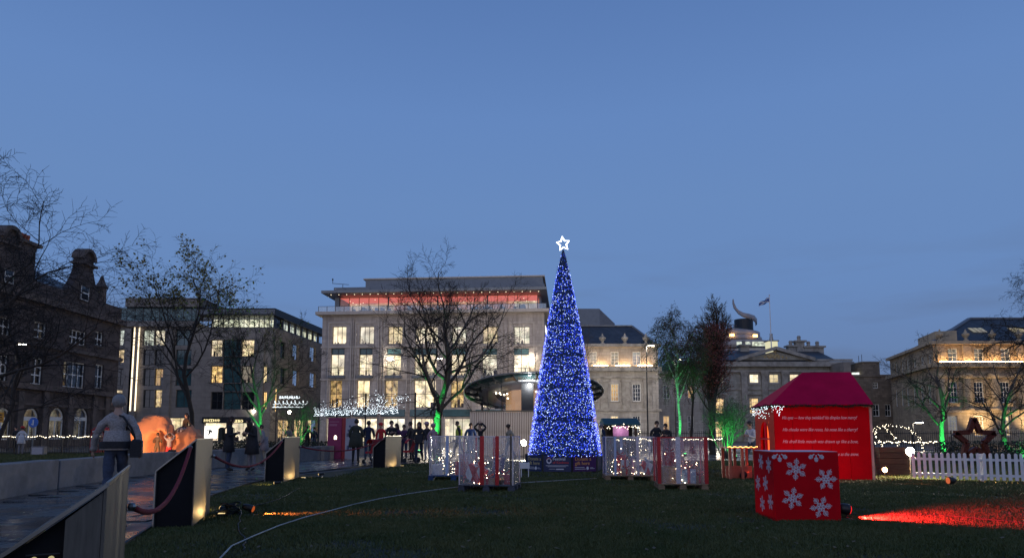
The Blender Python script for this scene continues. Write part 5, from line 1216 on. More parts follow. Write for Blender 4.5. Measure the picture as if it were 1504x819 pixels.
# ================================================================ red snowflake box
a, b = G(1139, 765), G(1236, 765.5); s_ = (b-a).length; H = P(1187, 663, a.y).z
MT['redbox'] = mat('red_vinyl_wrap', (.52, .003, .010), .6, spec=.05, var=.25, scale=1.2, dirt=(.40, .003, .012), bump=.25, bscale=4); MT['frost'] = mat('frosted_white_print', (.62, .60, .68), .5, var=.15, scale=20)
rbx = thing('snowflake_box', 'big red cube printed with white snowflakes on the lawn', 'box', (a.x, a.y, 0), atan2(b.y-a.y, b.x-a.x))
mb = MB(); mb.bbox(0, s_, 0, s_*.98, 0.004, H, .008); mb.build('cube', MT['redbox'], rbx)
mb = MB(); mb.box(.01, s_-.01, .01, s_*.97, H+.001, H+.005); mb.build('frosted_top', MT['frost'], rbx)
def flake_mesh():
    mb = MB()
    for k in range(6):
        a_ = k*pi/3; R_ = Matrix.Rotation(a_, 3, 'Y')
        def br(p, q, w_): mb.bar(R_ @ Vector((p[0], 0, p[1])), R_ @ Vector((q[0], 0, q[1])), w_, .003, (0, 1, 0))
        br((0, .035), (0, .150), .008)
        for z_, l_ in ((.075, .045), (.10, .038), (.122, .026)):
            for s2 in (-1, 1): br((0, z_-.012), (s2*l_*.8, z_-.012+l_*.75), .008)
        for s2 in (-1, 1): br((0, .012), (s2*.022, .045), .009); br((s2*.022, .045), (0, .068), .007)
    return mb.mesh('snowflake')
fm = flake_mesh(); fm.materials.append(MT['frost'])
FB = Facade(rbx, (a.x, a.y), (b.x, b.y))
for px, py, r_ in ((1169, 688.6, .1), (1213, 703, .5), (1164, 731, .2), (1205.5, 744, .4)):
    u, z = FB.uz(px, py); o = link('snowflake', fm, rbx); o.location = (u, -.004, z); o.rotation_euler = (0, r_, 0); o.scale = (1.03,)*3
def half_flake(u, face, flip, z_=None):
    mb = MB(); R0 = None
    for k in range(7):
        a_ = -pi/2 + (k-3)*pi/6*1.0
        if abs(k-3) % 2: continue
    for a_ in (-pi/2, -pi/2-pi/3.4, -pi/2+pi/3.4):
        c_, d_ = cos(a_), sin(a_); mb.bar((c_*.03, 0, d_*.03), (c_*.125, 0, d_*.125), .014, .003, (0,1,0))
        for t_, l_ in ((.06, .04), (.085, .034), (.105, .022)):
            for s2 in (-1, 1): mb.bar((c_*t_, 0, d_*t_), (c_*t_+l_*cos(a_+s2*.75), 0, d_*t_+l_*sin(a_+s2*.75)), .013, .003, (0,1,0))
    return mb
for u in (.66*s_, .10*s_):
    mb = half_flake(u, 0, 0); o = mb.build('snowflake', MT['frost'], rbx); o.location = (u, -.004, H-.012)
for i, (v, z) in enumerate(((.22,.80),(.62,.84),(.42,.52),(.82,.50),(.20,.26),(.62,.20))):
    o = link('snowflake', fm, rbx); o.location = (-.004, v*s_*.95, z*H); o.rotation_euler = (0, i*.4, pi/2); o.scale = (.8,)*3

# ================================================================ red Christmas house
fl, fr, bl = P(1140, 700, 18.3), P(1279, 700, 18.05), P(1112, 700, 20.2)
hw = hypot(fr.x-fl.x, fr.y-fl.y); ang = atan2(fr.y-fl.y, fr.x-fl.x)
MT['redwall'] = mat('red_painted_board', (.52, .003, .010), .7, spec=.04, var=.18, scale=1.2, dirt=(.40, .003, .010)); MT['redroof'] = mat('crimson_roof_cloth', (.52, .005, .055), .8, spec=.08, var=.2, scale=1.5, bump=.5, bscale=2.5); MT['garland'] = mat('dark_fir_garland', (.02, .03, .016), .9, var=.5, scale=20)
hs = thing('christmas_house', 'red painted Christmas house with white verse on its wall and hipped roof', 'house', (fl.x, fl.y, 0), ang)
FH = Facade(hs, (fl.x, fl.y), (fr.x, fr.y)); hd = hypot(bl.x-fl.x, bl.y-fl.y)*1.0; ze = P(1200, 593, 18.2).z
bw_ = hw/5
for i in range(5): FH.box('wall_board', MT['redwall'], i*bw_+.004, (i+1)*bw_-.004, 0, .04, .01, ze)
SL = Facade(hs, (bl.x, bl.y), (fl.x, fl.y)); 
aw = SL.W; arch_o = [aw*.28, aw*.74, .62, 1.55, 'arch']
SL.wall([arch_o], .01, ze, MT['redwall'], .06, u1=aw-.002, name='side_wall')
MT['glowwin'] = emis('glowing_red_window', (1.0, .13, .035), 1.3)
SL.window(arch_o, 'frame_white', 'room_amber', 2, 2, .05, .03, .03, .25, name='arched_window') if False else None
mb = MB(); mb.box(arch_o[0]-.1, arch_o[1]+.1, .22, .24, arch_o[2]-.1, arch_o[3]+.1); SL.part('lit_room', mb, MT['glowwin'])
mb = MB(); cx = (arch_o[0]+arch_o[1])/2; mb.box(cx-.02, cx+.02, .0, .04, arch_o[2], arch_o[3]-.02); mb.box(arch_o[0], arch_o[1], .005, .035, 1.05, 1.09); SL.part('window_bars', mb, MT['redroof'])
mb = MB(); mb.box(hw-.001, hw+.04, .0, hd, .01, ze); FH.part('side_wall', mb, MT['redwall']); mb = MB(); mb.box(0, hw, hd, hd+.04, .01, ze); FH.part('back_wall', mb, MT['redwall'])
mb = MB(); mb.box(hw+.042, hw+.10, -.03, .03, 0, ze-.02); FH.part('corner_post', mb, mat('pale_pine_post', (.5, .4, .3), .6))
ov = .12; zr = P(1215, 547, 19.2).z
rl, rr = FH.uz(1178.5, 548, -hd/2)[0], FH.uz(1249, 547, -hd/2)[0]
mb = MB(); mb.add([(-ov,-ov,ze-.02),(hw+ov,-ov,ze-.02),(hw+ov,hd+ov,ze-.02),(-ov,hd+ov,ze-.02),(rl,hd/2,zr),(rr,hd/2,zr)], [(0,1,5,4),(1,2,5),(2,3,4,5),(3,0,4),(0,3,2,1)]); FH.part('roof', mb, MT['redroof'])
mb = MB(); rng = random.Random(9)
for (x0, y0, x1, y1) in ((-ov, -ov, hw+ov, -ov), (-ov, hd+ov, -ov, -ov), (hw+ov, -ov, hw+ov, hd+ov)):
    L = hypot(x1-x0, y1-y0)
    for i in range(int(L*330)):
        t = rng.random(); p_ = Vector((lerp(x0,x1,t), lerp(y0,y1,t), ze-.055 + .015*sin(t*L*9))); d_ = Vector((rng.gauss(0,1), rng.gauss(0,1), rng.gauss(0,1))).normalized()*rng.uniform(.05, .10); s2 = d_.orthogonal().normalized()*.012
        mb.add([p_-s2, p_+s2, p_+d_], [(0,1,2)])
FH.part('eaves_garland', mb, MT['garland'], None, False, 'stuff')
MT['verse'] = mat('white_verse_paint', (.80, .72, .70), .6, var=.1)
E = Matrix.Rotation(pi/2, 4, 'X')
for txt, py in (('His eyes — how they twinkled! his dimples how merry!', 615), ('His cheeks were like roses, his nose like a cherry!', 632.5), ('His droll little mouth was drawn up like a bow,', 650), ('And the beard of his chin was as white as the snow.', 668.5)):
    u, z = FH.uz(1205, py); o = letters(txt, .105, MT['verse'], hs, FH.rel @ Matrix.Translation((hw/2, -.004, z)) @ E, .002, 'verse_line', .42); wt = o.dimensions.x if o.dimensions.x else 2.2
    xs = [v.co.x for v in o.data.vertices]; k = (hw*.80)/(max(xs)-min(xs)); o.matrix_local = FH.rel @ Matrix.Translation((hw*.485, -.004, z)) @ E @ Matrix.Diagonal((k, 1.15, 1, 1))
mb = MB()
for i in range(120):
    t = rng.random(); side = rng.random() < .72
    if side: p_ = (-ov-.02-rng.random()*.03, lerp(-ov, hd*.9, t), ze-.05-abs(rng.gauss(0, .16)))
    else: p_ = (lerp(-ov, hw*.10, t), -ov-.03, ze-.05-abs(rng.gauss(0, .13)))
    mb.octa(p_, rng.uniform(.005, .010))
FH.part('icicle_lights', mb, MT['bulbcold'], None, False, 'stuff')
# red timber stand with a light string on top, left of the house
p = G(1072, 704); tp = thing('timber_stand', 'open red timber counter frame with lights on top beside the house', 'stand', (p.x, p.y, 0), 0); zt = P(1072, 656, p.y).z; wd = (1110-1071)/FPX*p.y
MT['redtimber'] = mat('red_timber', (.5, .10, .05), .6, var=.2)
for x in (.03, wd*.5, wd-.03):
    for y in (.03, .65):
        mb = MB(); mb.bbox(x-.035, x+.035, y-.03, y+.03, 0, zt-.04, .004); mb.build('post', MT['redtimber'], tp)
mb = MB(); mb.bbox(-.03, wd+.03, -.03, .71, zt-.04, zt, .005); mb.build('counter_top', MT['redtimber'], tp)
mb = MB(); mb.box(0, wd, .32, .35, .0, .35); mb.build('kick_board', MT['redtimber'], tp)
string_lights('amber bulbs along the edge of the red timber stand', [(p.x+lerp(-.03, wd+.03, i/26), p.y-.04, zt+.012+.012*sin(i*1.3)) for i in range(27)], 'amberbulb', .012)

# ================================================================ picket fence, lamps, arches, star at right
pa, pb = G(1340, 704.5), G(1504, 709.5); d = (pb-pa); L = d.length*1.55
pf = thing('picket_fence', 'white painted picket fence running out of the right edge', 'fence', pa, atan2(d.y, d.x)); H = P(1342, 663.5, pa.y).z
mb = MB(); pw = .036
mb.prism([(-pw, .06), (pw, .06), (pw, H-.035), (pw*.5, H-.006), (0, H), (-pw*.5, H-.006), (-pw, H-.035)], -.018, 0); pk = mb.mesh('picket'); pk.materials.append(MT['white'])
nP = int(L/.128)
for i in range(nP):
    o = link('picket', pk, pf); o.location = (.05+i*.128, random.uniform(-.002, .002), 0); o.rotation_euler = (0, random.gauss(0, .008), 0)
    if i % 12 == 11: mb = MB(); mb.bbox(.05+i*.128+.064-.04, .05+i*.128+.064+.04, .03, .11, 0, H-.02, .006); mb.build('post', MT['white'], pf)
for z in (.17, H-.17): mb = MB(); mb.bbox(0, L, .002, .03, z-.03, z+.03, .004); mb.build('rail', MT['white'], pf)
string_lights('warm rope light along the foot of the picket fence', [pa + d.normalized()*(i*.11) + Vector((0, -.06, .02)) for i in range(int(L/.11))], 'amberbulb', .007, wire=.006)
p = G(1341, 698); tb_ = thing('timber_planter', 'dark brown timber box behind the flood lamp, right of the red house', 'planter', (P(1293, 690, 20.3).x, 20.3, 0)); wd = P(1339, 690, 20.3).x - P(1293, 690, 20.3).x; zt = P(1310, 656, 20.3).z
MT['brownboard'] = mat('dark_brown_board', (.05, .028, .016), .7, var=.3, scale=5, stretch=(1, 1, 6))
for j in range(5): mb = MB(); mb.box(0, wd, 0, .5, j*zt/5+.004, (j+1)*zt/5-.004); mb.build('side_board', MT['brownboard'], tb_)
def light_arch(label, pix, Y, n=46, jit=.03):
    c = [P(x, y, Y) for x, y in pix]; pts = []
    for i in range(n):
        t = i/(n-1)*(len(c)-1); k = min(int(t), len(c)-2); f_ = t-k
        p0, p1, p2, p3 = c[max(k-1,0)], c[k], c[k+1], c[min(k+2,len(c)-1)]
        pts.append(.5*((2*p1)+(p2-p0)*f_+(2*p0-5*p1+4*p2-p3)*f_*f_+(3*p1-p0-3*p2+p3)*f_**3))
    return string_lights(label, pts, 'bulb', .014, 'light_arch', .015, 'light arches right of the red house', jit)
light_arch('largest hoop of white fairy lights reaching down to the picket fence', [(1276, 652), (1279, 636), (1287, 628), (1303, 623.5), (1322, 625), (1337, 631), (1348, 640), (1355, 652), (1356, 664)], 26, 64)
light_arch('short slanting string of fairy lights inside the hoop', [(1297, 627), (1306, 633), (1314, 641), (1319, 650), (1319, 664)], 27.5, 26)
light_arch('short string of fairy lights at the left foot of the hoop', [(1285, 634), (1289, 643), (1296, 655), (1296, 664)], 25.5, 22)
# tinsel star behind the fence
sp = P(1432, 650, 23.5); stt = thing('tinsel_star', 'large dark copper tinsel star standing behind the picket fence', 'star', (sp.x, sp.y, 0)); zc = P(1432, 645, 23.5).z
MT['tinsel'] = mat('dark_copper_tinsel', (.11, .028, .018), .3, .6, var=.7, scale=40); rng = random.Random(4)
R1, R2 = .72, .31; sv = [((R1 if i % 2 == 0 else R2)*cos(pi/2+i*pi/5), (R1 if i % 2 == 0 else R2)*sin(pi/2+i*pi/5)) for i in range(10)]
for i in range(10):
    a_, b_ = sv[i], sv[(i+1) % 10]; mb = MB(); mb.bar((a_[0], 0, zc+a_[1]), (b_[0], 0, zc+b_[1]), .16, .14, (0,1,0)); mb.build('star_limb', MT['tinsel'], stt)
mb = MB()
for i in range(3600):
    k = rng.randrange(10); t = rng.random(); a_, b_ = sv[k], sv[(k+1) % 10]; p_ = Vector((lerp(a_[0],b_[0],t)+rng.gauss(0,.05), rng.gauss(0,.06), zc+lerp(a_[1],b_[1],t)+rng.gauss(0,.05))); d_ = Vector((rng.gauss(0,1), rng.gauss(0,1), rng.gauss(0,1))).normalized()*.075; s2 = d_.orthogonal().normalized()*.006
    mb.add([p_-s2, p_+s2, p_+d_], [(0,1,2)])
mb.build('tinsel_strands', MT['tinsel'], stt, False, 'stuff')
mb = MB(); mb.box(-.55, -.45, -.05, .05, 0, zc+sv[4][1]); mb.box(.45, .55, -.05, .05, 0, zc+sv[6][1]); mb.build('star_feet', MT['black'], stt) if False else None
for x in (sv[4][0], sv[6][0]): mb = MB(); mb.box(x-.04, x+.04, -.04, .04, 0, zc+sv[4][1]); mb.build('foot', MT['black'], stt)
# dark hedge behind the fence
def leafy(name, label, boxes, n, leaf, m, cat, seed=1, kind='stuff'):
    rng = random.Random(seed); mb = MB()
    for (x0, x1, y0, y1, z0, z1) in boxes:
        for i in range(n):
            p_ = Vector((rng.uniform(x0,x1), rng.uniform(y0,y1), rng.uniform(z0,z1))); d_ = Vector((rng.gauss(0,1), rng.gauss(0,1), rng.gauss(0,1))).normalized()*leaf*rng.uniform(.6,1.4); s2 = d_.orthogonal().normalized()*leaf*.35
            mb.add([p_, p_+d_*.5+s2, p_+d_, p_+d_*.5-s2], [(0,1,2,3)])
    return tag(mb.build(name, m, None, False, kind), label, cat)
MT['darkleaf'] = mat('dark_hedge_leaf', (.022, .03, .016), .7, var=.5, scale=3)
x0 = P(1383, 650, 27).x; leafy('hedge', 'low dark clipped hedge behind the tinsel star', [(x0, x0+9, 27, 27.6, .05, .92)], 9000, .09, MT['darkleaf'], 'hedge', 5)
x0 = P(300, 650, 42).x; leafy('hedge', 'low dark hedge in front of the lit shops at left', [(x0, x0+9, 42, 42.6, .05, .75)], 6000, .09, MT['darkleaf'], 'hedge', 6)
for lab, x0, x1, y, Y in (('row of white bulbs on a wire behind the right gift cases', 902, 1060, 644.5, 31), ('row of white bulbs on a wire behind the picket fence', 1284, 1386, 648.5, 31), ('row of white bulbs along the railings at the left edge', -30, 147, 640.5, 40)):
    n_ = int((x1-x0)/2.6); string_lights(lab, [P(lerp(x0,x1,i/n_), y + .8*sin(i*.7), Y) for i in range(n_+1)], 'bulb', .024, jit=.02, group='rows of white bulbs on wires')
# ================================================================ iron railings
def railing(label, a, b, h, step=.14):
    d = b-a; L = d.length; t = thing('railing', label, 'railing', a, atan2(d.y, d.x), 'black iron railings')
    mb = MB(); n_ = int(L/step)
    for i in range(n_+1): x = L*i/n_; mb.box(x-.011, x+.011, -.011, .011, 0, h); mb.add([(x-.02,-.02,h),(x+.02,-.02,h),(x+.02,.02,h),(x-.02,.02,h),(x,0,h+.09)], [(0,1,4),(1,2,4),(2,3,4),(3,0,4)])
    mb.build('bars', MT['iron'], t, False, 'stuff')
    for z in (.12, h-.1): mb = MB(); mb.box(0, L, -.018, .018, z-.02, z+.02); mb.build('rail', MT['iron'], t)
    for i in range(int(L/2.6)+1): mb = MB(); x = min(i*2.6, L); mb.box(x-.035, x+.035, -.035, .035, 0, h+.1); mb.build('post', MT['iron'], t)
railing('black iron railings along the turf at the left edge', P(-40, 660, 40.2)*Vector((1,1,0)) if False else Vector((P(-40,660,40.2).x, 40.2, 0)), Vector((P(148,660,40.2).x, 40.2, 0)), 1.05)
railing('black iron railings behind the right gift cases', Vector((P(900,660,46).x, 46, 0)), Vector((P(1062,660,46).x, 46, 0)), 1.35)
railing('black iron railings behind the hedge at right', Vector((P(1284,660,46).x, 46, 0)), Vector((P(1560,660,46).x, 46, 0)), 1.35)
# ================================================================ garden pavilion with tilted disc roof and slatted fence
PY = 45.0; pc = P(784, 580, PY); rr_ = (P(885, 580, PY).x - P(683, 580, PY).x)/2
pv = thing('garden_pavilion', 'round glazed pavilion with wide tilted disc roof behind the tree', 'pavilion', (pc.x, PY, 0)); tl = Matrix.Translation((0, 0, pc.z)) @ Matrix.Rotation(R(-12.5), 4, 'X')
MT['canopyglass'] = mat('dark_teal_canopy_glass', (.03, .06, .065), .1, var=.2, scale=1, spec=.9); MT['soffit'] = mat('pale_grey_soffit', (.34, .35, .37), .6, var=.08)
def ring_mesh(r0, r1, z0, z1, n=48, th=.06):
    mb = MB()
    for i in range(n):
        a = 2*pi*i/n
        for r, z in ((r0, z0), (r1, z1), (r1, z1+th), (r0, z0+th)): mb.v.append((r*cos(a), r*sin(a), z))
    for i in range(n):
        k, l = 4*i, 4*((i+1) % n)
        for q_ in range(4): mb.f.append((k+q_, k+(q_+1) % 4, l+(q_+1) % 4, l+q_)); mb.m.append(0)
    return mb
for nm, (r0, r1, z0, z1, m_) in (('canopy_glass', (rr_*.80, rr_, -.03, .12, 'canopyglass')), ('soffit', (rr_*.55, rr_*.80, -.12, -.03, 'soffit')), ('rim', (rr_, rr_*1.015, .10, .12, 'metalgrey'))):
    o = ring_mesh(r0, r1, z0, z1).build(nm, MT[m_], pv, True); o.matrix_local = tl
mb = MB(); mb.lathe([(rr_*.8, .0), (rr_*.78, .12), (.3, .3)], 40); o = mb.build('roof_plate', MT['lead'], pv); o.matrix_local = tl
for i in range(20):
    a = 2*pi*i/20; mb = MB(); mb.bar((rr_*.78*cos(a), rr_*.78*sin(a), -.06), (rr_*.99*cos(a), rr_*.99*sin(a), .06), .06, .1); o = mb.build('canopy_rib', MT['darkmetal'], pv); o.matrix_local = tl
rd = rr_*.74; zg0, zg1 = 2.3, pc.z-.1
def drum_z(a): return pc.z - .09 + rd*sin(a)*-.217
MT['amberroom'] = room('pavilion_glow', (1.0, .52, .20), .34, dark=.45, sc=.5)
for i in range(28):
    a0, a1 = 2*pi*i/28, 2*pi*(i+1)/28; mb = MB(); mb.add([(rd*cos(a0), rd*sin(a0), 0), (rd*cos(a1), rd*sin(a1), 0), (rd*cos(a1), rd*sin(a1), drum_z(a1)), (rd*cos(a0), rd*sin(a0), drum_z(a0))], [(0,1,2,3)])
    mid = (a0+a1)/2; dark = -.55 < cos(mid)*1.0 - .12 < -.0 and False
    mb.build('glass_panel', MT['glass'], pv)
    if i % 2 == 0: mb = MB(); mb.bar((rd*cos(a0), rd*sin(a0), 0), (rd*cos(a0), rd*sin(a0), drum_z(a0)), .05); mb.build('mullion', MT['darkmetal'], pv)
mb = MB(); mb.lathe([(rd*.55, .02), (rd*.55, pc.z+.25)], 24); mb.build('lit_core', MT['amberroom'], pv)
mb = MB(); x_ = P(774, 580, PY-rd).x - pc.x; mb.box(x_-.35, x_+.4, -rd-.1, -rd-.02, 0, 4.3); mb.build('dark_door', MT['darkmetal'], pv)
for i in range(12):
    a = random.uniform(pi, 2*pi); r = rd*random.uniform(.6, .85); mb = MB(); mb.ball((r*cos(a), r*sin(a), 3.55+random.uniform(-.1,.3)), .055, 8, 6); mb.build('pendant_lamp', MT['bulb'], pv)
p = P(778, 565.5, PY-rr_*.8) ; l_ = p - Vector((pc.x, PY, 0)); mb = MB(); mb.ball(l_, .10, 10, 7); mb.build('eaves_lamp', MT['lampglow'], pv); add_light('POINT', 'eaves_light', pv, l_ + Vector((0, -.25, 0)), 90, (.95, .97, 1.0), .1)
fa, fb = Vector((P(690, 620, 38.5).x, 38.5, 0)), Vector((P(800, 620, 38).x, 38, 0)); d = fb-fa; zt = P(740, 604, 38.3).z
sf = thing('slatted_fence', 'tall weathered vertical slat fence in front of the pavilion', 'fence', fa, atan2(d.y, d.x)); MT['greywood'] = mat('weathered_grey_wood', (.42, .36, .33), .85, var=.45, scale=3, stretch=(4, 4, .4))
mb = MB(); mb.bbox(0, .105, 0, .03, .03, zt, .004); sl = mb.mesh('slat'); sl.materials.append(MT['greywood']); k = 0; x = 0
while x < d.length: o = link('slat', sl, sf); o.location = (x, random.uniform(-.012, .012), random.uniform(-.02, .0)); x += .128; k += 1
mb = MB(); mb.box(0, d.length, .035, .06, .02, zt-.05); mb.build('backing', MT['brownboard'], sf); mb = MB(); mb.bbox(-.02, d.length+.02, -.05, .1, zt+.004, zt+.07, .01); mb.build('steel_cap', MT['steel'], sf)
# ================================================================ fairy light canopy with poles, boards, kiosk, signs
fc = P(530, 595, 40); fl_ = thing('fairy_light_canopy', 'cloud of cold white fairy lights hung between black poles over the crowd', 'lights', (fc.x, 40, 0))
for px, pt in ((469, 592), (495, 585), (537, 577), (610, 576)):
    x = P(px, 600, 40).x - fc.x; mb = MB(); mb.tube([(x, 0, 0), (x, 0, P(px, pt, 40).z)], .05, 8); mb.build('pole', MT['iron'], fl_)
for a_, b_ in (((469, 592), (495, 586)), ((495, 586), (537, 580)), ((537, 580), (610, 578)), ((537, 588), (610, 590))):
    p0, p1 = P(*a_, 40) - Vector((fc.x, 40, 0)), P(*b_, 40) - Vector((fc.x, 40, 0)); mb = MB(); mb.tube(sag(p0, p1, .08, 8), .018, 5); mb.build('wire', MT['cable'], fl_)
mb = MB(); rng = random.Random(12)
for i in range(900):
    px = rng.uniform(461, 585); t = (px-461)/124; yb = 611 - 4*t; ytop = lerp(596, 583, min(1, t*1.6)) + 3*sin(px*.3); py = yb - abs(rng.gauss(0, .42))*(yb-ytop); py = max(ytop-2, py)
    q = P(px, py, rng.uniform(38.8, 41.2)) - Vector((fc.x, 40, 0)); mb.octa(q, rng.uniform(.007, .016))
for i in range(70):
    px = rng.choice((rng.gauss(558, 6), rng.gauss(590, 5))); q = P(px, rng.gauss(586, 4), 40) - Vector((fc.x, 40, 0)); mb.octa(q, rng.uniform(.010, .018))
mb.build('fairy_lights', MT['bulbcold'], fl_, False, 'stuff')
# neon script on the office block corner, too small to read: looping white tubes
MT['neon'] = emis('white_neon_script', (.85, .95, 1), 1.6, False); sg = P(425, 592, 60); ss = thing('neon_sign', 'white looping neon lettering behind the green-lit shrub', 'sign', (sg.x, 60, 0)); mb = MB(); pts = []; rng = random.Random(2)
for row, (y0, x0, x1, h_) in enumerate(((583, 410, 440, 5), (591, 401, 452, 8), (597, 400, 446, 2))):
    n_ = 60; pts = [P(lerp(x0,x1,i/n_) + 1.8*sin(i*.9), y0 + h_*.5*sin(i*.9+1.2)*(.6+.4*sin(i*2.3)), 60) - Vector((sg.x, 60, 0)) for i in range(n_+1)]
    mb = MB(); mb.tube(pts, .03, 5); mb.build('neon_tube', MT['neon'], ss)
mb = MB(); mb.box(P(399, 600, 60).x-sg.x, P(453, 600, 60).x-sg.x, .1, .16, sg.z-.55, sg.z-.47); mb.box(-1.2, -1.12, .1, .16, 0, sg.z-.47); mb.box(1.2, 1.28, .1, .16, 0, sg.z-.47); mb.build('sign_frame', MT['iron'], ss)
# magenta board and white board
MT['magenta'] = mat('magenta_print_board', (.26, .012, .085), .5, var=.12); MT['maroon'] = mat('red_board_edge', (.32, .015, .025), .5)
a = P(480.5, 660, 33.5); b = P(505.5, 660, 33.2); t = thing('display_board', 'tall magenta printed display board under the fairy lights', 'board', (a.x, a.y, 0), 0); wd = b.x-a.x; zt = P(492, 613, 33.5).z
mb = MB(); mb.bbox(0, wd*.76, 0, .5, 0, zt, .01); mb.build('board', MT['magenta'], t); mb = MB(); mb.bbox(wd*.78, wd, -.02, .52, 0, zt, .01); mb.build('end_panel', MT['maroon'], t)
mb = MB(); mb.box(.08, wd*.6, -.006, -.001, zt-.22, zt-.17); mb.box(.08, wd*.5, -.006, -.001, zt-.4, zt-.3); mb.build('printed_lines', mat('pink_print', (.4, .12, .2), .6), t)
mb = MB(); mb.prism([(wd*.42-.05, .95), (wd*.42+.07, .95), (wd*.42+.07, 1.09), (wd*.42, 1.15), (wd*.42-.05, 1.08)], -.008, -.001); mb.build('lit_emblem', MT['bulb'], t)
a = P(506.5, 660, 33); b = P(524, 660, 32.6); d = b-a; t = thing('display_board', 'white display board with dark lettering blocks beside the magenta board', 'board', (a.x, a.y, 0), atan2(d.y, d.x)); wd = hypot(d.x, d.y)
MT['boardwhite'] = mat('white_board', (.42, .40, .44), .6, var=.1); zt = P(515, 614, 33).z
mb = MB(); mb.prism([(0, .02), (wd, .02), (wd, zt-.35), (wd*.72, zt), (0.02, zt)], 0, .06); mb.build('board', MT['boardwhite'], t)
mb = MB(); 
for k_, (u, z, w_, h_) in enumerate(((.3,.78,.16,.05),(.2,.68,.3,.05),(.12,.55,.1,.09),(.25,.55,.05,.09),(.33,.55,.12,.09),(.48,.55,.06,.09),(.57,.55,.12,.09),(.72,.55,.06,.09),(.81,.55,.08,.09),(.15,.22,.22,.12),(.45,.24,.06,.12),(.6,.22,.05,.09),(.72,.22,.14,.03))): mb.box(u*wd, (u+w_)*wd, -.006, -.001, z*zt, (z+h_)*zt)
mb.build('lettering_blocks', mat('slate_blue_print', (.10, .11, .18), .6), t)
# teal-roofed kiosk
ka, kb = P(889, 660, 32), P(936, 660, 32); wd = kb.x-ka.x; kz = P(910, 613, 31.6).z
kk = thing('kiosk', 'small market kiosk with teal canopy, bulbs and a pink poster', 'kiosk', (ka.x, 32, 0)); MT['tealcloth'] = mat('teal_canopy_cloth', (.015, .075, .09), .7, var=.15); MT['pinkposter'] = mat('pink_violet_poster', (.45, .20, .42), .5, var=.3, scale=3)
for x in (.05, wd-.05):
    for y in (.05, 1.2): mb = MB(); mb.box(x-.05, x+.05, y-.05, y+.05, 0, kz-.25); mb.build('post', MT['brownboard'], kk)
mb = MB(); mb.box(.06, wd-.06, 1.2, 1.24, 0, kz-.3); mb.build('back_wall', MT['brownboard'], kk); mb = MB(); mb.bbox(0, wd, -.1, .35, 0, .95, .01); mb.build('counter', MT['brownboard'], kk)
mb = MB(); mb.add([(-.1,-.4,kz-.28),(wd+.1,-.4,kz-.28),(wd+.1,.5,kz),(-.1,.5,kz),(-.1,1.4,kz-.28),(wd+.1,1.4,kz-.28),(-.1,-.4,kz-.34),(wd+.1,-.4,kz-.34)], [(0,1,2,3),(3,2,5,4),(6,7,1,0),(0,3,4),(1,5,2)]); mb.build('canopy', MT['tealcloth'], kk)
mb = MB(); mb.box(P(902,630,32).x-ka.x, P(925,630,32).x-ka.x, .36, .38, P(910,640,32).z, P(910,625,32).z); mb.build('poster', MT['pinkposter'], kk)
string_lights('warm bulbs round the front of the teal kiosk', [Vector((ka.x + (lerp(-.05, wd+.05, i/20) if i <= 20 else wd+.05), 31.55, (kz-.42) if i <= 20 else kz-.42-(i-20)*.08)) + Vector((0, random.uniform(-.03,.03), random.uniform(-.04,.04))) for i in range(36)], 'bulb', .02, jit=.03)
add_light('POINT', 'kiosk_lamp', kk, (wd/2, .0, kz-.5), 8, (1, .8, .85), .1)
# street lamps
MT['lampwhite'] = emis('street_lamp_lens', (1, .88, .62), 40, False)
def street_lamp(label, px, py, Y, power, side=1, col=(1, .88, .72)):
    p = P(px, py, Y); t = thing('street_lamp', label, 'street lamp', (p.x - side*.5, Y, 0), 0, 'tall street lamps round the square')
    mb = MB(); mb.tube([(0,0,0),(0,0,.9)], .11, 10); mb.tube([(0,0,.9),(0,0,p.z)], [.08,.05], 10); mb.build('post', MT['iron'], t); mb = MB(); mb.tube([(0,0,p.z-.1),(side*.2,0,p.z+.12),(side*.5,0,p.z+.12)], .035, 8); mb.build('arm', MT['iron'], t)
    mb = MB(); mb.bbox(side*.5-.28, side*.5+.28, -.14, .14, p.z+.05, p.z+.16, .03); mb.build('lantern', MT['iron'], t); mb = MB(); mb.box(side*.5-.22, side*.5+.22, -.11, .11, p.z-.0, p.z+.048); mb.build('lens', MT['lampwhite'], t)
    add_light('POINT', 'lamp_light', t, (side*.5, 0, p.z-.15), power, col, .12)
street_lamp('street lamp on a tall post in front of the grey classical building', 957, 508, 62, 900)
street_lamp('street lamp glowing among the birch twigs', 997, 528, 70, 900)
street_lamp('street lamp glowing in front of the sooty building at left', 33, 506, 50, 90, 1)
street_lamp('added street lamp lighting the store from behind the crown of the tall bare tree', 646, 527, 68, 3900)  # added light source, put in to brighten the store front
street_lamp('added unseen street lamp lighting the facades from behind the Christmas tree', 826, 524, 68, 3900)  # added and kept out of sight; brightens store and town house
street_lamp('added unseen street lamp lighting the facades from behind the russet tree', 1046, 534, 72, 1700)  # another added lamp, unseen, only there to light the stone fronts
street_lamp('street lamp with a small bright head behind the light hoop', 1350, 621, 50, 160, 1)
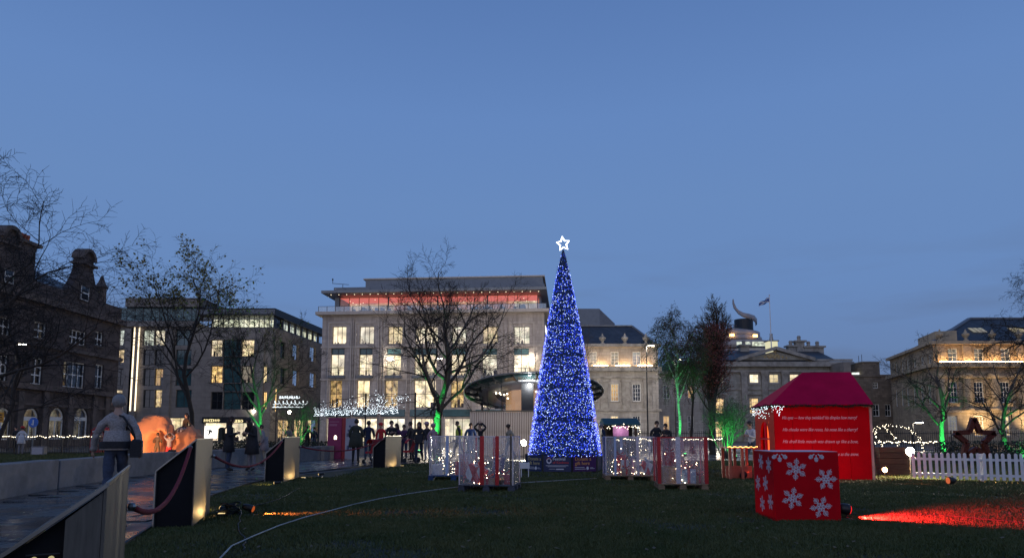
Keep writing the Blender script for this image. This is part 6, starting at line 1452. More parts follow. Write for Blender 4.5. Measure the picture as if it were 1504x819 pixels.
# phone box, signs at left
pb_ = P(141, 660, 44); ph = thing('telephone_box', 'red telephone box at the end of the left railings', 'telephone box', (pb_.x, 44, 0)); MT['phonered'] = mat('red_cast_iron', (.36, .012, .018), .4); zt = P(141, 626, 44).z
mb = MB()
for x in (-.42, .38):
    for y in (0, .8): mb.box(x, x+.06, y, y+.06, 0, zt-.2)
mb.box(-.42, .44, 0, .86, zt-.42, zt-.18); mb.box(-.42, .44, 0, .86, 0, .25); mb.lathe([(.55,0),(.5,.1),(.25,.18)], 4, (.01,.43,zt-.18)); mb.build('frame', MT['phonered'], ph)
mb = MB()
for i in range(1, 3): x = -.36+.74*i/3; mb.box(x-.015, x+.015, .01, .05, .25, zt-.42)
for j in range(1, 8): z = .25+(zt-.67)*j/8; mb.box(-.36, .38, .015, .045, z-.012, z+.012)
mb.build('glazing_bars', MT['phonered'], ph); mb = MB(); mb.box(-.36, .38, .055, .07, .25, zt-.42); mb.build('glass', MT['darkglass'], ph); mb = MB(); mb.box(-.3, .32, -.012, -.002, zt-.36, zt-.25); mb.build('sign_plate', MT['boardwhite'], ph)
p = P(50, 620, 41.5); sg_ = thing('road_sign', 'round blue road sign on a grey pole behind the railings', 'sign', (p.x, 41.5, 0)); mb = MB(); mb.tube([(0,0,0),(0,0,p.z+.3)], .04, 8); mb.build('pole', MT['metalgrey'], sg_); mb = MB(); mb.prism([(.30*cos(a_), p.z+.30*sin(a_)) for a_ in np.linspace(0, 2*pi, 25)[:-1]], -.07, -.05); mb.build('disc', mat('blue_sign', (.02, .12, .50), .4), sg_)
mb = MB(); mb.bar((.0, -.075, p.z-.16), (.0, -.075, p.z+.16), .07, .008, (0,1,0)); mb.bar((-.1, -.075, p.z-.08), (0, -.075, p.z-.16), .06, .008, (0,1,0)); mb.build('arrow', MT['white'], sg_)
p = P(0, 613, 41.5); sg_ = thing('road_sign', 'yellow diversion sign cut off by the left edge', 'sign', (p.x, 41.5, 0)); mb = MB(); mb.tube([(-.1,0,0),(-.1,0,p.z+.3)], .04, 8); mb.build('pole', MT['metalgrey'], sg_); mb = MB(); mb.box(-.75, .28, -.07, -.05, p.z-.28, p.z+.32); mb.build('plate', mat('yellow_sign', (.62, .28, .015), .5), sg_)
mb = MB()
for j in range(3): mb.box(-.65, .18, -.078, -.071, p.z-.16+j*.15, p.z-.10+j*.15)
mb.build('lettering_blocks', MT['black'], sg_); mb = MB(); mb.prism([(-.1+.22*cos(a_), p.z-.62+.22*sin(a_)) for a_ in np.linspace(0, 2*pi, 21)[:-1]], -.07, -.05); mb.build('blue_disc', mat('blue_sign_disc', (.02, .12, .50), .4), sg_)
p = G(60, 668); mb = MB(); mb.bbox(-.38, .38, -.15, .15, .0, .5, .02); cb_ = thing('utility_box', 'small pale utility box at the foot of the left railings', 'box', (p.x, 39.2, 0)); mb.build('cabinet', MT['concrete'], cb_); mb = MB(); mb.box(-.3, .3, -.16, -.151, .06, .44); mb.build('door', MT['boardwhite'], cb_)
# ================================================================ bare winter trees
def rot_dir(d, ang, az):
    o = d.orthogonal().normalized(); o.rotate(Matrix.Rotation(az, 3, d)); return (d*cos(ang) + o*sin(ang)).normalized()
def tree(label, px, Y, H, seed, trunk_r=.28, trunk_h=.3, spread=.75, lv=(8, 6, 5, 5), lens=(.42, .5, .5, .5), grav=.02, bark='bark', leaf=None, stems=1, name='bare_tree', lean=(0, 0), twig_r=.010, wob=.16, group='bare winter trees round the square', up=.10, ang=(.55, .95), x=None, hang=0.0):
    rng = random.Random(seed); X = P(px, 640, Y).x if x is None else x
    t = thing(name, label, 'tree' if name != 'shrub' else 'shrub', (X, Y, 0), 0, group)
    tr, br = MB(), MB(); tips = []
    def branch(p, d, L, r, level):
        n = (7, 6, 5, 4, 3)[level]; pts = [p]; rad = [r]; q = p.copy(); dd = d.copy()
        rend = max(twig_r*.5, r*(.45 if level == 0 else .28))
        for i in range(n):
            u = up*(1.0 if level < 2 else .35)
            dd = (dd + Vector((rng.gauss(0, wob), rng.gauss(0, wob), rng.gauss(0, wob*.7) + u - (hang*(i/n) if level >= 2 else 0) - grav*level)) ).normalized()
            q = q + dd*(L/n); pts.append(q.copy()); rad.append(lerp(r, rend, (i+1)/n))
        (tr if level <= 1 else br).tube(pts, rad, (10, 7, 5, 3, 3)[level], cap=level < 1)
        if level >= len(lv): tips.append((pts[-1], dd)); tips.append((pts[-2], dd)); return
        k = lv[level]; k = max(2, int(round(k*rng.uniform(.8, 1.2)))); az = rng.uniform(0, 6.28)
        for i in range(k):
            f = lerp(trunk_h/(trunk_h+.45) if level == 0 else .22, 1.0, (i+rng.uniform(.2, .9))/k); f = min(f, .995)
            j = min(int(f*n), n-1); a = pts[j].lerp(pts[j+1], f*n-j); az += 2.4 + rng.uniform(-.5, .5)
            base = (pts[j+1]-pts[j]).normalized(); an = rng.uniform(*ang)*(1.0 if f < .93 else .45)*(spread/.75 if level == 0 else 1)
            rr = max(twig_r, lerp(r, rend, f)*rng.uniform(.5, .68)); LL = L*lens[level]*rng.uniform(.7, 1.25)*(1.15-.45*f if level == 0 else 1.1-.4*f)
            if level == 0: LL = H*lens[0]*rng.uniform(.75, 1.15)*(1.2-.45*f)
            branch(a, rot_dir(base, an, az), LL, rr, level+1)
    for s_ in range(stems):
        d = Vector((lean[0], lean[1], 1)).normalized()
        if stems > 1: d = rot_dir(d, rng.uniform(.12, .42), s_*6.28/stems + rng.uniform(-.4, .4))
        branch(Vector((rng.gauss(0, .06)*(stems > 1), rng.gauss(0, .06)*(stems > 1), -.02)), d, H*(trunk_h+.45 if stems == 1 else .62), trunk_r, 0)
    k_ = H/max(v_[2] for v_ in br.v)
    for m_ in (tr, br): m_.v = [(a_*k_, b_*k_, c_*k_) for a_, b_, c_ in m_.v]
    tips = [(p_*k_, d_) for p_, d_ in tips]
    if stems == 1: tr.lathe([(trunk_r*1.5, -.02), (trunk_r*1.2, .12), (trunk_r*.9, .5)], 10)
    tr.build('trunk', MT[bark], t, True); br.build('crown', MT['twigbrown'] if name in ('birch_tree', 'columnar_tree') else MT['twig'] if name != 'shrub' else MT[bark], t, False, 'stuff')
    if leaf:
        m_, n_, sz, sel = leaf; lm = MB(); cand = [q for q in tips if sel(q[0], H)] or tips
        for i in range(n_):
            p_, d_ = rng.choice(cand); p_ = p_ + Vector((rng.gauss(0, .12), rng.gauss(0, .12), rng.gauss(0, .12))); a_ = Vector((rng.gauss(0,1), rng.gauss(0,1), rng.gauss(0,1)-.5)).normalized()*sz*rng.uniform(.6, 1.3); s2 = a_.orthogonal().normalized()*sz*.36
            lm.add([p_, p_+a_*.5+s2, p_+a_, p_+a_*.5-s2], [(0,1,2,3)])
        lm.build('leaves', MT[m_], t, False, 'stuff')
    return t
def uplight(label, x, y, tgt, power, col=(.04, 1.0, .16), ang=60):
    t = thing('uplight', label, 'lamp', (x, y, 0), 0, 'green uplights at the trees'); mb = MB(); mb.lathe([(.09,0),(.10,.1),(.085,.16)], 10); mb.build('housing', MT['black'], t); mb = MB(); mb.lathe([(.075,.161),(.06,.175)], 10); mb.build('lens', emis('green_lens', col, 10, False), t)
    add_light('SPOT', 'green_beam', t, (0, 0, .2), power, col, .05, Vector(tgt) - Vector((x, y, 0)), ang, .6)
MT['yleaf'] = mat('olive_yellow_leaf', (.19, .165, .05), .6, var=.5, scale=2); MT['russet'] = mat('russet_leaf', (.28, .065, .036), .65, var=.5, scale=3); MT['olive'] = mat('olive_birch_leaf', (.085, .085, .03), .65, var=.5, scale=3)
MT['twigbrown'] = mat('brown_birch_twigs', (.065, .042, .03), .9, var=.4, scale=3)
tree('huge bare tree leaning in from beyond the left edge', -75, 27, 13.6, 31, .20, .20, .95, (10, 9, 8, 7), (.52, .50, .50, .45), lean=(.06, 0), wob=.19, up=.05, ang=(.6, 1.1))
tree('second bare tree half cut off at the left edge, before the sooty building', -8, 33, 11.0, 57, .13, .22, .9, (10, 8, 8, 7), (.46, .5, .5, .45), wob=.18, up=.08)
tree('broad tree keeping some yellow leaves at its top, before the office block', 284, 44, 15.2, 12, .19, .22, .9, (11, 9, 8, 7), (.47, .52, .5, .45), leaf=('yleaf', 1300, .19, lambda p, H: p.z > H*.62), wob=.17)
t3x = P(388, 640, 46).x
tree('bare tree with forked green-lit trunk between office block and store', 388, 46, 10.6, 5, .14, .16, .85, (10, 8, 7, 6), (.50, .5, .5, .45), bark='barklit', leaf=('yleaf', 160, .15, lambda p, H: p.z > H*.7), wob=.17, up=.16)
uplight('green uplight at the forked tree before the office block', t3x+.7, 44.9, (t3x+.05, 46, 3.0), 1500)
t5x = P(640, 640, 46).x
tree('tall bare tree with green-lit trunk in front of the department store', 641, 46, 14.0, 29, .30, .16, .85, (11, 9, 8, 7), (.50, .5, .5, .45), bark='barklit', wob=.19, up=.15)
uplight('green uplight at the tall bare tree before the store', t5x-.9, 44.6, (t5x, 46, 3.2), 2800)
tree('slim bare street tree before the right windows of the store', 703, 66, 9.5, 44, .12, .2, .7, (7, 6, 5, 4), (.44, .5, .5, .45), up=.2)
tree('bare tree top rising behind the Christmas tree', 852, 78, 15.6, 45, .16, .4, .6, (8, 6, 5, 4), (.36, .5, .5, .45), up=.25)
bx = P(994, 640, 38).x
tree('weeping birch with green-lit white trunk behind the gift cases', 996, 38, 8.6, 9, .10, .36, .70, (15, 9, 7, 5), (.32, .55, .62, .6), bark='silver', leaf=('olive', 3600, .08, lambda p, H: True), name='birch_tree', up=.12, hang=.75, wob=.12, ang=(.45, .8), lean=(-.02, 0))
uplight('green uplight at the foot of the weeping birch', bx+.15, 36.9, (bx+.05, 38, 2.6), 800)
tree('second thin birch close behind the weeping birch', 1018, 42, 8.2, 19, .09, .36, .55, (12, 7, 6, 4), (.28, .55, .6, .6), bark='bark', leaf=('russet', 1600, .09, lambda p, H: True), name='birch_tree', up=.12, hang=.6, wob=.12, ang=(.4, .75))
tree('narrow upright tree with russet leaves beside the birch', 1046, 41, 10.3, 77, .16, .12, .36, (22, 9, 6, 5), (.22, .5, .5, .45), leaf=('russet', 8000, .10, lambda p, H: p.z < H*.78), name='columnar_tree', up=.26, wob=.10, ang=(.45, .7))
def shrub(label, px, Y, H, seed, power, col=(.05, 1, .15), n=9, leafn=700):
    x = P(px, 640, Y).x; tree(label, px, Y, H, seed, .035, .3, .6, (7, 5, 4), (.34, .5, .5), bark='barklit', stems=n, name='shrub', group='multi-stemmed shrubs', up=.14, leaf=('olive', leafn, .07, lambda p, H: True) if leafn else None, twig_r=.006, wob=.14)
    uplight('green uplight under the ' + label, x+.1, Y-1.0, (x, Y+.3, H*.55), power, col, 85)
shrub('green-lit multi-stemmed shrub left of the store', 438, 43, 4.2, 81, 700, n=8, leafn=160)
shrub('green-lit leafy shrub at the foot of the russet tree', 1066, 34, 3.3, 83, 520, n=9, leafn=1500)
for lab, px, seed, Y, H in (('small bare tree with bright green trunk behind the left of the picket fence', 1384, 91, 29, 5.6), ('small bare tree with bright green trunk near the right edge', 1487, 97, 28, 5.2)):
    x = P(px, 640, Y).x; tree(lab, px, Y, H, seed, .12, .24, .9, (9, 7, 6, 5), (.48, .5, .5, .45), bark='barklit', up=.12, wob=.16, ang=(.6, 1.05), twig_r=.006)
    uplight('green uplight at the ' + lab.replace('small bare ', ''), x-.15, Y-.9, (x, Y, 1.4), 1000, ang=75)
tree('dark bare tree with drooping boughs cut off by the right edge', 1506, 38, 11.9, 63, .26, .75, 1.15, (13, 9, 8, 6), (.46, .52, .52, .45), wob=.2, up=.03, ang=(.8, 1.35), grav=.05)
# ================================================================ orange-lit rocks and people
def cloth(name, c, rough=.85, var=.3, scale=25): 
    if name not in MT: MT[name] = mat(name, c, rough, var=var, scale=scale)
    return MT[name]
cloth('black_cloth', (.018, .018, .022)); cloth('navy_cloth', (.012, .018, .045)); cloth('olive_cloth', (.03, .032, .022)); cloth('knit_grey', (.30, .27, .26), .95, .45, 45); cloth('jeans', (.035, .05, .09)); cloth('blue_jacket', (.03, .07, .20)); cloth('red_cloth', (.42, .02, .025)); cloth('purple_cloth', (.09, .035, .10)); cloth('pink_cloth', (.38, .24, .28)); cloth('white_cloth', (.55, .55, .58)); cloth('grey_cloth', (.20, .19, .21)); cloth('beige_cloth', (.32, .27, .2)); cloth('hivis', (.42, .50, .06)); cloth('brown_cloth', (.07, .045, .03)); cloth('shoe', (.02, .017, .015))
cloth('hair_brown', (.04, .022, .014))
def person(label, loc, rz, h=1.70, top='black_cloth', legs='jeans', hair='hair_dark', arms='down', gait='stand', skirt=None, hat=None, longhair=False, bend=0.0, sit=False, group='people in the square', z0=0.0, scarf=None, headdown=0.0, bulk=1.0, detail=False):
    s = h/1.72; t = thing('person', label, 'person', (loc[0], loc[1], z0), rz, group)
    V = []; Rr = []; Kd = []; Eg = []
    def v(p, r, k, par=None):
        V.append(Vector(p)*s); Rr.append(r*s); Kd.append(k)
        if par is not None: Eg.append((par, len(V)-1))
        return len(V)-1
    bf = lambda z, e=0: Vector((0, sin(bend)*(z-.95)+e, .95+cos(bend)*(z-.95)))
    pel = v((0,0,.95), .135*bulk, 'top'); b1 = v(bf(1.12), .14*bulk, 'top', pel); b2 = v(bf(1.30), .15*bulk, 'top', b1); b3 = v(bf(1.42), .115*bulk, 'top', b2)
    nk = v(bf(1.50, .01), .055, 'skin', b3); hp = bf(1.50, .01); hd = lambda z, y: hp + Vector((0, y + sin(bend+headdown)*(z-1.50), cos(headdown)*(z-1.50)))
    h0 = v(hd(1.57, .025), .075, 'skin', nk); h1 = v(hd(1.635, .02), .094, 'skin', h0); h2 = v(hd(1.69, .01), .075, 'skin', h1)
    v(hd(1.615, .125), .018, 'skin', h1)
    hands = []
    for sd in (-1, 1):
        sh = v(bf(1.405)+Vector((sd*.165,0,0)), .078*bulk, 'top', b3); S = bf(1.405)+Vector((sd*.19,0,0))
        if arms == 'down' or (arms == 'bag' and sd < 0): el, hn = S+Vector((sd*.07,-.04,-.28)), S+Vector((sd*.09,.05,-.53))
        elif arms == 'swing': el, hn = S+Vector((sd*.10,-.10*sd,-.27)), S+Vector((sd*.14,.06-.16*sd,-.51))
        elif arms == 'bag': el, hn = S+Vector((sd*.12,-.14,-.24)), S+Vector((sd*.03,.10,-.36))
        elif arms == 'phone': el, hn = S+Vector((sd*.05,.03,-.27)), S+Vector((-sd*.10,.26,-.18))
        elif arms == 'up': el, hn = S+Vector((sd*.09,.10,.16)), S+Vector((-sd*.15,.13,.40))
        elif arms == 'pocket': el, hn = S+Vector((sd*.07,-.06,-.27)), S+Vector((sd*.01,.08,-.48))
        elif arms == 'push': el, hn = S+Vector((sd*.05,.02,-.28)), S+Vector((sd*.02,.30,-.36))
        e_ = v(el, .055*bulk, 'top', sh); w_ = v(el.lerp(hn, .86), .042, 'top', e_); h_ = v(hn, .030, 'skin', w_); hands.append((el, hn, sd))
        hx = v((sd*.085, 0, .90), .105, 'legs', pel)
        if sit: kn, an = Vector((sd*.11,.40,.88)), Vector((sd*.10,.45,.46))
        elif gait == 'walk': kn, an = Vector((sd*.085,.13*sd+.05,.50)), Vector((sd*.08,.28*sd-.04,.11 if sd > 0 else .16))
        else: kn, an = Vector((sd*.095,.02,.50)), Vector((sd*.10,-.02,.09))
        k_ = v(kn, .066, 'legs', hx); c_ = v(kn.lerp(an, .45)+Vector((0,-.015,0)), .058, 'legs', k_); a_ = v(an, .046, 'legs', c_); v(an+Vector((sd*.02,.16,-.055)), .040, 'shoe', a_)
    me = bpy.data.meshes.new('sk'); me.from_pydata([tuple(p) for p in V], Eg, []); o = bpy.data.objects.new('sk', me); COL.objects.link(o)
    md = o.modifiers.new('s', 'SKIN'); md.branch_smoothing = .6
    sk = me.skin_vertices[0].data
    for i, r in enumerate(Rr): sk[i].radius = (r, r*(.82 if Kd[i] == 'top' and i < 4 else 1)); sk[i].use_root = (i == 0)
    o.modifiers.new('ss', 'SUBSURF').levels = 3 if detail else 1
    dg = bpy.context.evaluated_depsgraph_get(); ev = bpy.data.meshes.new_from_object(o.evaluated_get(dg)); bpy.data.objects.remove(o)
    kinds = ['top', 'legs', 'skin', 'shoe']; mats_ = [MT[top], MT[legs], MT['skin'], MT['shoe']]
    mb = MB(); mb.v = [tuple(x.co) for x in ev.vertices]
    segs = [(V[a], V[b], Kd[b]) for a, b in Eg]
    for pl in ev.polygons:
        c = Vector(pl.center); best, bk = 9, 'top'
        for a, b, k in segs:
            ab = b-a; u = max(0, min(1, (c-a).dot(ab)/max(1e-9, ab.dot(ab)))); dd = (c-a-ab*u).length
            if dd < best: best, bk = dd, k
        mb.f.append(tuple(pl.vertices)); mb.m.append(kinds.index(bk))
    if detail:                                                         # cloth folds on the near figure
        from mathutils import noise
        nv_ = [x.normal.copy() for x in ev.vertices]; tv = {i for f_, m_ in zip(mb.f, mb.m) if m_ < 2 for i in f_}
        for i in tv:
            q = Vector(mb.v[i]); f_ = .016*noise.noise(Vector((q.x*7, q.y*7, q.z*13))) + .007*noise.noise(q*26); mb.v[i] = tuple(q + nv_[i]*f_)
    mb.mi = 2
    for el, hn, sd in hands:                                           # five fingers on each hand
        f = (hn-el).normalized(); side = f.cross(Vector((sd, 0, .2))).normalized(); nrm = f.cross(side).normalized()
        for i, (off, ln) in enumerate(((-.028,.055),(-.010,.075),(.008,.08),(.026,.068))):
            a = hn + side*off + f*.015; mb.tube([a*s, (a+f*ln*.6+nrm*.010)*s, (a+f*ln+nrm*.028)*s], [.0095*s,.0085*s,.007*s], 5)
        a = hn - side*.026 - f*.012; mb.tube([a*s, (a-side*.030+f*.022)*s, (a-side*.038+f*.048+nrm*.01)*s], [.011*s,.010*s,.008*s], 5)
    for sd in (-1, 1): mb.ball(hd(1.625, .0)*s + Vector((sd*.093*s,0,0)), .028*s, 6, 5, (.4,.7,1))
    mb.build('body', mats_, t, True)
    C = (V[h1]+V[h2])/2
    hb = MB(); hb.ball(C + Vector((0,-.018*s,.004*s)), .101*s, 12 if not detail else 28, 8 if not detail else 18, (.95, 1.0, 1.04))
    hb.v = [(x, (y if y < C.y+.055*s else C.y+.055*s) if z < C.z+.03*s else y, z) for x, y, z in hb.v]
    if longhair: hb.tube([C+Vector((0,-.055,-.01))*s, C+Vector((0,-.08,-.14))*s, C+Vector((0,-.09,-.27))*s, C+Vector((0,-.07,-.34))*s], [.095*s,.10*s,.085*s,.03*s], 10)
    if detail:
        from mathutils import noise
        hb.v = [tuple(C + (Vector(q)-C)*(1 + .07*noise.noise(Vector(q)*38))) for q in hb.v]
    hb.build('hair', MT[hair], t, True)
    if hat: m2 = MB(); m2.ball(C+Vector((0,-.01,.045))*s, .113*s, 12, 7, (1,1.05,.85)); m2.lathe([(.118*s,0),(.118*s,.03*s)], 12, C+Vector((0,-.005,.02))*s); m2.build('hat', MT[hat], t, True)
    for sd in (-1, 1): m2 = MB(); m2.ball(hd(1.64, .105)*s + Vector((sd*.033*s,0,0)), .011*s, 6, 4); m2.build('eye', MT['black'], t)
    if skirt:                                                          # coat skirt from the waist to the hem
        z1, fl = skirt; m2 = MB(); prof = [(.150,1.22),(.165,1.02),(.175+fl*.4,.88),(.18+fl, z1),(.165+fl, z1-.005)] if not sit else [(.15,1.2),(.17,1.0),(.2,.9)]
        if z1 > .86: prof = [(.150,1.22),(.168,1.05),(.172+fl,z1),(.15+fl,z1-.004)]
        m2.lathe([(r*bulk*s, z*s) for r, z in prof], 16, (0,0,0), 1.12, .88); m2.build('coat_skirt', MT[top], t, True)
    if scarf: m2 = MB(); m2.lathe([(.07*s,1.44*s),(.092*s,1.47*s),(.088*s,1.53*s),(.065*s,1.55*s)], 12, (0,.015*s,0)); m2.build('scarf', MT[scarf], t, True)
    return t
def at(px, Y): return (P(px, 640, Y).x, Y)
# rocks
MT['rock'] = mat('orange_sculpted_rock', (.46, .20, .10), .8, var=.2, scale=1.5, bump=.5, bscale=6, dirt=(.36, .14, .07))
def rock(label, loc, sx_, sy_, sz_, seed, cave=None):
    bm = bmesh.new(); bmesh.ops.create_icosphere(bm, subdivisions=5, radius=1.0); from mathutils import noise
    for vv in bm.verts:
        p = vv.co.copy(); k = 1 + .12*noise.noise(p*1.3 + Vector((seed,0,0))) + .08*noise.noise(p*3.1 + Vector((0,seed,0))) + .02*noise.noise(p*9)
        q = Vector((math.copysign(abs(p.x)**.75, p.x)*k*sx_, math.copysign(abs(p.y)**.8, p.y)*k*sy_, max(-.02, math.copysign(abs(p.z)**.7, p.z)*k*sz_)))
        q.y += .04*sin(q.z*9 + 2*noise.noise(p*2))
        if cave:
            cx, cz, cr = cave; d_ = hypot((q.x-cx)/cr, (q.z-cz)/(cr*1.7))
            if d_ < 1 and q.y < 0: q.y += .55*sqrt(1-d_*d_)
        vv.co = q
    me = bpy.data.meshes.new('rock'); bm.to_mesh(me); bm.free(); me.materials.append(MT['rock']); me.polygons.foreach_set('use_smooth', [True]*len(me.polygons))
    t = thing('rock_sculpture', label, 'sculpture', (loc[0], loc[1], 0), 0, 'orange-lit rocks'); link('boulder', me, t); return t
ra = at(211, 23.5); rb2 = at(264, 24.2)
rock('tall orange-lit rock with a hollow behind the walking man', (ra[0], 24.1), .80, .62, 1.86, 3.1, (.38, .72, .36)); rock('round orange-lit rock that children climb on', (rb2[0], 24.7), .70, .6, 1.42, 8.3)
for lab, x, y, tg, pw in (('amber flood lamp behind the wall, lighting the tall rock', ra[0]+.5, 21.9, (ra[0]-.05, 24, 1.0), 170), ('amber flood lamp behind the wall, lighting the round rock', rb2[0]+.7, 22.3, (rb2[0], 24.6, .8), 80)):
    t = thing('flood_lamp', lab, 'lamp', (x, y, 0)); mb = MB(); mb.box(-.02, .02, -.02, .02, 0, .5); mb.bbox(-.1, .1, -.06, .06, .5, .7, .01); mb.build('housing', MT['black'], t); mb = MB(); mb.box(-.08, .08, .062, .066, .54, .68); mb.build('lens', emis('amber_lens', (1, .42, .12), 6, False), t); add_light('SPOT', 'amber_beam', t, (0, .12, .62), pw*2.2, (1, .50, .22), .10, Vector(tg)-Vector((x, y, 0)), 80, .7)
person('small dark figure standing in the hollow of the tall rock', (ra[0]+.42, 23.62), .3, .95, 'brown_cloth', 'brown_cloth', 'hair_brown', 'phone', group='children at the rocks', z0=.28)
person('child in red trousers climbing the round rock', at(249, 23.6), .4, 1.0, 'grey_cloth', 'red_cloth', 'hair_brown', 'up', 'walk', group='children at the rocks', z0=.20)
person('child sitting on top of the round rock', (rb2[0]+.02, 24.6), 2.7, 1.15, 'brown_cloth', 'grey_cloth', 'hair_dark', 'down', sit=True, longhair=True, group='children at the rocks', z0=.78)
# the man walking on the path
mp_ = at(172, 10.7); person('elderly man in grey knitted jacket walking away along the path', mp_, .42, 1.77, 'knit_grey', 'jeans', 'hair_grey', 'swing', 'walk', (.93, .03), group='people on the path', bulk=1.0, detail=True)
t = thing('shoulder_bag', 'black shoulder bag on the right hip of the walking man', 'bag', (mp_[0], mp_[1], 0), .42); mb = MB(); mb.bbox(.20, .36, -.20, .10, .84, 1.12, .03); mb.build('pouch', MT['black_cloth'], t); mb = MB(); mb.tube([(.27,-.12,1.10),(.20,-.17,1.3),(.08,-.14,1.47),(-.02,0,1.50),(.05,.13,1.40),(.2,.14,1.2),(.27,.05,1.1)], .016, 6); mb.build('strap', MT['black_cloth'], t, True)
mb = MB(); mb.lathe([(.206,.98),(.212,1.0),(.212,1.07),(.206,1.09)], 20, (0,0,0), 1.12, .88); mb.build('waist_belt', MT['black_cloth'], t)
# women by the wall
person('woman with long hair in dark coat looking down at her hands by the wall', at(337, 22.4), -1.35, 1.74, 'black_cloth', 'jeans', 'hair_brown', 'phone', skirt=(.62, .03), longhair=True, headdown=.25, group='people on the path')
t = thing('backpack', 'olive backpack on the back of the long-haired woman', 'bag', (*at(337, 22.4), 0), -1.35); mb = MB(); mb.bbox(-.16, .16, -.33, -.15, 1.0, 1.42, .05); mb.build('pack', MT['olive_cloth'], t)
for x in (-.1, .1): mb = MB(); mb.tube([(x,-.16,1.38),(x,-.02,1.47),(x,.12,1.38),(x,.14,1.2),(x,-.12,1.05)], .014, 6); mb.build('strap', MT['olive_cloth'], t)
person('woman in long black coat with bowed head beside the long-haired woman', at(371, 22.6), 2.7, 1.73, 'black_cloth', 'grey_cloth', 'hair_dark', 'phone', skirt=(.55, .05), longhair=True, bend=.16, headdown=.5, group='people on the path')
person('person in grey coat beyond the wall, right of the two women', at(389, 27.5), 1.9, 1.55, 'grey_cloth', 'beige_cloth', 'hair_dark', 'pocket', skirt=(.6, .04), bend=.2, group='people on the path')
# the crowd
CR = [(523, 29.5, 1.80, .2, 'olive_cloth', 'black_cloth', 'hair_dark', 'pocket', 'man in dark olive padded coat with his back turned, by the white board', dict(skirt=(.62,.04), bulk=1.25)),
 (541, 30.5, 1.75, .5, 'navy_cloth', 'jeans', 'hair_dark', 'push', 'man in navy jacket beside the padded coat, by the pushchair', dict()),
 (560, 34, 1.70, 3.0, 'red_cloth', 'black_cloth', 'hair_dark', 'pocket', 'person in red jacket and red hat under the fairy lights', dict(hat='red_cloth')),
 (574, 31, 1.78, 3.4, 'black_cloth', 'jeans', 'hair_brown', 'phone', 'man in black behind the farthest steel stand', dict(bulk=1.1)),
 (584, 31.6, 1.66, 2.6, 'purple_cloth', 'black_cloth', 'hair_brown', 'pocket', 'woman in purple coat beside the man in black', dict(skirt=(.6,.03), longhair=True)),
 (594, 32.6, 1.62, 3.3, 'purple_cloth', 'jeans', 'hair_dark', 'down', 'shorter person in violet jacket at the right of the purple coat', dict()),
 (605, 31.5, 1.74, 1.0, 'black_cloth', 'black_cloth', 'hair_dark', 'push', 'person in black turned sideways with a red pushchair', dict()),
 (616, 28.6, 1.68, 3.05, 'black_cloth', 'navy_cloth', 'hair_dark', 'pocket', 'woman in dark coat facing us on the wet path', dict(skirt=(.82,.02), longhair=True, scarf='red_cloth')),
 (628, 30.2, 1.68, 2.8, 'black_cloth', 'white_cloth', 'hair_brown', 'down', 'person in black jacket and pale trousers beside the dark-coated woman', dict(hat='pink_cloth')),
 (636, 29.6, 1.60, 3.5, 'pink_cloth', 'grey_cloth', 'hair_brown', 'pocket', 'woman in pale pink coat at the left of the gift cases', dict(skirt=(.65,.03), hat='pink_cloth')),
 (674, 33, 1.78, 2.2, 'black_cloth', 'black_cloth', 'hair_dark', 'down', 'steward in black with a yellow safety vest', dict(scarf='hivis')),
 (691, 33.5, 1.70, 3.3, 'blue_jacket', 'jeans', 'hair_brown', 'pocket', 'person in blue jacket behind the gift cases', dict(bulk=1.15)),
 (706, 31.5, 1.66, 3.1, 'black_cloth', 'beige_cloth', 'hair_dark', 'up', 'person in black raising both arms behind the gift cases', dict()),
 (749, 30.5, 1.58, 2.0, 'beige_cloth', 'grey_cloth', 'hair_brown', 'pocket', 'person in beige beside the slatted fence', dict(hat='brown_cloth')),
 (887, 28.5, 1.62, 1.2, 'navy_cloth', 'jeans', 'hair_grey', 'pocket', 'person in navy between the Christmas tree and the kiosk', dict(bulk=1.1)),
 (964, 28.8, 1.72, 2.9, 'black_cloth', 'black_cloth', 'hair_brown', 'pocket', 'left one of the pair in dark coats by the birch', dict(skirt=(.7,.02))),
 (979, 28.4, 1.62, 2.4, 'black_cloth', 'black_cloth', 'hair_dark', 'phone', 'right one of the pair in dark coats by the birch', dict(skirt=(.7,.02))),
 (24, 41.0, 1.65, 2.6, 'black_cloth', 'black_cloth', 'hair_dark', 'pocket', 'person in black beside the left railings', dict()),
 (32, 39.4, 1.60, .6, 'white_cloth', 'grey_cloth', 'hair_dark', 'down', 'person in white coat and red hat at the left railings', dict(hat='red_cloth', skirt=(.7,.03))),
 (452, 44, 1.72, .4, 'black_cloth', 'black_cloth', 'hair_dark', 'pocket', 'person in black right of the green-lit shrub', dict()),
 (462, 45, 1.66, .9, 'navy_cloth', 'jeans', 'hair_brown', 'down', 'person in navy near the magenta board', dict()),
 (424, 44.5, 1.68, 3.0, 'grey_cloth', 'jeans', 'hair_dark', 'phone', 'person in grey between the green-lit stems', dict()),
 (1104, 23.5, 1.62, 2.2, 'white_cloth', 'jeans', 'hair_dark', 'phone', 'person in pale jacket at the left side of the red house', dict())]
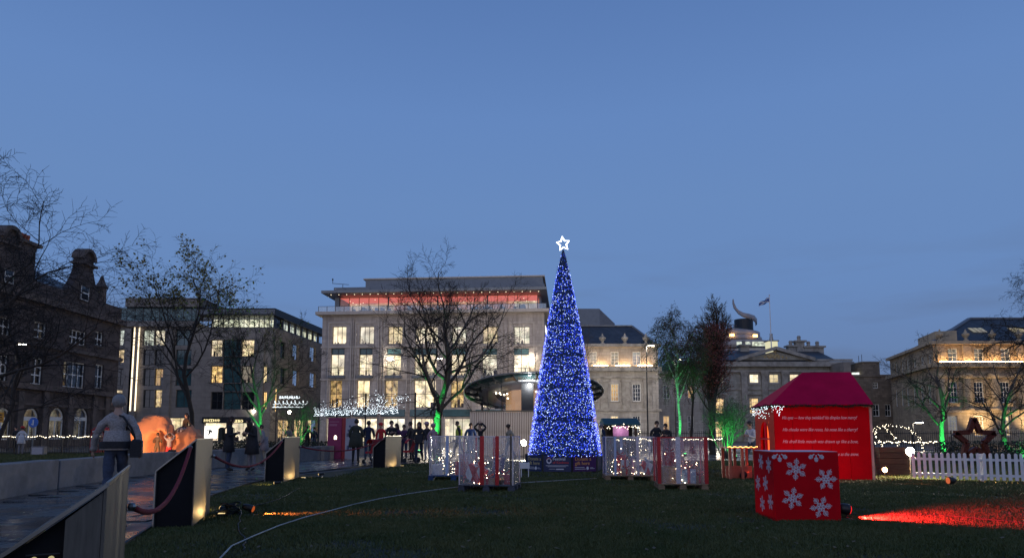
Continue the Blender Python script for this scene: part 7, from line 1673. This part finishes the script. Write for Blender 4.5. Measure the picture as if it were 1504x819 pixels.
for ci, (px, Y, h, rz, top, lg, hr, arms, lab, kw) in enumerate(CR):
    kw.setdefault('gait', 'walk' if ci % 3 == 1 else 'stand'); kw.setdefault('headdown', random.uniform(-.1, .35)); kw.setdefault('bend', random.uniform(0, .12))
    t = person(lab, at(px, Y + random.uniform(-.5, .5)), rz + random.uniform(-.4, .4), h, top, lg, hr, arms, **kw)
    if 'vest' in lab: mb = MB(); mb.lathe([(.165,.98),(.17,1.15),(.178,1.32),(.15,1.44)], 16, (0,0,0), 1.12, .95); mb.build('safety_vest', MT['hivis'], t, True)
def pushchair(label, px, Y, rz):
    t = thing('pushchair', label, 'pushchair', (*at(px, Y), 0), rz, 'red pushchairs in the crowd')
    for x in (-.24, .24):
        for y, r in ((-.28, .11), (.32, .09)):
            mb = MB(); mb.tube([(x-.018,y,r),(x+.018,y,r)], r, 14); w_ = mb.build('wheel', MT['black'], t)
        mb = MB(); mb.tube([(x,-.28,.11),(x,.05,.45),(x,-.30,.98)], .013, 6); mb.tube([(x,.32,.09),(x,.05,.45)], .013, 6); mb.build('frame', MT['steel'], t)
    mb = MB(); mb.tube([(-.24,-.30,.98),(.24,-.30,.98)], .017, 8); mb.build('handle', MT['black'], t)
    mb = MB(); mb.bbox(-.2, .2, -.05, .28, .42, .50, .02); mb.add([(-.2,-.08,.46),(.2,-.08,.46),(.2,-.22,.92),(-.2,-.22,.92),(-.2,-.03,.46),(.2,-.03,.46),(.2,-.17,.92),(-.2,-.17,.92)], [(0,1,2,3),(7,6,5,4),(0,3,7,4),(1,5,6,2)]); mb.build('seat', MT['red_cloth'], t)
    mb = MB(); n_ = 8; 
    for i in range(n_+1):
        a = lerp(.35, 2.5, i/n_); mb.v += [(-.22, -.02+.30*cos(a)*.8, .72+.28*sin(a)), (.22, -.02+.30*cos(a)*.8, .72+.28*sin(a))]
    for i in range(n_): mb.f.append((2*i, 2*i+1, 2*i+3, 2*i+2)); mb.m.append(0)
    mb.build('hood', MT['red_cloth'], t, True)
pushchair('red pushchair by the man in navy, left of the farthest stand', 549, 28, .9); pushchair('red pushchair right of the farthest stand', 603, 29.6, 2.0)
